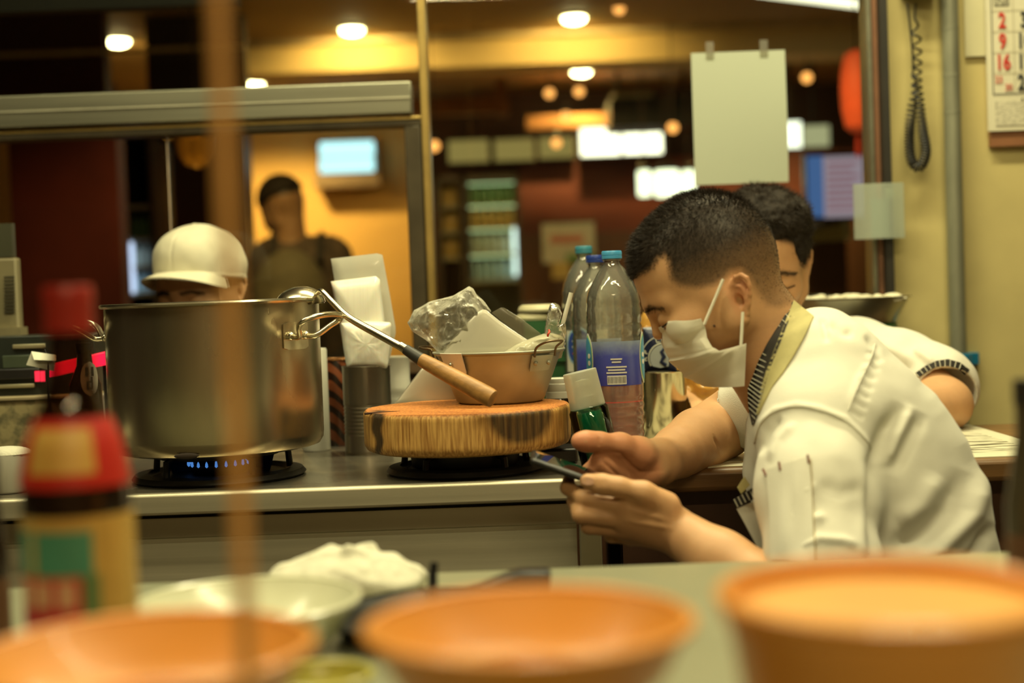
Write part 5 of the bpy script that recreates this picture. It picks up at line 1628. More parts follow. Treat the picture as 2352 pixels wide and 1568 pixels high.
f0, f1 = W(78, 826, 2.205), W(128, 828, 2.205)
obj('tag_back', MB().prism([a0, a1, a2, a3], (0, 0.0012, 0)), white_paper, t)
obj('tag_flap', MB().prism([a0, a1, f1, f0], (0, 0.001, 0.001)), white_paper, t)
obj('tag_wire', MB().tube([W(103, 802, 2.225), W(112, 828, 2.222), W(112, 900, 2.215), Vector((W(114, 1030, 2.2).x, 2.215, ZC))], 0.0016, 6), black_metal, t)
cb = W(212, 900, 2.17)
t = thing('dark_bottle', (cb.x, cb.y, ZC), 'dark bottle with a white oval label between pot and front sauce bottle', 'bottle')
rb_ = 0.024
hb_ = W(210, 805, 2.17).z - ZC
cbv = Vector((cb.x - 0.010, cb.y, ZC))
obj('bottle_glass', MB().lathe([(0.0, 0.0), (rb_, 0.0), (rb_, hb_ * 0.72), (rb_ * 0.5, hb_ * 0.88), (rb_ * 0.42, hb_)], cbv, 32), mat('dark_glass', (0.03, 0.022, 0.012), 0.08), t)
obj('bottle_cap', MB().lathe([(rb_ * 0.5, 0), (rb_ * 0.5, 0.012), (0, 0.013)], cbv + Vector((0, 0, hb_)), 20), black_plastic, t)
rows = []
for j in range(11):
    v = -1 + 2 * j / 10
    half = math.sqrt(max(0.01, 1 - v * v)) * 0.55
    rows.append([(cbv.x + (rb_ + 0.0006) * math.cos(-1.0 + half * u), cbv.y + (rb_ + 0.0006) * math.sin(-1.0 + half * u), W(215, 868, 2.17).z + 0.026 * v) for u in np.linspace(-1, 1, 9)])
lb_ = obj('oval_label', MB().grid(rows, 0.0006), mat('label_cream', (0.62, 0.55, 0.42), 0.5), t)
for (za, zb, ua, ub) in ((0.004, 0.018, -0.9, -0.72), (0.004, 0.018, -0.58, -0.42), (-0.004, 0.003, -0.62, -0.5), (-0.016, -0.004, -0.85, -0.72), (-0.016, -0.004, -0.6, -0.5), (-0.006, -0.003, -0.85, -0.5), (-0.016, -0.013, -0.85, -0.5), (0.004, 0.007, -0.9, -0.72)):
    zz = W(215, 868, 2.17).z
    obj('label_stroke', MB().grid([[(cbv.x + (rb_ + 0.0012) * math.cos(u - 0.35), cbv.y + (rb_ + 0.0012) * math.sin(u - 0.35), z) for u in (ua, (ua + ub) / 2, ub)] for z in (zz + za, zz + zb)], 0.0004), blk_, lb_)

# ceiling battens of the kitchen (above the frame): the lamps that light it
for i, (x, y, lab) in enumerate(((0.35, 2.30, 'over the cook line'), (0.55, 1.05, 'over the serving counter'), (-0.95, 1.45, 'at the left of the kitchen'), (0.2, -1.2, 'over the seats behind the camera'))):
    t = thing('tube_batten', (x, y, 2.505), 'white ceiling tube batten ' + lab, 'ceiling light', 'kitchen ceiling battens')
    obj('batten_case', MB().span((x - 0.66, y - 0.055, 2.515), (x + 0.66, y + 0.055, 2.58)), white_pl, t)
    for s in (-0.66, 0.64):
        obj('batten_end', MB().span((x + s, y - 0.055, 2.49), (x + s + 0.02, y + 0.055, 2.515)), white_pl, t)

# ------------------------------------------------------------------ foreground: sauce bottle, bowls, towel, pole
d = 0.95
cx = W(180, 1200, d)
c = Vector((cx.x, cx.y, ZF))
r = msize(246, d) / 2
def zz(py):
    return W(180, py, d).z - ZF
t = thing('sauce_bottle', c, 'dark soy sauce bottle with red cap and bright red and green label, left foreground', 'bottle')
gl = mat('soy_glass', (0.014, 0.007, 0.004), 0.12, coat=0.4)
obj('bottle_glass', MB().lathe([(0.0, 0.0), (r * 0.95, 0.0), (r, 0.006), (r, zz(1120)), (r * 0.97, zz(1080)), (r * 0.86, zz(1010)), (r * 0.66, zz(950)), (0.0, zz(948))], c, 56), gl, t)
obj('bottle_neck', MB().shell([(r * 0.66, zz(951)), (r * 0.62, zz(940)), (r * 0.45, zz(880)), (r * 0.40, zz(800)), (r * 0.38, zz(755)), (r * 0.36, zz(755)), (r * 0.38, zz(800)), (r * 0.43, zz(880)), (r * 0.60, zz(941)), (r * 0.64, zz(951))], c, 48), clear('neck_glass', (0.72, 0.60, 0.52), 0.7, 0.04, 1.5), t)
obj('red_cap', MB().lathe([(r * 0.45, zz(762)), (r * 0.45, zz(700)), (r * 0.46, zz(690)), (r * 0.46, zz(665)), (r * 0.42, zz(655)), (0.0, zz(654))], c, 40), mat('red_cap', (0.30, 0.018, 0.010), 0.4), t)
def wrap(name, p0, p1, a0, a1, m, lift, parent=t, rr=None):
    z0, z1 = zz(p1), zz(p0)
    rows = []
    for j in range(7):
        z = z0 + (z1 - z0) * j / 6
        rad = (rr(z) if rr else r) + lift
        rows.append([(c.x + rad * math.cos(a), c.y + rad * math.sin(a), c.z + z) for a in np.linspace(a0, a1, 24)])
    return obj(name, MB().grid(rows, 0.0004), m, parent)
D = math.radians
shoulder = lambda z: float(np.interp(z, [zz(1120), zz(1080), zz(1010), zz(940)], [r, r * 0.97, r * 0.86, r * 0.62]))
nl = wrap('shoulder_label', 955, 1108, D(-180), D(0), mat('label_red', (0.52, 0.022, 0.012), 0.45), 0.0006, rr=shoulder)
wrap('gold_crest', 975, 1075, D(-128), D(-52), mat('label_gold', (0.60, 0.36, 0.08), 0.45), 0.0012, nl, rr=shoulder)
ml = wrap('main_label', 1172, 1432, D(-190), D(10), mat('label_ochre', (0.52, 0.32, 0.07), 0.5), 0.0006)
wrap('teal_field', 1202, 1300, D(-150), D(-60), mat('label_teal', (0.06, 0.26, 0.17), 0.5), 0.0012, ml)
wrap('teal_field', 1300, 1420, D(-72), D(-54), mat('label_green', (0.12, 0.20, 0.07), 0.5), 0.0012, ml)
wrap('ochre_stripe', 1205, 1298, D(-126), D(-120), mat('label_ochre', (0.52, 0.32, 0.07), 0.5), 0.0016, ml)
wrap('red_field', 1305, 1425, D(-150), D(-72), mat('label_crimson', (0.50, 0.014, 0.018), 0.5), 0.0014, ml)
wrap('gold_border', 1180, 1430, D(-40), D(-28), mat('label_gold', (0.60, 0.36, 0.08), 0.45), 0.0012, ml)
for a_ in (-136, -112, -87):
    zm_, wv_ = zz(1342), 9
    rows = [[(c.x + (r + 0.0022) * math.cos(D(a_ + wv_ * u)), c.y + (r + 0.0022) * math.sin(D(a_ + wv_ * u)), c.z + zm_ + s_ * 0.0085) for u in np.linspace(-1, 1, 6)] for s_ in (-1, 0, 1)]
    obj('label_character', MB().grid(rows, 0.0004), mat('label_pale', (0.66, 0.36, 0.20), 0.5), ml)

terra = mat('orange_bowl_plastic', (0.72, 0.30, 0.045), 0.42, var=0.10, scale=6, coat=0.1)
terra_in = mat('orange_dish_base', (0.36, 0.08, 0.012), 0.25, var=0.2, scale=8, coat=0.4)
def bowl(px, py, d, R_, h, label, foot=0.5, lift=0.0, name='orange_bowl', m=terra, base=True, group='orange plastic bowls on the serving counter'):
    cc = Wz(px, py, ZF + h + lift)
    cc = Vector((cc.x, cc.y, ZF + 0.0005 + lift))
    t = thing(name, cc, label, 'bowl', group)
    obj('bowl_wall', MB().shell([(0.0, 0.004), (R_ * foot * 0.9, 0.0), (R_ * foot, 0.002), (R_ * (foot + 1) / 2 * 1.04, h * 0.42), (R_ * 0.97, h * 0.92), (R_ * 1.02, h), (R_ * 0.985, h + 0.002), (R_ * 0.93, h * 0.92), (R_ * (foot + 1) / 2 * 0.98, h * 0.46), (R_ * foot * 0.9, 0.008), (0.0, 0.008)], cc, 72), m, t)
    if lift:
        obj('bowl_foot', MB().shell([(R_ * foot * 0.9, 0.001), (R_ * foot * 0.75, -lift * 0.5), (R_ * foot * 1.05, -lift), (R_ * foot * 0.95, -lift), (R_ * foot * 0.70, -lift * 0.5), (R_ * foot * 0.8, 0.001)], cc, 48), m, t)
    if base:
        obj('bowl_base', MB().lathe([(0.0, 0.0095), (R_ * foot * 0.95, 0.0095), (R_ * foot * 1.06, 0.013)], cc, 48), terra_in, t)
    obj('bowl_rim', MB().tube([(cc.x + R_ * 1.0 * math.cos(a), cc.y + R_ * 1.0 * math.sin(a), cc.z + h + 0.001) for a in np.linspace(0, 6.2832, 72, endpoint=False)], 0.0028, 6, True), m, t)
    return t, cc
bowl(1215, 1436, 0.70, 0.083, 0.042, 'shallow orange footed dish in the middle foreground', 0.62, 0.072)
bowl(330, 1500, 0.70, 0.088, 0.042, 'orange footed dish at the lower left before the sauce bottle', 0.62, 0.060)
# tall orange tub, at the right
cc = Wz(2040, 1365, ZF + 0.135)
cc = Vector((cc.x, cc.y, ZF + 0.0005))
h = 0.135
Rt = msize(760, cc.y) / 2
t = thing('orange_tub', cc, 'large deep orange plastic tub at the lower right', 'tub', 'orange plastic bowls on the serving counter')
obj('tub_wall', MB().shell([(0.0, 0.0), (Rt * 0.70, 0.0), (Rt * 0.73, 0.003), (Rt * 0.96, h * 0.9), (Rt * 1.0, h * 0.93), (Rt * 1.01, h), (Rt * 0.97, h + 0.002), (Rt * 0.93, h * 0.9), (Rt * 0.70, 0.008), (0.0, 0.006)], cc, 80), terra, t)
obj('tub_rim', MB().tube([(cc.x + Rt * 1.0 * math.cos(a), cc.y + Rt * 1.0 * math.sin(a), cc.z + h) for a in np.linspace(0, 6.2832, 80, endpoint=False)], 0.0035, 6, True), terra, t)
obj('tub_stain', MB().ball((cc.x - Rt * 0.33, cc.y - Rt * 0.75, cc.z + h * 0.32), (0.020, 0.008, 0.009), 14, 9), mat('brown_smear', (0.20, 0.06, 0.01), 0.5), t)
obj('tub_contents', MB().lathe([(0.0, h * 0.97), (Rt * 0.94, h * 0.95)], cc, 48), mat('orange_fill', (0.78, 0.36, 0.06), 0.45, var=0.12, scale=12), t)
# white enamel bowl behind the sauce bottle
wc = Wz(565, 1385, ZF + 0.045)
bowl(565, 1385, 1.1, 0.090, 0.045, 'white enamel bowl behind the left orange dish', 0.55, 0.0, 'white_bowl', mat('white_enamel', (0.62, 0.62, 0.46), 0.2, var=0.03), False, None)
# crumpled white towel at the counter's far edge
S = Sculpt((-0.32, 1.26, ZF - 0.01), (0.02, 1.48, ZF + 0.08), 0.0025)
tw_ = [W(690, 1305, 1.385), W(740, 1282, 1.385), W(800, 1278, 1.385), W(860, 1285, 1.385), W(900, 1310, 1.385)]
for q, rr_ in zip(tw_, (0.016, 0.021, 0.023, 0.019, 0.010)):
    S.ell((q.x, q.y, ZF + 0.009), (0.030, 0.045, rr_ * 1.25), k=0.015)
for (p0, p1) in (((640, 1325), (760, 1262)), ((700, 1300), (850, 1255)), ((770, 1318), (905, 1290)), ((860, 1290), (965, 1322)), ((660, 1318), (800, 1300)), ((800, 1262), (900, 1305))):
    a, b = W(*p0, 1.375), W(*p1, 1.395)
    a.z, b.z = max(a.z, ZF + 0.006), max(b.z, ZF + 0.006)
    S.cap(a, b, 0.006, 0.007, k=0.010)
S.half((0, 0, ZF), (0, 0, -1))
V, Q = S.mesh_data(2)
nv = normals(V, Q)
V = V + nv * (0.0025 * vnoise(V, 45, 2) + 0.0012 * vnoise(V, 130, 4))[:, None]
V[:, 2] = np.maximum(V[:, 2], ZF + 0.0003)
tag(obj('dish_towel', np_mesh('dish_towel', V, Q), mat('white_towel', (0.68, 0.66, 0.52), 0.9, var=0.05, scale=80, bump=0.5, bscale=300), None, smooth=180), 'crumpled white dish towel on the far edge of the serving counter', 'towel')
# black pan and block
pc = Wz(1022, 1402, ZF + 0.016)
t = thing('black_tray', (pc.x, pc.y, ZF), 'black shallow tray with an upright handle between towel and orange dish', 'tray')
obj('pan_body', MB().shell([(0.0, 0.0), (0.085, 0.0), (0.090, 0.003), (0.098, 0.016), (0.100, 0.016), (0.097, 0.014), (0.088, 0.005), (0.0, 0.003)], (pc.x, pc.y, ZF + 0.0005), 56), black_metal, t)
h0 = W(992, 1350, pc.y + 0.09)
obj('pan_handle', MB().tube([(h0.x, pc.y + 0.092, ZF + 0.010), (h0.x, pc.y + 0.100, W(992, 1330, pc.y + 0.09).z), (h0.x + 0.002, pc.y + 0.101, W(992, 1300, pc.y + 0.09).z)], [0.005, 0.0045, 0.004], 10), black_metal, t)
bq = Wz(1225, 1380, ZF)
rows = []
tag(obj('black_spatula', MB().prism([(bq.x - 0.085, bq.y + 0.02, ZF + 0.002), (bq.x + 0.016, bq.y + 0.02, ZF + 0.002), (bq.x + 0.018, bq.y + 0.02, ZF + 0.022), (bq.x - 0.012, bq.y + 0.02, ZF + 0.023), (bq.x - 0.050, bq.y + 0.02, ZF + 0.010)], (0, 0.03, 0)), black_plastic, None, bevel=0.003), 'black wedge shaped scraper right of the black tray', 'scraper')
# green dish between the two orange dishes, bottom edge
bowl(735, 1556, 0.8, 0.036, 0.020, 'small olive green dish between the two orange dishes', 0.7, 0.0, 'green_dish', mat('olive_dish', (0.42, 0.38, 0.08), 0.3), False, None)
# small white cup at the left
cw = W(22, 1090, 1.55)
cz = 0.0
t = thing('white_cup', (cw.x, 1.93, ZC), 'small white cup at the left edge of the cook counter', 'cup')
cwx = W(14, 1090, 1.96).x
hcu = W(14, 1042, 1.96).z - ZC
obj('cup_wall', MB().shell([(0.0, 0.0), (0.024, 0.0), (0.027, 0.003), (0.032, hcu), (0.030, hcu), (0.025, 0.005), (0.0, 0.004)], (cwx, 1.96, ZC + 0.0005), 36), white_pl, t)
obj('cup_cloth', MB().ball((cwx, 1.96, ZC + hcu), (0.034, 0.032, 0.010), 20, 10), mat('white_towel', (0.68, 0.66, 0.52), 0.9), t)
# dark bottle cut by the left edge and dark bottle cut by the right edge
def dark_bottle(px, d_, ptop, w, label, m, neck):
    q = W(px, 1200, d_)
    q = Vector((q.x, q.y, ZF + 0.0005))
    h_ = W(px, ptop, d_).z - ZF
    rr_ = msize(w, d_) / 2
    t = thing('condiment_bottle', q, label, 'bottle')
    obj('bottle_glass', MB().lathe([(0.0, 0.0), (rr_, 0.0), (rr_, h_ * 0.55), (rr_ * 0.8, h_ * 0.66), (rr_ * neck, h_ * 0.8), (rr_ * neck, h_ * 0.92)], q, 36), m, t)
    obj('bottle_cap', MB().lathe([(rr_ * neck * 1.15, h_ * 0.91), (rr_ * neck * 1.15, h_), (0, h_)], q, 28), black_plastic, t)
    obj('bottle_label', MB().lathe([(rr_ + 0.0006, h_ * 0.12), (rr_ + 0.0006, h_ * 0.45)], q, 36), mat('brown_label', (0.12, 0.05, 0.02), 0.5), t)
dark_bottle(2362, 1.05, 870, 96, 'dark condiment bottle cut off by the right edge of the picture', mat('grey_brown_glass', (0.06, 0.05, 0.03), 0.15), 0.5)
dark_bottle(-22, 1.10, 1040, 70, 'dark condiment bottle cut off by the left edge of the picture', gl, 0.6)
# thin upright pole close to the lens
pq = W(535, 784, 0.62)
t = thing('wooden_pole', (pq.x, pq.y, ZF), 'thin brown wooden pole standing upright in the near foreground, out of focus', 'pole')
obj('pole_shaft', MB().tube([(pq.x, pq.y, ZF + 0.004), (pq.x, pq.y, 1.5), (pq.x, pq.y, 2.58)], 0.0036, 14), mat('brown_pole', (0.72, 0.36, 0.10), 0.5, var=0.2, scale=10), t)
obj('pole_foot', MB().lathe([(0.0, 0.0), (0.012, 0.0), (0.012, 0.003), (0.005, 0.006), (0.0, 0.006)], (pq.x, pq.y, ZF + 0.0003), 20), dark_alu, t)

# ------------------------------------------------------------------ people
def frame(fwd, up):
    F = Vector(fwd).normalized()
    U = (Vector(up) - F * Vector(up).dot(F)).normalized()
    return F, F.cross(U) * -1, U
class Head:
    """head-local metres: f forward, l to one side, u up, origin at the middle of the skull"""
    def __init__(s, C, F, L, U, k=1.0):
        s.C, s.F, s.L, s.U, s.k = Vector(C), Vector(F), Vector(L), Vector(U), k
        s.R = [tuple(s.F), tuple(s.L), tuple(s.U)]
        s.earf, s.earl, s.earu = -0.008, 0.068, -0.046
    def T(s, f, l, u):
        return s.C + (s.F * f + s.L * l + s.U * u) * s.k
    def local(s, V):
        Q = np.asarray(V, float) - np.array(s.C)
        return np.stack([Q @ np.array(s.F), Q @ np.array(s.L), Q @ np.array(s.U)], 1) / s.k
    def sculpt(s, S, ears=(1, -1), masked=False):
        k, T, R = s.k, s.T, s.R
        def E(c, r, kk=0.012, op='add'):
            S.ell(T(*c), [q * k for q in r], R, kk, op)
        E((-0.006, 0, 0.006), (0.087, 0.073, 0.086), 0.0)
        E((-0.032, 0, -0.010), (0.056, 0.065, 0.066), 0.03)
        E((0.044, 0, 0.002), (0.047, 0.060, 0.064), 0.03)
        E((0.040 - 0.004 * masked, 0, -0.062), (0.046 - 0.004 * masked, 0.056, 0.066 - 0.006 * masked), 0.03)
        for q in (1, -1):
            S.cap(T(-0.002, 0.054 * q, -0.080), T(0.060 - 0.012 * masked, 0.022 * q, -0.126 + 0.008 * masked), 0.017 * k, 0.015 * k, 0.03)
            S.cap(T(-0.002, 0.056 * q, -0.050), T(-0.002, 0.054 * q, -0.085), 0.015 * k, 0.015 * k, 0.03)
            E((0.056, 0.046 * q, -0.062), (0.024, 0.018, 0.018), 0.02)
            S.cap(T(0.083, 0.010 * q, -0.024), T(0.066, 0.046 * q, -0.026), 0.010 * k, 0.009 * k, 0.016)
        E((0.071 - 0.018 * masked, 0, -0.126 + 0.010 * masked), (0.018, 0.024, 0.017), 0.02)
        for q in (1, -1):
            E((0.094, 0.034 * q, -0.047), (0.014, 0.017, 0.011), 0.012, 'sub')
            E((0.0715, 0.034 * q, -0.046), (0.0155, 0.0165, 0.0130), 0.004)
        if masked:                                   # pressed flat under the cloth
            S.cap(T(0.084, 0, -0.034), T(0.092, 0, -0.062), 0.0075 * k, 0.0080 * k, 0.012)
            for q in ears:
                s.ear(S, q)
            return
        S.cap(T(0.086, 0, -0.034), T(0.108, 0, -0.074), 0.0075 * k, 0.0105 * k, 0.012)
        E((0.109, 0, -0.080), (0.0115, 0.012, 0.010), 0.008)
        for q in (1, -1):
            E((0.099, 0.012 * q, -0.083), (0.009, 0.007, 0.0075), 0.006)
        E((0.090, 0, -0.103), (0.012, 0.024, 0.006), 0.008)
        E((0.089, 0, -0.112), (0.011, 0.020, 0.006), 0.006)
        for q in ears:
            s.ear(S, q)
    def ear(s, S, q):
        k = s.k
        o = Vector((s.earf, s.earl * q, s.earu))
        eb = Vector((-0.86, 0.52 * q, 0.10)).normalized()
        eu = Vector((-0.14, 0.06 * q, 1)).normalized()
        def P(b, h, n=0.0):
            nn = Vector((0.44, 0.9 * q, 0)).normalized()
            v = o + eb * (b * 0.001) + eu * (h * 0.001) + nn * (n * 0.001)
            return s.T(*v)
        back = [(8, 8), (14, 16), (16, 2), (10, -12), (6, -22)]
        for (b, h), r in zip(back, (9, 10, 9, 8, 6)):
            S.ell(P(b, h, -1.5), (r * 0.001 * k, 0.0028 * k, r * 0.0012 * k), [tuple((s.F * eb.x + s.L * eb.y + s.U * eb.z)), tuple((s.F * 0.44 + s.L * 0.9 * q).normalized()), tuple(s.U)], 0.004)
        hel = [(1, 2), (0, 12), (4, 23), (12, 30), (21, 29), (27, 22), (28, 12), (26, 2), (21, -9), (15, -19), (10, -27), (4, -29), (1, -22)]
        rad = [2.4, 2.6, 3.0, 3.2, 3.2, 3.2, 3.0, 2.8, 2.8, 3.2, 4.6, 4.6, 3.0]
        S.chain([P(b, h, 2.0) for b, h in hel], [r * 0.001 * k for r in rad], 0.002)
        ant = [(9, 20), (15, 17), (19, 9), (18, -1), (13, -11), (8, -16)]
        S.chain([P(b, h, 1.6) for b, h in ant], [0.0024 * k] * 6, 0.002)
        S.ell(P(1, -6, 1.5), (0.004 * k, 0.0035 * k, 0.006 * k), s.R, 0.003)
        S.ell(P(9, 0, 1.5), (0.0058 * k, 0.005 * k, 0.0085 * k), s.R, 0.002, 'sub')
def stick(bvh, o, d):
    loc, n, _, _ = bvh.ray_cast(o, d)
    return loc
def brow_and_lash(H, bvh, parent, sides, lash_u=-0.0515, browcol=None):
    dark = mat('hair_black', (0.018, 0.013, 0.009), 0.75, var=0.3, scale=120, spec=0.2)
    for q in sides:
        lp = []
        for l, u in ((0.019, lash_u + 0.0015), (0.026, lash_u - 0.001), (0.034, lash_u - 0.002), (0.043, lash_u - 0.001), (0.052, lash_u + 0.001)):
            p_ = stick(bvh, H.T(0.2, l * q, u), -H.F)
            if p_ is not None:
                lp.append(p_ + H.F * 0.0006)
        if len(lp) > 2:
            obj('eyelashes', MB().tube(bez(lp, 14), [0.0011] * 15, 6), dark, parent)
def brows(H, V, Q, parent, n=700):
    """eyebrows of fine short hairs"""
    lc = H.local(V)
    al = np.abs(lc[:, 1])
    m_ = np.exp(-((lc[:, 2] - np.interp(al, [0.014, 0.030, 0.053], [-0.027, -0.0245, -0.031])) / np.interp(al, [0.014, 0.03, 0.053], [0.0034, 0.0036, 0.0016])) ** 2)
    m_ = m_ * (al > 0.011) * (al < 0.054) * (lc[:, 0] > 0.04)
    ly = np.sign(lc[:, 1:2]) * np.array(H.L)[None] * 1.6 - np.array(H.F)[None] * 0.5 - np.array(H.U)[None] * 0.1
    obj('eyebrows', strands(V, Q, m_, n, np.full(len(V), 0.0055), ly, 0.00030, 9, 0.25), hair_m, parent, smooth=0)
def brow_tint(H, V, col):
    lc = H.local(V)
    al = np.abs(lc[:, 1])
    m_ = np.exp(-((lc[:, 2] - np.interp(al, [0.014, 0.030, 0.053], [-0.027, -0.0245, -0.031])) / 0.0036) ** 2) * (al > 0.010) * (al < 0.054) * (lc[:, 0] > 0.04)
    return col * (1 - 0.55 * m_)[:, None]
def strands(V, Q, mask, n, length, lay, width=0.00035, seed=1, jitter=0.35, segs=2):
    """short hairs as slim real blades; mask and length are per vertex"""
    rng = np.random.default_rng(seed)
    c = mask[Q].mean(1)
    a = np.linalg.norm(np.cross(V[Q[:, 2]] - V[Q[:, 0]], V[Q[:, 3]] - V[Q[:, 1]]), axis=1) * np.clip(c, 0, 1)
    f = rng.choice(len(Q), n, p=a / a.sum())
    w = rng.random((n, 2))
    q = Q[f]
    p = (V[q[:, 0]] * ((1 - w[:, 0]) * (1 - w[:, 1]))[:, None] + V[q[:, 1]] * (w[:, 0] * (1 - w[:, 1]))[:, None] + V[q[:, 2]] * (w[:, 0] * w[:, 1])[:, None] + V[q[:, 3]] * ((1 - w[:, 0]) * w[:, 1])[:, None])
    nrm = normals(V, Q)[q[:, 0]]
    L = length[q[:, 0]] * rng.uniform(0.7, 1.15, n)
    d = nrm + lay[q[:, 0]] + rng.normal(0, jitter, (n, 3))
    d /= np.linalg.norm(d, axis=1, keepdims=True)
    side = np.cross(d, rng.normal(0, 1, (n, 3)))
    side /= np.linalg.norm(side, axis=1, keepdims=True) + 1e-9
    p0 = p - nrm * 0.0006
    tip = p + d * L[:, None]
    VV = np.concatenate([p0 - side * width, p0 + side * width, tip])
    F = np.stack([np.arange(n), np.arange(n) + n, np.arange(n) + 2 * n], 1)
    return np_mesh('hair', VV, F)

hair_m = mat('hair_strand', (0.024, 0.016, 0.010), 0.65, var=0.4, scale=200, spec=0.25)
skin = mat('skin', (1.0, 1.0, 1.0), 0.48, var=0.06, scale=90, attr='Col', sss=0.12, bump=0.12, bscale=500, spec=0.4)
SKIN = np.array([0.60, 0.335, 0.165])
HAIRC = np.array([0.022, 0.016, 0.011])
coat_m = mat('white_chef_cloth', (0.70, 0.68, 0.585), 0.85, var=0.03, scale=30, bump=0.25, bscale=700, sheen=0.1)
khaki = mat('khaki_cloth', (0.44, 0.39, 0.17), 0.85, var=0.12, scale=40, bump=0.2, bscale=500)
blackcloth = mat('black_cloth', (0.018, 0.015, 0.012), 0.8, var=0.2)
stripe_w = mat('pinstripe_white', (0.62, 0.60, 0.48), 0.7)
dark_trouser = mat('dark_trousers', (0.03, 0.028, 0.026), 0.8, var=0.2)
hair_m = mat('hair_strand', (0.024, 0.016, 0.010), 0.65, var=0.4, scale=200, spec=0.25)

# ---------------------------------------------------------------- the seated cook with the phone
D0 = 1.84
pit = math.radians(22)
F1, U1 = Vector((-math.cos(pit), 0.05, -math.sin(pit))).normalized(), Vector((-math.sin(pit), 0, math.cos(pit)))
U1 = (U1 - F1 * U1.dot(F1)).normalized()
L1 = Vector((0, -1, 0))
L1 = (L1 - F1 * L1.dot(F1)).normalized()
H1 = Head(W(1615, 604, D0), F1, L1, U1, 0.975)
H1.earf, H1.earl, H1.earu = -0.010, 0.0700, -0.061
me_root = thing('person', (W(2085, 1500, D0).x, D0, 0.0), 'cook in white chef coat and face mask, bent over a phone in his hands', 'person')
lo = (W(1280, 1100, 1.68).x - 0.02, 1.50, 0.60)
hi = (W(2080, 900, 1.9).x, 2.16, W(1637, 430, D0).z + 0.03)
S = Sculpt(lo, hi, 0.0021)
H1.sculpt(S, masked=True)
# neck and shoulders
S.cap(H1.T(-0.028, 0, -0.055), W(1818, 848, D0), 0.051, 0.057, 0.02)
S.cap(H1.T(0.005, 0, -0.095), W(1795, 905, D0), 0.040, 0.045, 0.025)
S.cap(W(1890, 925, D0 - 0.05), W(1890, 915, D0 + 0.05), 0.045, 0.045, 0.03)
S.cap(W(1870, 900, D0), W(1980, 1080, D0), 0.07, 0.09, 0.04)
S.cap(W(1890, 945, D0 - 0.06), W(1888, 995, 1.705), 0.04, 0.046, 0.03)
S.cap(W(1870, 900, D0 + 0.08), W(1840, 890, 2.0), 0.042, 0.046, 0.03)
# near (left) arm: upper arm inside the sleeve, forearm up to the hand with the phone
el = W(1880, 1440, 1.565)
wr = W(1542, 1212, 1.675)
S.chain([W(1888, 1000, 1.705), W(1888, 1200, 1.628), el], [0.047, 0.045, 0.040], 0.01)
S.chain([el, el.lerp(wr, 0.3), el.lerp(wr, 0.65), wr], [0.041, 0.042, 0.034, 0.027], 0.015)
# hand: back and palm
mi, mm, mr_, mp_ = W(1442, 1166, 1.660), W(1432, 1192, 1.664), W(1434, 1214, 1.676), W(1452, 1232, 1.692)
for q, r_ in ((mi, 0.0135), (mm, 0.0135), (mr_, 0.0125), (mp_, 0.0115)):
    S.cap(wr + (q - wr) * 0.05, q, 0.019, r_, 0.014)
S.cap(W(1520, 1180, 1.665), W(1470, 1160, 1.668), 0.018, 0.016, 0.014)
S.chain([mi, W(1345, 1146, 1.668), W(1304, 1120, 1.692), W(1306, 1104, 1.716)], [0.0120, 0.0100, 0.0088, 0.0078], 0.0035)
S.chain([mm, W(1334, 1182, 1.664), W(1320, 1152, 1.692), W(1330, 1128, 1.716)], [0.0118, 0.0102, 0.0090, 0.0080], 0.0030)
S.chain([mr_, W(1352, 1208, 1.674), W(1338, 1180, 1.702), W(1350, 1148, 1.726)], [0.0112, 0.0096, 0.0086, 0.0076], 0.0030)
S.chain([mp_, W(1404, 1230, 1.690), W(1392, 1206, 1.712), W(1402, 1170, 1.735)], [0.0100, 0.0084, 0.0076, 0.0068], 0.0030)
# thumb over the near edge of the phone
S.chain([W(1530, 1160, 1.660), W(1478, 1132, 1.650), W(1420, 1118, 1.646), W(1384, 1112, 1.648), W(1350, 1105, 1.653)], [0.0165, 0.0130, 0.0110, 0.0112, 0.0092], 0.008)
# far (right) arm: elbow on the table, palm turned to the phone
elr = W(1650, 984, 2.08)
wrr = W(1512, 1062, 1.880)
S.chain([W(1830, 890, 2.0), W(1735, 935, 2.05), elr], [0.050, 0.050, 0.046], 0.015)
S.chain([elr + Vector((0.0, -0.012, 0.0)), elr.lerp(wrr, 0.35), elr.lerp(wrr, 0.7), wrr], [0.046, 0.045, 0.036, 0.029], 0.004)
pi_, pm_, pr_, pp_ = W(1378, 1058, 1.800), W(1386, 1082, 1.808), W(1402, 1102, 1.822), W(1424, 1116, 1.838)
for q, r_ in ((pi_, 0.0125), (pm_, 0.0125), (pr_, 0.0120), (pp_, 0.0115)):
    S.cap(wrr, q, 0.020, r_, 0.016)
S.cap(W(1500, 1082, 1.85), W(1440, 1106, 1.835), 0.017, 0.015, 0.012)
S.chain([pi_, W(1352, 1082, 1.800), W(1350, 1106, 1.806), W(1356, 1124, 1.812)], [0.0108, 0.0095, 0.0085, 0.0075], 0.003)
S.chain([pm_, W(1356, 1110, 1.808), W(1356, 1136, 1.816), W(1364, 1154, 1.822)], [0.0108, 0.0097, 0.0087, 0.0077], 0.003)
S.chain([pr_, W(1378, 1132, 1.822), W(1380, 1156, 1.828), W(1388, 1172, 1.832)], [0.0104, 0.0092, 0.0082, 0.0072], 0.003)
S.chain([pp_, W(1402, 1140, 1.838), W(1406, 1160, 1.842), W(1412, 1174, 1.846)], [0.0098, 0.0080, 0.0072, 0.0064], 0.003)
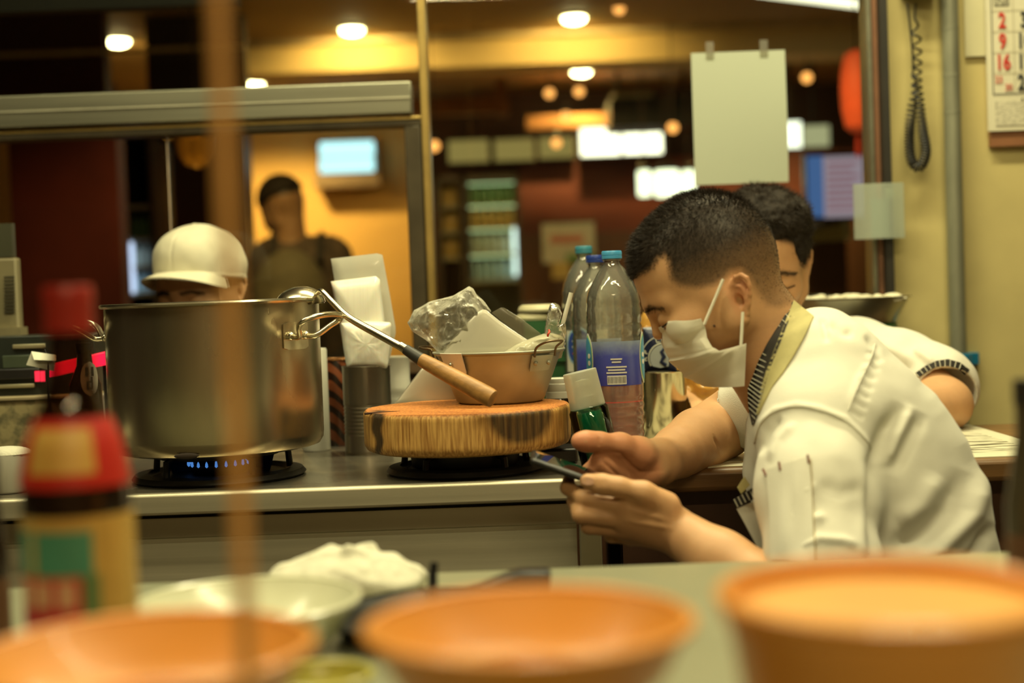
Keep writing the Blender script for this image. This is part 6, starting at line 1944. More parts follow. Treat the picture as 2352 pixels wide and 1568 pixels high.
S.chain([wrr + Vector((0, 0, 0.006)), W(1466, 1040, 1.828), W(1425, 1021, 1.806), W(1376, 1014, 1.790), W(1345, 1013, 1.784), W(1330, 1013, 1.782)], [0.024, 0.0200, 0.0140, 0.0110, 0.0118, 0.0100], 0.010)
V, Q = S.mesh_data(1)
px, dep = to_px(V)
loc = H1.local(V)
nv = normals(V, Q)
# mirror the near side outline for the far side of the head
mir = loc.copy()
mir[:, 1] = np.abs(mir[:, 1])
mirw = np.array(H1.C) + (mir[:, :1] * np.array(F1) + mir[:, 1:2] * np.array(L1) + mir[:, 2:] * np.array(U1)) * H1.k
mpx, _ = to_px(mirw)
on_head = (loc[:, 2] > -0.13) & (np.linalg.norm(loc, axis=1) < 0.2)
hp = [(1420, 645), (1462, 632), (1480, 622), (1498, 612), (1512, 592), (1528, 584), (1537, 600), (1542, 640), (1562, 655), (1600, 660), (1640, 654), (1662, 640), (1676, 622), (1702, 616), (1722, 632), (1740, 672), (1762, 700), (1790, 706), (1835, 690), (1900, 600), (1840, 380), (1420, 360)]
hm = poly_mask(mpx, hp, 9) * on_head
low = np.clip((loc[:, 2] + 0.055) / 0.075, 0, 1)                  # clippered low, longer on the crown
ear = (np.abs(loc[:, 1]) > 0.0725) & (loc[:, 0] < -0.004) & (loc[:, 0] > -0.052) & (np.abs(loc[:, 2] + 0.063) < 0.036)
hm = np.where(ear, 0, hm)
fade = hm * (0.45 + 0.50 * low)
col = SKIN[None] * (1 - fade)[:, None] + HAIRC[None] * fade[:, None]
red = np.clip(1 - np.hypot((px[:, 0] - 1700) / 46, (px[:, 1] - 668) / 64), 0, 1) * ear
palm = poly_mask(px, [(1310, 1040), (1320, 995), (1400, 985), (1470, 1000), (1512, 1040), (1524, 1090), (1505, 1120), (1400, 1180), (1340, 1150), (1350, 1080)], 10) * (dep > 1.77) * (dep < 1.90)
tips = np.clip(1 - np.hypot(px[:, 0] - 1330, px[:, 1] - 1013) / 55, 0, 1) * (dep > 1.7) * (dep < 1.85)
pink_ = np.clip(red * 0.8 + palm * 0.75 + tips * 0.6, 0, 1)[:, None]
col = col * (1 - pink_) + col * np.array([1.08, 0.80, 0.85]) * pink_
# creases: thumb pad and finger knuckle lines, brow furrow, elbow fold
def crease(poly, w, amp, dmin=0, dmax=9):
    global V
    dd, al = seg_dist(px, poly)
    g_ = np.exp(-(dd / w) ** 2) * (dep > dmin) * (dep < dmax) * np.clip(4 * al, 0.2, 1) * np.clip(4 * (1 - al), 0.2, 1)
    V = V + nv * (amp * g_)[:, None]
crease([(1392, 1035), (1425, 1042), (1450, 1070), (1470, 1085), (1520, 1080)], 4, -0.0022, 1.7, 1.9)
crease([(1380, 1055), (1405, 1078), (1430, 1100)], 4, -0.0016, 1.7, 1.9)
crease([(1376, 1000), (1378, 1030)], 4, -0.0012, 1.7, 1.85)
for k in range(4):
    crease([(1368 + 8 * k, 1098), (1366 + 8 * k, 1120)], 3, -0.0007, 1.6, 1.70)
crease([(1398, 1135), (1440, 1142), (1462, 1150)], 4, -0.0015, 1.6, 1.70)
for a_, b_2 in (((1440, 1168), (1540, 1196)), ((1440, 1196), (1545, 1214))):
    crease([a_, b_2], 5, 0.0012, 1.6, 1.72)
crease([(1638, 1000), (1648, 1022), (1656, 1050)], 3, -0.0022, 1.9, 2.2)
bvh1 = bvh_of(V, Q)
col = brow_tint(H1, V, col)
body = obj('body', np_mesh('body', V, Q, col), skin, me_root, smooth=180)
lay = np.tile(np.array(F1) * 0.55 - np.array(U1) * 0.25, (len(V), 1))
side_ = np.clip((np.abs(loc[:, 1]) - 0.03) / 0.04, 0, 1)
lay = lay - np.array(U1)[None] * (0.8 * side_)[:, None]
length = 0.0018 + 0.0075 * np.clip((loc[:, 2] + 0.01) / 0.07, 0, 1) ** 1.2 + 0.006 * np.clip((loc[:, 0] - 0.055) / 0.03, 0, 1) * (loc[:, 2] > 0.0)
obj('hair', strands(V, Q, hm * (0.35 + 0.65 * low), 42000, length, lay, 0.00028, 2, 0.30), hair_m, me_root, smooth=0)
brow_and_lash(H1, bvh1, me_root, (1, -1))
brows(H1, V, Q, me_root)
mole = cast(bvh1, 1641, 748, 0.0004)
if mole:
    obj('mole', MB().ball(mole, (0.0017, 0.0009, 0.0017), 10, 6), mat('mole_brown', (0.06, 0.025, 0.012), 0.6), me_root)
# thumb nail
nl_ = [cast(bvh1, x, y, 0.0006) for x, y in ((1337, 1098), (1350, 1096), (1364, 1100), (1364, 1112), (1350, 1114), (1338, 1110))]
if all(p_ is not None for p_ in nl_):
    obj('thumb_nail', MB().prism(nl_, (0, -0.0006, 0.0003)), mat('nail', (0.62, 0.36, 0.24), 0.25), me_root)

# face mask: rows from nose bridge to chin, centre line out to the side edge, both sides
ctr = [(1519, 743), (1515, 765), (1521, 790), (1532, 815), (1552, 840), (1574, 862), (1598, 878), (1618, 886)]
edg = [(1609, 731), (1620, 752), (1624, 775), (1636, 796), (1652, 806), (1688, 796), (1714, 788), (1710, 886)]
edl = [0.064, 0.066, 0.067, 0.069, 0.071, 0.074, 0.077, 0.066]
def fu(pxy, l):
    """head-local f,u of a pixel lying in the plane l"""
    o = CAM
    d_ = W(pxy[0], pxy[1], 1.0) - CAM
    n_ = H1.L
    p0 = H1.T(0, l, 0)
    t_ = (p0 - o).dot(n_) / d_.dot(n_)
    q = o + d_ * t_ - H1.C
    return q.dot(H1.F) / H1.k, q.dot(H1.U) / H1.k
NR, NC = 43, 15
def ip(lst, v):
    x = v * (len(lst) - 1)
    return tuple(np.interp(x, range(len(lst)), [q[i] for q in lst]) for i in range(2)) if isinstance(lst[0], tuple) else float(np.interp(x, range(len(lst)), lst))
rows = []
for j in range(NR):
    v = j / (NR - 1)
    cf, cu = fu(ip(ctr, v), 0.0)
    el_ = ip(edl, v)
    ef, eu_ = fu(ip(edg, v), el_)
    half = []
    for i in range(NC):
        s_ = i / (NC - 1)
        g_ = math.sin(s_ * math.pi / 2)
        w_ = 1 - math.cos(s_ * math.pi / 2)
        w_ = 0.55 * s_ + 0.45 * w_
        pleat = 0.0
        half.append((cf + (ef - cf) * w_ + pleat, el_ * g_, cu + (eu_ - cu) * w_ - pleat * 0.3))
    row = [H1.T(f_, -l_, u_) for f_, l_, u_ in reversed(half[1:])] + [H1.T(*q) for q in half]
    for i, q in enumerate(row):
        hit, hn_, _, _ = bvh1.find_nearest(q)
        if (q - hit).dot(hn_) < 0.0030:
            row[i] = hit + hn_ * 0.0030
        c_ = abs(i - (NC - 1)) / (NC - 1)
        lift_ = 0.0
        for pv, amp in ((0.30, 0.0026), (0.50, 0.0032), (0.70, 0.0030)):
            x = (v - pv) / 0.10
            lift_ += amp * (1 - c_) ** 0.5 * (max(0.0, 1 - x) if 0 <= x <= 1 else 0.0)       # each fold lies over the next
        for pv in (0.05, 0.10, 0.93):
            lift_ -= 0.0007 * math.exp(-((v - pv) / 0.010) ** 2)
        row[i] = row[i] + hn_ * (lift_ + 0.0008 * math.sin(9 * c_ + 14 * v) * (1 - v))
    rows.append(row)
mask_m = mat('mask_cloth', (0.88, 0.84, 0.70), 0.8, var=0.02, scale=20, bump=0.12, bscale=900)
mk = obj('face_mask', MB().grid(rows, 0.0012), mask_m, me_root, smooth=60)
e0, e1 = rows[1][-1], rows[35][-1]
etop, ebot = W(1661, 641, D0 - 0.080), W(1706, 716, D0 - 0.083)
e0b = W(1617, 745, D0 - 0.071)
e1b = W(1702, 792, D0 - 0.081)
for sgn, mir_ in ((1, False), (-1, True)):
    def mm_(p_):
        if not mir_:
            return p_
        q = p_ - H1.C
        return H1.C + q - H1.L * (2 * q.dot(H1.L))
    obj('ear_loop', MB().tube([mm_(e0b), mm_(e0b.lerp(etop, 0.5)), mm_(etop)], 0.0021, 6), mask_m, mk)
    obj('ear_loop', MB().tube([mm_(e1b), mm_(e1b.lerp(ebot, 0.5)), mm_(ebot)], 0.0021, 6), mask_m, mk)
fold = [W(1606, 778, D0 - 0.077), W(1622, 800, D0 - 0.079), W(1634, 797, D0 - 0.079), W(1618, 775, D0 - 0.077)]
obj('mask_edge_tab', MB().prism(fold, (0, -0.002, 0)), mask_m, mk)

# chef coat
S = Sculpt((0.235, 1.47, 0.50), (W(2300, 1200, 1.84).x + 0.03, 2.16, W(1850, 690, D0).z + 0.01), 0.003)
for off in (-0.075, 0.075):
    S.chain([W(1892, 862, D0 + off), W(1946, 1006, D0 + off), W(2014, 1166, D0 + off), W(2036, 1335, D0 + off), W(2050, 1620, D0 + off)], [0.076, 0.104, 0.120, 0.124, 0.128], 0.05)
S.cap(W(1892, 985, 1.705), W(1860, 890, 1.99), 0.070, 0.066, 0.04)
S.cap(W(1880, 790, D0 - 0.03), W(1880, 790, D0 + 0.03), 0.044, 0.044, 0.04)
S.cap(W(1840, 880, D0), W(1850, 1080, D0), 0.060, 0.080, 0.04)
S.chain([W(1888, 1000, 1.70), W(1882, 1130, 1.645), W(1892, 1290, 1.590), W(1894, 1350, 1.578)], [0.073, 0.0705, 0.0600, 0.0585], 0.02)
S.chain([W(1850, 885, 2.0), W(1758, 930, 2.045), W(1716, 952, 2.062)], [0.066, 0.058, 0.056], 0.02)
ax_ = (W(1660, 970, 2.075) - W(1760, 925, 2.045)).normalized()
S.cap(W(1716, 952, 2.062) + ax_ * 0.008, W(1716, 952, 2.062) + ax_ * 0.08, 0.0505, 0.0505, 0.006, 'sub')
S.cap(H1.T(-0.034, 0, -0.055), W(1795, 800, D0), 0.055, 0.058, 0.006, 'sub')
S.cap(H1.T(0.005, 0, -0.095), W(1745, 880, D0), 0.046, 0.050, 0.006, 'sub')
hn = (W(1700, 960, 2.07) - W(1800, 905, 2.03)).normalized()
V, Q = S.mesh_data(2)
px, dep = to_px(V)
nv = normals(V, Q)
vis = nv @ -np.array(FW) > -0.25
def fold_(poly, w, amp, dmax=9.0):
    global V
    dd, al = seg_dist(px, poly)
    g_ = np.exp(-(dd / w) ** 2) * vis * (dep < dmax) * np.clip(5 * al, 0.0, 1) * np.clip(5 * (1 - al), 0.0, 1)
    V = V + nv * (amp * g_)[:, None]
V = V + nv * (0.0022 * vnoise(V, 14, 1) + 0.0010 * vnoise(V, 40, 2))[:, None]
fold_([(2072, 930), (2040, 985), (2018, 1060), (2010, 1160), (2006, 1300)], 20, -0.014)
fold_([(2094, 930), (2062, 1000), (2040, 1070)], 13, 0.006)
fold_([(2118, 950), (2088, 1010), (2050, 1090)], 15, -0.007)
fold_([(1990, 1060), (1988, 1200), (1985, 1300)], 16, 0.004)
fold_([(2262, 1080), (2235, 1180), (2160, 1260), (2060, 1310)], 22, 0.010)
fold_([(2215, 1080), (2180, 1170), (2110, 1235), (2030, 1265)], 26, -0.010)
fold_([(2160, 1090), (2120, 1160), (2060, 1200)], 24, 0.006)
fold_([(2280, 1200), (2240, 1270), (2180, 1320)], 14, -0.008)
fold_([(2120, 880), (2180, 960), (2230, 1060)], 20, 0.004)
fold_([(1885, 730), (1895, 752), (1900, 790)], 7, -0.005)
fold_([(1905, 740), (1935, 765), (1960, 770)], 10, -0.004)
fold_([(1985, 770), (2010, 800), (2010, 840)], 9, -0.004)
fold_([(1745, 1045), (1765, 990), (1795, 955)], 10, -0.005, 1.75)
fold_([(1765, 1060), (1790, 1010), (1830, 970)], 9, 0.004, 1.75)
fold_([(1780, 1270), (1815, 1205), (1845, 1140), (1870, 1105)], 10, 0.005, 1.7)
fold_([(1800, 1290), (1835, 1225), (1862, 1175)], 10, -0.004, 1.7)
fold_([(1830, 1210), (1860, 1190), (1900, 1185)], 10, 0.004, 1.7)
fold_([(1835, 1260), (1880, 1235), (1940, 1240), (1970, 1255)], 10, 0.004, 1.7)
fold_([(1880, 1110), (1930, 1130), (1990, 1120)], 16, -0.003, 1.75)
for k in range(7):
    fold_([(1952 + 6 * k, 940 - 22 * k), (1985 + 7 * k, 962 - 22 * k)], 5, -0.0022)
fold_([(1733, 1015), (1748, 970), (1780, 942), (1830, 930), (1880, 938), (1940, 962), (1990, 1010), (2016, 1050)], 7, 0.0035, 1.80)
fold_([(2010, 790), (1996, 830), (1970, 880), (1948, 940)], 7, 0.003)
bvhc = bvh_of(V, Q)
coat = obj('chef_coat', np_mesh('chef_coat', V, Q), coat_m, me_root, smooth=180)
def seam(poly, r_, m, name, parent, n=30, lift=0.0006):
    pts = []
    P = [Vector((x, y, 0)) for x, y in poly]
    for q in bez(P, n):
        h_ = cast(bvhc, q.x, q.y, lift)
        if h_ is not None:
            pts.append(h_)
    if len(pts) > 3:
        return obj(name, MB().tube(pts, r_, 6), m, parent)
seam([(1733, 1018), (1748, 972), (1780, 944), (1830, 932), (1880, 940), (1940, 964), (1985, 1006), (2000, 1028)], 0.0010, coat_m, 'shoulder_seam', coat, 50)
seam([(2010, 790), (1996, 832), (1972, 882), (1948, 942)], 0.0009, coat_m, 'yoke_seam', coat)
brown_th = mat('brown_thread', (0.14, 0.035, 0.015), 0.7)
seam([(1862, 1055), (1866, 1130), (1870, 1210), (1874, 1290)], 0.0007, mat('tan_thread', (0.52, 0.42, 0.24), 0.8), 'pocket_stitch', coat)
def cloth_patch(poly_rows, m, name, parent, lift=0.0012, thick=0.0012):
    rows = []
    for a, b in poly_rows:
        row = []
        for i in range(12):
            x, y = a[0] + (b[0] - a[0]) * i / 11, a[1] + (b[1] - a[1]) * i / 11
            h_ = cast(bvhc, x, y, lift)
            row.append(h_)
        good = [q for q in row if q is not None and (q - CAM).length < 1.72]
        last = good[0] if good else W(a[0], a[1], 1.6)
        for i in range(12):
            if row[i] is None or (row[i] - CAM).length > 1.72:
                row[i] = last
            last = row[i]
        rows.append(row)
    return obj(name, MB().grid(rows, thick), m, parent, smooth=60)
pk_ = cloth_patch([((1759, 1082), (1858, 1050)), ((1766, 1105), (1861, 1080)), ((1772, 1160), (1866, 1150)), ((1775, 1220), (1869, 1215)), ((1776, 1285), (1872, 1288))], coat_m, 'sleeve_pocket', coat, 0.0022, 0.0030)
for a, b in (((1759, 1080), (1766, 1094)), ((1794, 1064), (1797, 1082)), ((1856, 1049), (1859, 1067))):
    pa, pb = cast(bvhc, *a, 0.0040), cast(bvhc, *b, 0.0040)
    if pa and pb:
        obj('bartack', MB().tube([pa, pb], 0.0014, 6), brown_th, pk_)
# collar: khaki outside, black pinstriped lining inside
def strip(I, O, dl, name, m, parent, lift=0.0, n=28, off=0.0):
    rows_i, rows_o = [], []
    k = len(I)
    for j in range(n + 1):
        x = j / n * (k - 1)
        pi2 = [float(np.interp(x, range(k), [q[c_] for q in I])) for c_ in (0, 1)]
        po2 = [float(np.interp(x, range(k), [q[c_] for q in O])) for c_ in (0, 1)]
        dd = float(np.interp(x, range(k), dl)) - lift
        row = []
        for i in range(6):
            u = i / 5
            xx, yy = pi2[0] + (po2[0] - pi2[0]) * u, pi2[1] + (po2[1] - pi2[1]) * u
            w3 = W(xx, yy, dd - off * math.sin(math.pi * u))
            h_ = cast(bvhc, xx, yy)
            if h_ is not None and (h_ - CAM).dot(FW) < (w3 - CAM).dot(FW) + 0.003:
                w3 = W(xx, yy, (h_ - CAM).dot(FW) - 0.003 - lift)
            row.append(w3)
        rows_i.append(row)
    return obj(name, MB().grid(rows_i, 0.0016), m, parent, smooth=60), rows_i
I_k = [(1823, 690), (1806, 735), (1788, 782), (1768, 832), (1752, 876), (1743, 918), (1738, 950)]
O_k = [(1869, 726), (1848, 772), (1822, 818), (1798, 856), (1772, 890), (1752, 930), (1742, 952)]
D_k = [1.805, 1.778, 1.762, 1.758, 1.764, 1.774, 1.784]
clr, rk = strip(I_k, O_k, D_k, 'collar', khaki, coat, 0.0, off=0.004)
I_s = [(1820, 694), (1793, 740), (1766, 784), (1742, 828), (1728, 866), (1717, 892), (1718, 930), (1728, 976)]
O_s = [(1828, 694), (1812, 738), (1796, 782), (1776, 830), (1762, 870), (1752, 908), (1744, 940), (1734, 974)]
D_s = [1.810, 1.784, 1.769, 1.766, 1.770, 1.778, 1.786, 1.794]
ln, rs = strip(I_s, O_s, D_s, 'collar_lining', blackcloth, coat, n=24)
for j in range(1, len(rs) - 1):
    if j % 1 == 0 and j + 1 < len(rs):
        a, b = rs[j][0] - FW * 0.0012, rs[min(j + 1, len(rs) - 1)][5] - FW * 0.0012
        obj('pinstripe', MB().tube([a, a.lerp(b, 0.5), b], 0.0005, 5), stripe_w, ln)
# far half of the collar, mirrored on the plane of symmetry
def mirror_rows(rws):
    out_ = []
    for r_ in rws[:len(rws) // 2]:
        out_.append([Vector((q.x, 2 * D0 - q.y, q.z)) for q in r_])
    return out_
obj('collar', MB().grid(mirror_rows(rk), 0.0016), khaki, coat, smooth=60)
# open front flap with striped edge
def flat_patch(rows_px, dd, m, name, parent, thick=0.0016):
    rows = []
    for a, b in rows_px:
        rows.append([W(a[0] + (b[0] - a[0]) * i / 7, a[1] + (b[1] - a[1]) * i / 7, dd + 0.004 * math.sin(i * 0.6)) for i in range(8)])
    return obj(name, MB().grid(rows, thick), m, parent, smooth=60)
fl = flat_patch([((1692, 1168), (1762, 1138)), ((1712, 1205), (1775, 1185)), ((1736, 1250), (1786, 1240)), ((1768, 1300), (1800, 1300))], 1.73, coat_m, 'front_flap', coat)
ft = flat_patch([((1684, 1148), (1728, 1120)), ((1692, 1167), (1742, 1140))], 1.728, blackcloth, 'flap_trim', fl)
for k in range(6):
    x0, y0 = 1686 + 9 * k, 1146 - 5.4 * k
    obj('pinstripe', MB().tube([W(x0, y0, 1.726), W(x0 + 9, y0 + 18, 1.726)], 0.0006, 5), stripe_w, ft)
obj('flap_loop', MB().grid([[W(1694 + 2 * i, 1120 - 3.2 * i, 1.735 - 0.003 * j) for i in range(9)] for j in range(2)] + [[W(1702 + 2.6 * i, 1134 - 2.6 * i, 1.733) for i in range(9)]], 0.001), khaki, fl, smooth=60)
# legs and shoes
hipz = 0.56
hx = W(2072, 1560, D0).x
S = Sculpt((hx - 0.62, 1.58, 0.03), (hx + 0.2, 2.08, 0.66), 0.006)
S.cap((hx, D0 - 0.08, hipz), (hx, D0 + 0.08, hipz), 0.115, 0.115, 0.03)
for s_ in (-1, 1):
    y = D0 + s_ * 0.085
    S.cap((hx, y, hipz - 0.01), (hx - 0.40, y, 0.53), 0.095, 0.068, 0.03)
    S.cap((hx - 0.40, y, 0.53), (hx - 0.36, y, 0.07), 0.066, 0.045, 0.03)
V, Q = S.mesh_data(1)
obj('trousers', np_mesh('trousers', V, Q), dark_trouser, me_root, smooth=180)
for s_ in (-1, 1):
    y = D0 + s_ * 0.085
    obj('shoe', MB().ball((hx - 0.41, y, 0.04), (0.13, 0.046, 0.045), 20, 10), black_plastic, me_root)
sx = hx + 0.01
t = thing('stool', (sx, D0, 0), 'low stool the phone reading cook sits on', 'stool')
obj('seat', MB().lathe([(0.0, 0.415), (0.15, 0.415), (0.158, 0.425), (0.15, 0.437), (0.0, 0.437)], (sx, D0, 0), 36), mat('stool_red', (0.25, 0.03, 0.02), 0.4), t)
for k in range(4):
    a = math.pi / 4 + k * math.pi / 2
    obj('leg', MB().tube([(sx + 0.10 * math.cos(a), D0 + 0.10 * math.sin(a), 0.415), (sx + 0.15 * math.cos(a), D0 + 0.15 * math.sin(a), 0.0)], 0.013, 10), black_metal, t)

# phone in the cook's hand
u_ = (W(1236, 1050, 1.70) - W(1480, 1134, 1.70)).normalized()
v_ = Vector((0.05, 1, 0.02))
v_ = (v_ - u_ * v_.dot(u_)).normalized()
n_ = u_.cross(v_)
if n_.z < 0:
    n_ = -n_
pc_ = W(1352, 1094, 1.70)
rotp = Matrix((u_, v_, n_)).transposed()
t = thing('smartphone', pc_ - n_ * 0.004, 'black smartphone held flat in the cook\'s left hand', 'phone')
obj('phone_case', MB().box(pc_, (0.146, 0.071, 0.0085), rotp), mat('phone_black', (0.012, 0.012, 0.012), 0.3), t, bevel=0.0035)
obj('phone_screen', MB().box(pc_ + n_ * 0.0044, (0.136, 0.064, 0.0006), rotp), mat('phone_glass', (0.01, 0.011, 0.012), 0.05, coat=1.0), t)

# ---------------------------------------------------------------- second cook, leaning on the far side of the table
def facing(yaw, pitch):
    """toward the camera, turned to picture-left by yaw, bowed by pitch"""
    y_, p_ = math.radians(yaw), math.radians(pitch)
    F = Vector((-math.sin(y_) * math.cos(p_), -math.cos(y_) * math.cos(p_), -math.sin(p_)))
    U = Vector((0, 0, 1))
    U = (U - F * U.dot(F)).normalized()
    return F, U.cross(F), U
D2 = 2.53
F2, L2, U2 = facing(10, 16)
H2 = Head(W(1752, 566, D2 - 0.03), F2, L2, U2, 1.0)
root2 = thing('person', (W(1760, 1000, D2).x, D2 + 0.05, 0.0), 'second cook in white, half hidden behind the masked cook, leaning on the table', 'person')
S = Sculpt((W(1600, 600, D2).x - 0.05, 2.18, 0.76), (W(2260, 900, 2.4).x + 0.04, 2.72, W(1752, 420, D2).z + 0.04), 0.003)
H2.sculpt(S)
S.cap(H2.T(-0.035, 0, -0.06), W(1765, 760, D2 + 0.02), 0.053, 0.060, 0.02)
S.cap(W(1640, 830, D2 + 0.03), W(1960, 815, D2), 0.05, 0.05, 0.03)
S.cap(W(1765, 800, D2 + 0.03), W(1765, 960, D2 + 0.03), 0.08, 0.08, 0.03)
el2 = W(2172, 928, 2.345)
S.chain([W(1975, 818, D2 - 0.02), W(2090, 862, 2.44), el2], [0.050, 0.047, 0.041], 0.02)
wr2 = W(1960, 985, 2.22)
S.chain([el2, el2.lerp(wr2, 0.4), wr2], [0.041, 0.041, 0.028], 0.015)
for k, (x, y) in enumerate(((1890, 985), (1886, 996), (1888, 1007), (1896, 1017))):
    S.cap(wr2, W(x + 16, y, 2.18), 0.018, 0.011, 0.012)
    S.chain([W(x + 16, y, 2.18), W(x - 10, y, 2.165), W(x - 28, y + 4, 2.16)], [0.010, 0.009, 0.0075], 0.003)
S.chain([wr2, W(1935, 965, 2.19), W(1905, 958, 2.175)], [0.018, 0.013, 0.009], 0.008)
elb = W(1545, 940, 2.42)
S.chain([W(1640, 830, D2), elb, W(1640, 990, 2.25)], [0.05, 0.041, 0.03], 0.02)
V, Q = S.mesh_data(1)
loc = H2.local(V)
hl = np.interp(np.abs(loc[:, 1]), [0.0, 0.03, 0.055, 0.07], [0.030, 0.028, 0.012, -0.035])
hm = np.clip((loc[:, 2] - hl) / 0.010, 0, 1) * (np.linalg.norm(loc, axis=1) < 0.18)
backh = np.clip((-loc[:, 0] - 0.01) / 0.01, 0, 1) * (loc[:, 2] > -0.075) * (np.linalg.norm(loc, axis=1) < 0.15)
hm = np.maximum(hm, backh)
ear = (np.abs(loc[:, 1]) > 0.073) & (loc[:, 2] < -0.01)
hm = np.where(ear, 0, hm)
col = SKIN[None] * (1 - hm)[:, None] + HAIRC[None] * hm[:, None]
bv2 = bvh_of(V, Q)
col = brow_tint(H2, V, col)
obj('body', np_mesh('body', V, Q, col), skin, root2, smooth=180)
length = np.full(len(V), 0.020)
lay = np.tile(-np.array(F2) * 0.3 - np.array(U2) * 0.2, (len(V), 1)) + np.sign(loc[:, 1:2]) * np.array(L2)[None] * 0.4
brow_and_lash(H2, bv2, root2, (1, -1))
brows(H2, V, Q, root2)
# wavy hair mass with loose strands
S = Sculpt(H2.C - Vector((0.13, 0.13, 0.13)), H2.C + Vector((0.13, 0.13, 0.15)), 0.0028)
S.ell(H2.T(-0.010, 0, 0.018), (0.100, 0.084, 0.086), H2.R, 0)
S.ell(H2.T(0.030, 0.010, 0.062), (0.062, 0.070, 0.036), H2.R, 0.02)
S.ell(H2.T(0.050, 0.058, 0.012), (0.022, 0.016, 0.034), H2.R, 0.012)
S.ell(H2.T(0.120, 0, -0.062), (0.085, 0.098, 0.092), H2.R, 0.012, 'sub')
S.ell(H2.T(0.02, 0, -0.115), (0.12, 0.14, 0.075), H2.R, 0.01, 'sub')
V2, Q2 = S.mesh_data(1)
n2_ = normals(V2, Q2)
V2 = V2 + n2_ * (0.005 * vnoise(V2, 55, 3) + 0.003 * vnoise(V2, 130, 5))[:, None]
hb = obj('hair', np_mesh('hair', V2, Q2), mat('hair_black', (0.018, 0.013, 0.009), 0.55), root2, smooth=180)
lay2 = np.tile(-np.array(F2) * 0.5 - np.array(U2) * 0.5, (len(V2), 1)) + 1.2 * np.stack([vnoise(V2, 30, 11), vnoise(V2, 30, 12), vnoise(V2, 30, 13)], 1)
obj('hair_strands', strands(V2, Q2, np.ones(len(V2)), 12000, np.full(len(V2), 0.012), lay2, 0.0004, 5, 0.3), hair_m, hb, smooth=0)
# coat
S = Sculpt((W(1500, 900, 2.5).x - 0.06, 2.25, 0.50), (W(2270, 900, 2.35).x + 0.03, 2.78, W(1765, 720, D2).z + 0.02), 0.0035)
S.cap(W(1765, 830, D2 + 0.06), W(1765, 1250, D2 + 0.10), 0.105, 0.12, 0.03)
S.cap(W(1660, 840, D2 + 0.05), W(1960, 826, D2 + 0.01), 0.072, 0.074, 0.04)
S.cap(W(1690, 900, D2 + 0.06), W(1690, 1250, D2 + 0.10), 0.09, 0.10, 0.04)
S.cap(W(1860, 900, D2 + 0.06), W(1860, 1250, D2 + 0.10), 0.09, 0.10, 0.04)
S.chain([W(1968, 822, D2 - 0.01), W(2070, 852, 2.46), W(2140, 880, 2.41), W(2160, 892, 2.40)], [0.072, 0.069, 0.064, 0.064], 0.02)
S.chain([W(1660, 850, D2), W(1590, 900, 2.46), W(1570, 915, 2.45)], [0.068, 0.062, 0.060], 0.02)
S.cap(H2.T(-0.035, 0, -0.06), W(1762, 740, D2), 0.058, 0.064, 0.006, 'sub')
axs = (W(2190, 925, 2.37) - W(2070, 860, 2.45)).normalized()
S.cap(W(2168, 905, 2.37), W(2168, 905, 2.37) + axs * 0.06 + Vector((-0.03, -0.05, -0.02)), 0.050, 0.056, 0.004, 'sub')
V, Q = S.mesh_data(2)
nv = normals(V, Q)
px, dep = to_px(V)
vis = nv @ -np.array(FW) > -0.25
V = V + nv * (0.003 * vnoise(V, 16, 8) + 0.0012 * vnoise(V, 45, 9))[:, None]
fold_([(1990, 760), (2040, 800), (2110, 830)], 12, 0.006)
fold_([(1980, 800), (2040, 840), (2100, 850)], 12, -0.006)
fold_([(2095, 800), (2120, 815), (2150, 840)], 8, 0.006)
bv2c = bvh_of(V, Q)
coat2 = obj('chef_coat', np_mesh('chef_coat', V, Q), coat_m, root2, smooth=180)
up_ = [(2104, 858), (2126, 842), (2150, 830), (2177, 827), (2203, 834), (2224, 850)]
lw_ = [(2112, 866), (2132, 852), (2153, 842), (2176, 839), (2199, 845), (2218, 858)]
rows = []
for pts in (up_, [((a[0] + b[0]) / 2, (a[1] + b[1]) / 2) for a, b in zip(up_, lw_)], lw_):
    row = []
    for x, y in pts:
        h_ = cast(bv2c, x, y, 0.0025)
        row.append(h_ if h_ is not None else W(x, y, 2.35))
    rows.append(row)
tr = obj('cuff_trim', MB().grid(rows, 0.002), blackcloth, coat2, smooth=60)
for k in range(12):
    x = k / 11 * (len(up_) - 1)
    q = [np.interp(x, range(len(up_)), [p_[c_] for p_ in up_]) for c_ in (0, 1)]
    w_ = [np.interp(x, range(len(lw_)), [p_[c_] for p_ in lw_]) for c_ in (0, 1)]
    a, b = cast(bv2c, q[0], q[1], 0.004), cast(bv2c, w_[0], w_[1], 0.004)
    if a and b and (a - b).length < 0.03:
        obj('pinstripe', MB().tube([a, b], 0.0007, 5), stripe_w, tr)
hx2 = W(1765, 1000, D2).x
S = Sculpt((hx2 - 0.25, D2 - 0.1, 0.03), (hx2 + 0.25, D2 + 0.28, 0.62), 0.008)
S.cap((hx2 - 0.08, D2 + 0.12, 0.54), (hx2 + 0.08, D2 + 0.12, 0.54), 0.10, 0.10, 0.03)
for s_ in (-1, 1):
    S.cap((hx2 + 0.09 * s_, D2 + 0.12, 0.52), (hx2 + 0.10 * s_, D2 + 0.10, 0.07), 0.085, 0.05, 0.03)
V, Q = S.mesh_data(1)
obj('trousers', np_mesh('trousers', V, Q), dark_trouser, root2, smooth=180)
for s_ in (-1, 1):
    obj('shoe', MB().ball((hx2 + 0.10 * s_, D2 + 0.06, 0.04), (0.046, 0.12, 0.045), 20, 10), black_plastic, root2)

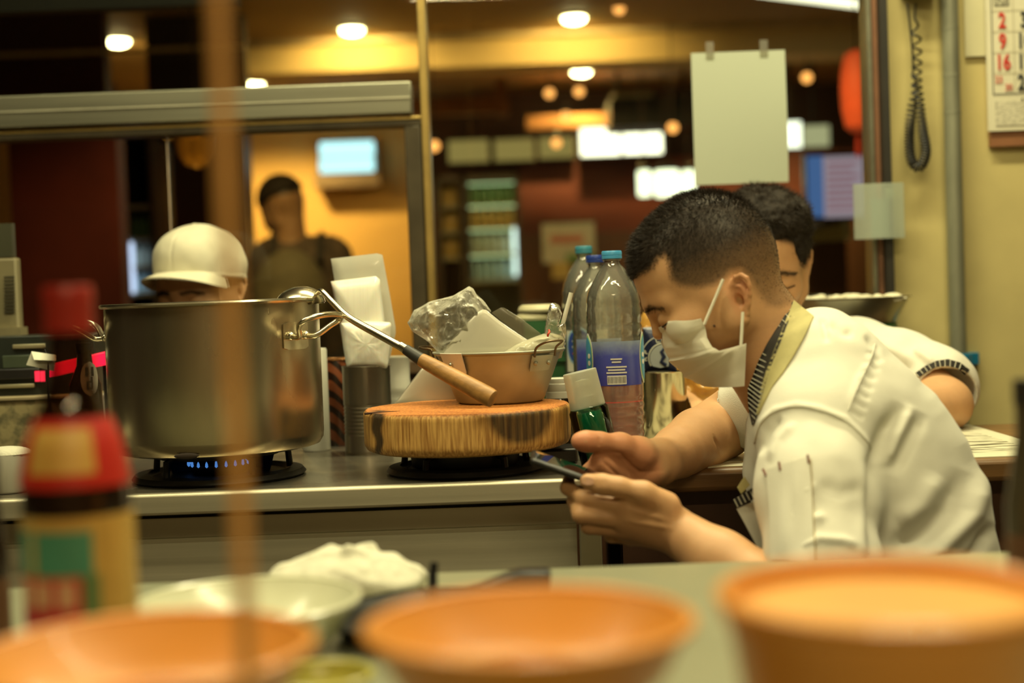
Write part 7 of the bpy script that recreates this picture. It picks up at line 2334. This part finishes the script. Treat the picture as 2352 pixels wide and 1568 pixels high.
# ---------------------------------------------------------------- man in the white cap behind the stock pot
D3 = 2.70
F3, L3, U3 = facing(20, 8)
H3 = Head(W(458, 628, D3), F3, L3, U3, 0.93)
root3 = thing('person', (W(470, 1000, D3).x, D3 + 0.02, 0.0), 'man in a white baseball cap looking down behind the stock pot', 'person')
bx3 = W(470, 900, D3).x
S = Sculpt((bx3 - 0.30, D3 - 0.13, 0.62), (bx3 + 0.30, D3 + 0.14, H3.C.z + 0.12), 0.003)
H3.sculpt(S)
S.cap(H3.T(-0.035, 0, -0.06), (bx3, D3 + 0.03, H3.C.z - 0.20), 0.050, 0.058, 0.02)
S.cap((bx3 - 0.15, D3 + 0.03, H3.C.z - 0.25), (bx3 + 0.15, D3 + 0.03, H3.C.z - 0.25), 0.055, 0.055, 0.04)
S.cap((bx3, D3 + 0.03, H3.C.z - 0.27), (bx3, D3 + 0.03, 0.70), 0.09, 0.09, 0.04)
for s_ in (-1, 1):
    S.chain([(bx3 + 0.17 * s_, D3 + 0.03, H3.C.z - 0.26), (bx3 + 0.21 * s_, D3 + 0.01, H3.C.z - 0.42)], [0.048, 0.042], 0.02)
V, Q = S.mesh_data(1)
loc = H3.local(V)
hm = (np.clip((loc[:, 2] + 0.035) / 0.01, 0, 1) * (loc[:, 0] < 0.02)) * (np.linalg.norm(loc, axis=1) < 0.2)
hm = np.where((np.abs(loc[:, 1]) > 0.073) & (loc[:, 2] < 0.0), 0, hm)
col = (SKIN * 0.9)[None] * (1 - hm)[:, None] + HAIRC[None] * hm[:, None]
bv3 = bvh_of(V, Q)
col = brow_tint(H3, V, col)
obj('body', np_mesh('body', V, Q, col), skin, root3, smooth=180)
brow_and_lash(H3, bv3, root3, (1, -1))
brows(H3, V, Q, root3)
cap_cloth = mat('cap_cloth', (0.70, 0.66, 0.49), 0.85, var=0.05, scale=30, bump=0.25, bscale=600)
S = Sculpt(H3.C - Vector((0.16, 0.18, 0.12)), H3.C + Vector((0.16, 0.16, 0.14)), 0.0025)
S.ell(H3.T(-0.006, 0, 0.008), (0.101 * 0.95, 0.087 * 0.97, 0.090 * 0.96), H3.R, 0)
S.ell(H3.T(0.035, 0, 0.045), (0.052, 0.062, 0.042), H3.R, 0.02)
p0 = H3.T(0.09, 0, 0.006)
S.half(p0, tuple((-H3.U + H3.F * 0.2)))
V, Q = S.mesh_data(1)
loc3 = H3.local(V)
ang = np.arctan2(loc3[:, 1], loc3[:, 0])
nv = normals(V, Q)
groove = -0.0013 * sum(np.exp(-((((ang - a0 + math.pi) % (2 * math.pi)) - math.pi) / 0.03) ** 2) for a0 in (0, 1.05, -1.05, 2.1, -2.1, 3.14)) * (loc3[:, 2] > -0.01)
band = 0.0018 * (loc3[:, 2] < 0.012 + 0.2 * (loc3[:, 0] - 0.09))
V = V + nv * (groove + band + 0.0016 * vnoise(V, 40, 3))[:, None]
cp = obj('baseball_cap', np_mesh('baseball_cap', V, Q), cap_cloth, root3, smooth=180)
rows = []
for j in range(9):
    v = j / 8
    row = []
    for i in range(21):
        a = -1.25 + 2.5 * i / 20
        rad = 1.0
        f0, l0 = 0.094 * math.cos(a * 0.95), 0.084 * math.sin(a)
        reach = v * 0.066 * max(0.0, math.cos(a / 1.25 * math.pi / 2)) ** 0.7
        f_ = f0 + reach
        drop = 0.016 - 0.002 * v - 0.026 * (abs(a) / 1.25) ** 2 * v * 1.0 - 0.016 * (abs(a) / 1.25) ** 2
        row.append(H3.T(f_, l0 * (1 + 0.06 * v), drop))
    rows.append(row)
obj('cap_brim', MB().grid(rows, 0.003), cap_cloth, cp, smooth=60)
obj('cap_button', MB().ball(H3.T(-0.004, 0, 0.098), (0.007, 0.007, 0.004), 12, 8), cap_cloth, cp)
S = Sculpt((bx3 - 0.30, D3 - 0.12, 0.48), (bx3 + 0.30, D3 + 0.15, H3.C.z - 0.15), 0.005)
S.cap((bx3 - 0.15, D3 + 0.03, H3.C.z - 0.255), (bx3 + 0.15, D3 + 0.03, H3.C.z - 0.255), 0.066, 0.066, 0.04)
S.cap((bx3 - 0.04, D3 + 0.03, H3.C.z - 0.30), (bx3 - 0.04, D3 + 0.03, 0.60), 0.105, 0.105, 0.04)
S.cap((bx3 + 0.04, D3 + 0.03, H3.C.z - 0.30), (bx3 + 0.04, D3 + 0.03, 0.60), 0.105, 0.105, 0.04)
for s_ in (-1, 1):
    S.chain([(bx3 + 0.17 * s_, D3 + 0.03, H3.C.z - 0.26), (bx3 + 0.205 * s_, D3 + 0.015, H3.C.z - 0.38)], [0.062, 0.056], 0.02)
S.cap(H3.T(-0.035, 0, -0.06), (bx3, D3 + 0.02, H3.C.z - 0.19), 0.056, 0.062, 0.006, 'sub')
V, Q = S.mesh_data(2)
obj('work_shirt', np_mesh('work_shirt', V, Q), mat('dark_shirt', (0.05, 0.04, 0.035), 0.8), root3, smooth=180)
S = Sculpt((bx3 - 0.2, D3 - 0.12, 0.03), (bx3 + 0.2, D3 + 0.15, 0.64), 0.008)
for s_ in (-1, 1):
    S.cap((bx3 + 0.07 * s_, D3 + 0.03, 0.56), (bx3 + 0.08 * s_, D3 + 0.02, 0.07), 0.085, 0.05, 0.04)
V, Q = S.mesh_data(1)
obj('trousers', np_mesh('trousers', V, Q), dark_trouser, root3, smooth=180)
for s_ in (-1, 1):
    obj('shoe', MB().ball((bx3 + 0.08 * s_, D3 - 0.02, 0.04), (0.046, 0.10, 0.045), 20, 10), black_plastic, root3)

# ---------------------------------------------------------------- customer with a backpack in the dining room, seen from behind
D4 = 5.5
c4 = W(645, 462, D4)
bx4 = W(690, 620, D4).x
root4 = thing('person', (bx4, D4, 0), 'customer in dark shirt with a grey green backpack, back turned, before the ochre wall', 'person')
Fd = Vector((-0.75, 0.55, -0.25)).normalized()
Ud = Vector((-0.25, 0, 1))
Ud = (Ud - Fd * Ud.dot(Fd)).normalized()
Ld = Ud.cross(Fd)
H4 = Head(c4, Fd, Ld, Ud, 0.98)
zs4 = W(690, 545, D4).z
S = Sculpt((bx4 - 0.32, D4 - 0.2, 0.75), (bx4 + 0.30, D4 + 0.2, c4.z + 0.14), 0.006)
H4.sculpt(S)
S.cap(H4.T(-0.03, 0, -0.06), (bx4 - 0.03, D4, zs4 - 0.02), 0.05, 0.06, 0.02)
S.cap((bx4 - 0.11, D4, zs4 - 0.07), (bx4 + 0.12, D4, zs4 - 0.07), 0.06, 0.06, 0.03)
for s_, x in ((-1, -0.14), (1, 0.14)):
    S.chain([(bx4 + x, D4, zs4 - 0.08), (bx4 + x * 1.25, D4 - 0.02, zs4 - 0.30), (bx4 + x * 1.05, D4 + 0.12, zs4 - 0.46)], [0.048, 0.04, 0.03], 0.02)
    S.ell((bx4 + x * 1.0, D4 + 0.15, zs4 - 0.49), (0.03, 0.05, 0.025), k=0.02)
S.cap((bx4, D4, zs4 - 0.15), (bx4, D4, 0.85), 0.11, 0.12, 0.04)
V, Q = S.mesh_data(1)
loc = H4.local(V)
hm = np.clip((loc[:, 2] - np.interp(loc[:, 0], [-0.1, 0.0, 0.06], [0.0, 0.015, 0.03])) / 0.01, 0, 1) * (np.linalg.norm(loc, axis=1) < 0.16)
col = (SKIN * 0.55)[None] * (1 - hm)[:, None] + HAIRC[None] * hm[:, None]
obj('body', np_mesh('body', V, Q, col), skin, root4, smooth=180)
S = Sculpt(c4 - Vector((0.16, 0.16, 0.1)), c4 + Vector((0.16, 0.16, 0.16)), 0.005)
S.ell(H4.T(-0.005, 0, 0.012), (0.103, 0.084, 0.094), H4.R, 0)
S.half(tuple(H4.T(0, 0, 0.012)), tuple(-H4.U - H4.F * 0.15))
V, Q = S.mesh_data(1)
obj('hair', np_mesh('hair', V, Q), mat('hair_black', (0.018, 0.013, 0.009), 0.55), root4, smooth=180)
S = Sculpt((bx4 - 0.30, D4 - 0.18, 0.80), (bx4 + 0.30, D4 + 0.18, zs4 + 0.06), 0.006)
S.cap((bx4 - 0.10, D4, zs4 - 0.065), (bx4 + 0.11, D4, zs4 - 0.07), 0.072, 0.076, 0.03)
S.cap((bx4 - 0.05, D4, zs4 - 0.15), (bx4 - 0.05, D4, 0.90), 0.115, 0.12, 0.04)
S.cap((bx4 + 0.05, D4, zs4 - 0.15), (bx4 + 0.05, D4, 0.90), 0.115, 0.12, 0.04)
for x in (-0.13, 0.14):
    S.chain([(bx4 + x, D4, zs4 - 0.08), (bx4 + x * 1.22, D4 - 0.01, zs4 - 0.22)], [0.066, 0.060], 0.02)
V, Q = S.mesh_data(2)
obj('shirt', np_mesh('shirt', V, Q), mat('dark_print_shirt', (0.06, 0.04, 0.025), 0.85, var=0.6, scale=22), root4, smooth=180)
S = Sculpt((bx4 - 0.24, D4 - 0.36, 0.85), (bx4 + 0.24, D4 - 0.02, zs4 + 0.05), 0.006)
S.ell((bx4 - 0.015, D4 - 0.17, zs4 - 0.24), (0.14, 0.10, 0.19), k=0)
S.ell((bx4 - 0.015, D4 - 0.23, zs4 - 0.30), (0.10, 0.08, 0.10), k=0.02)
V, Q = S.mesh_data(1)
bpk = obj('backpack', np_mesh('backpack', V, Q), mat('grey_green_pack', (0.10, 0.085, 0.045), 0.8, var=0.2, scale=20), root4, smooth=180)
for x in (-0.09, 0.09):
    obj('pack_strap', MB().tube(bez([(bx4 + x, D4 - 0.12, zs4 - 0.10), (bx4 + x, D4 - 0.02, zs4 + 0.008), (bx4 + x, D4 + 0.09, zs4 - 0.08)], 16), 0.014, 8), blackcloth, bpk)
S = Sculpt((bx4 - 0.22, D4 - 0.14, 0.03), (bx4 + 0.22, D4 + 0.14, 0.95), 0.010)
for s_ in (-1, 1):
    S.cap((bx4 + 0.07 * s_, D4, 0.86), (bx4 + 0.09 * s_, D4, 0.07), 0.095, 0.05, 0.04)
V, Q = S.mesh_data(1)
obj('trousers', np_mesh('trousers', V, Q), dark_trouser, root4, smooth=180)
for s_ in (-1, 1):
    obj('shoe', MB().ball((bx4 + 0.09 * s_, D4 + 0.04, 0.045), (0.046, 0.12, 0.045), 20, 10), black_plastic, root4)
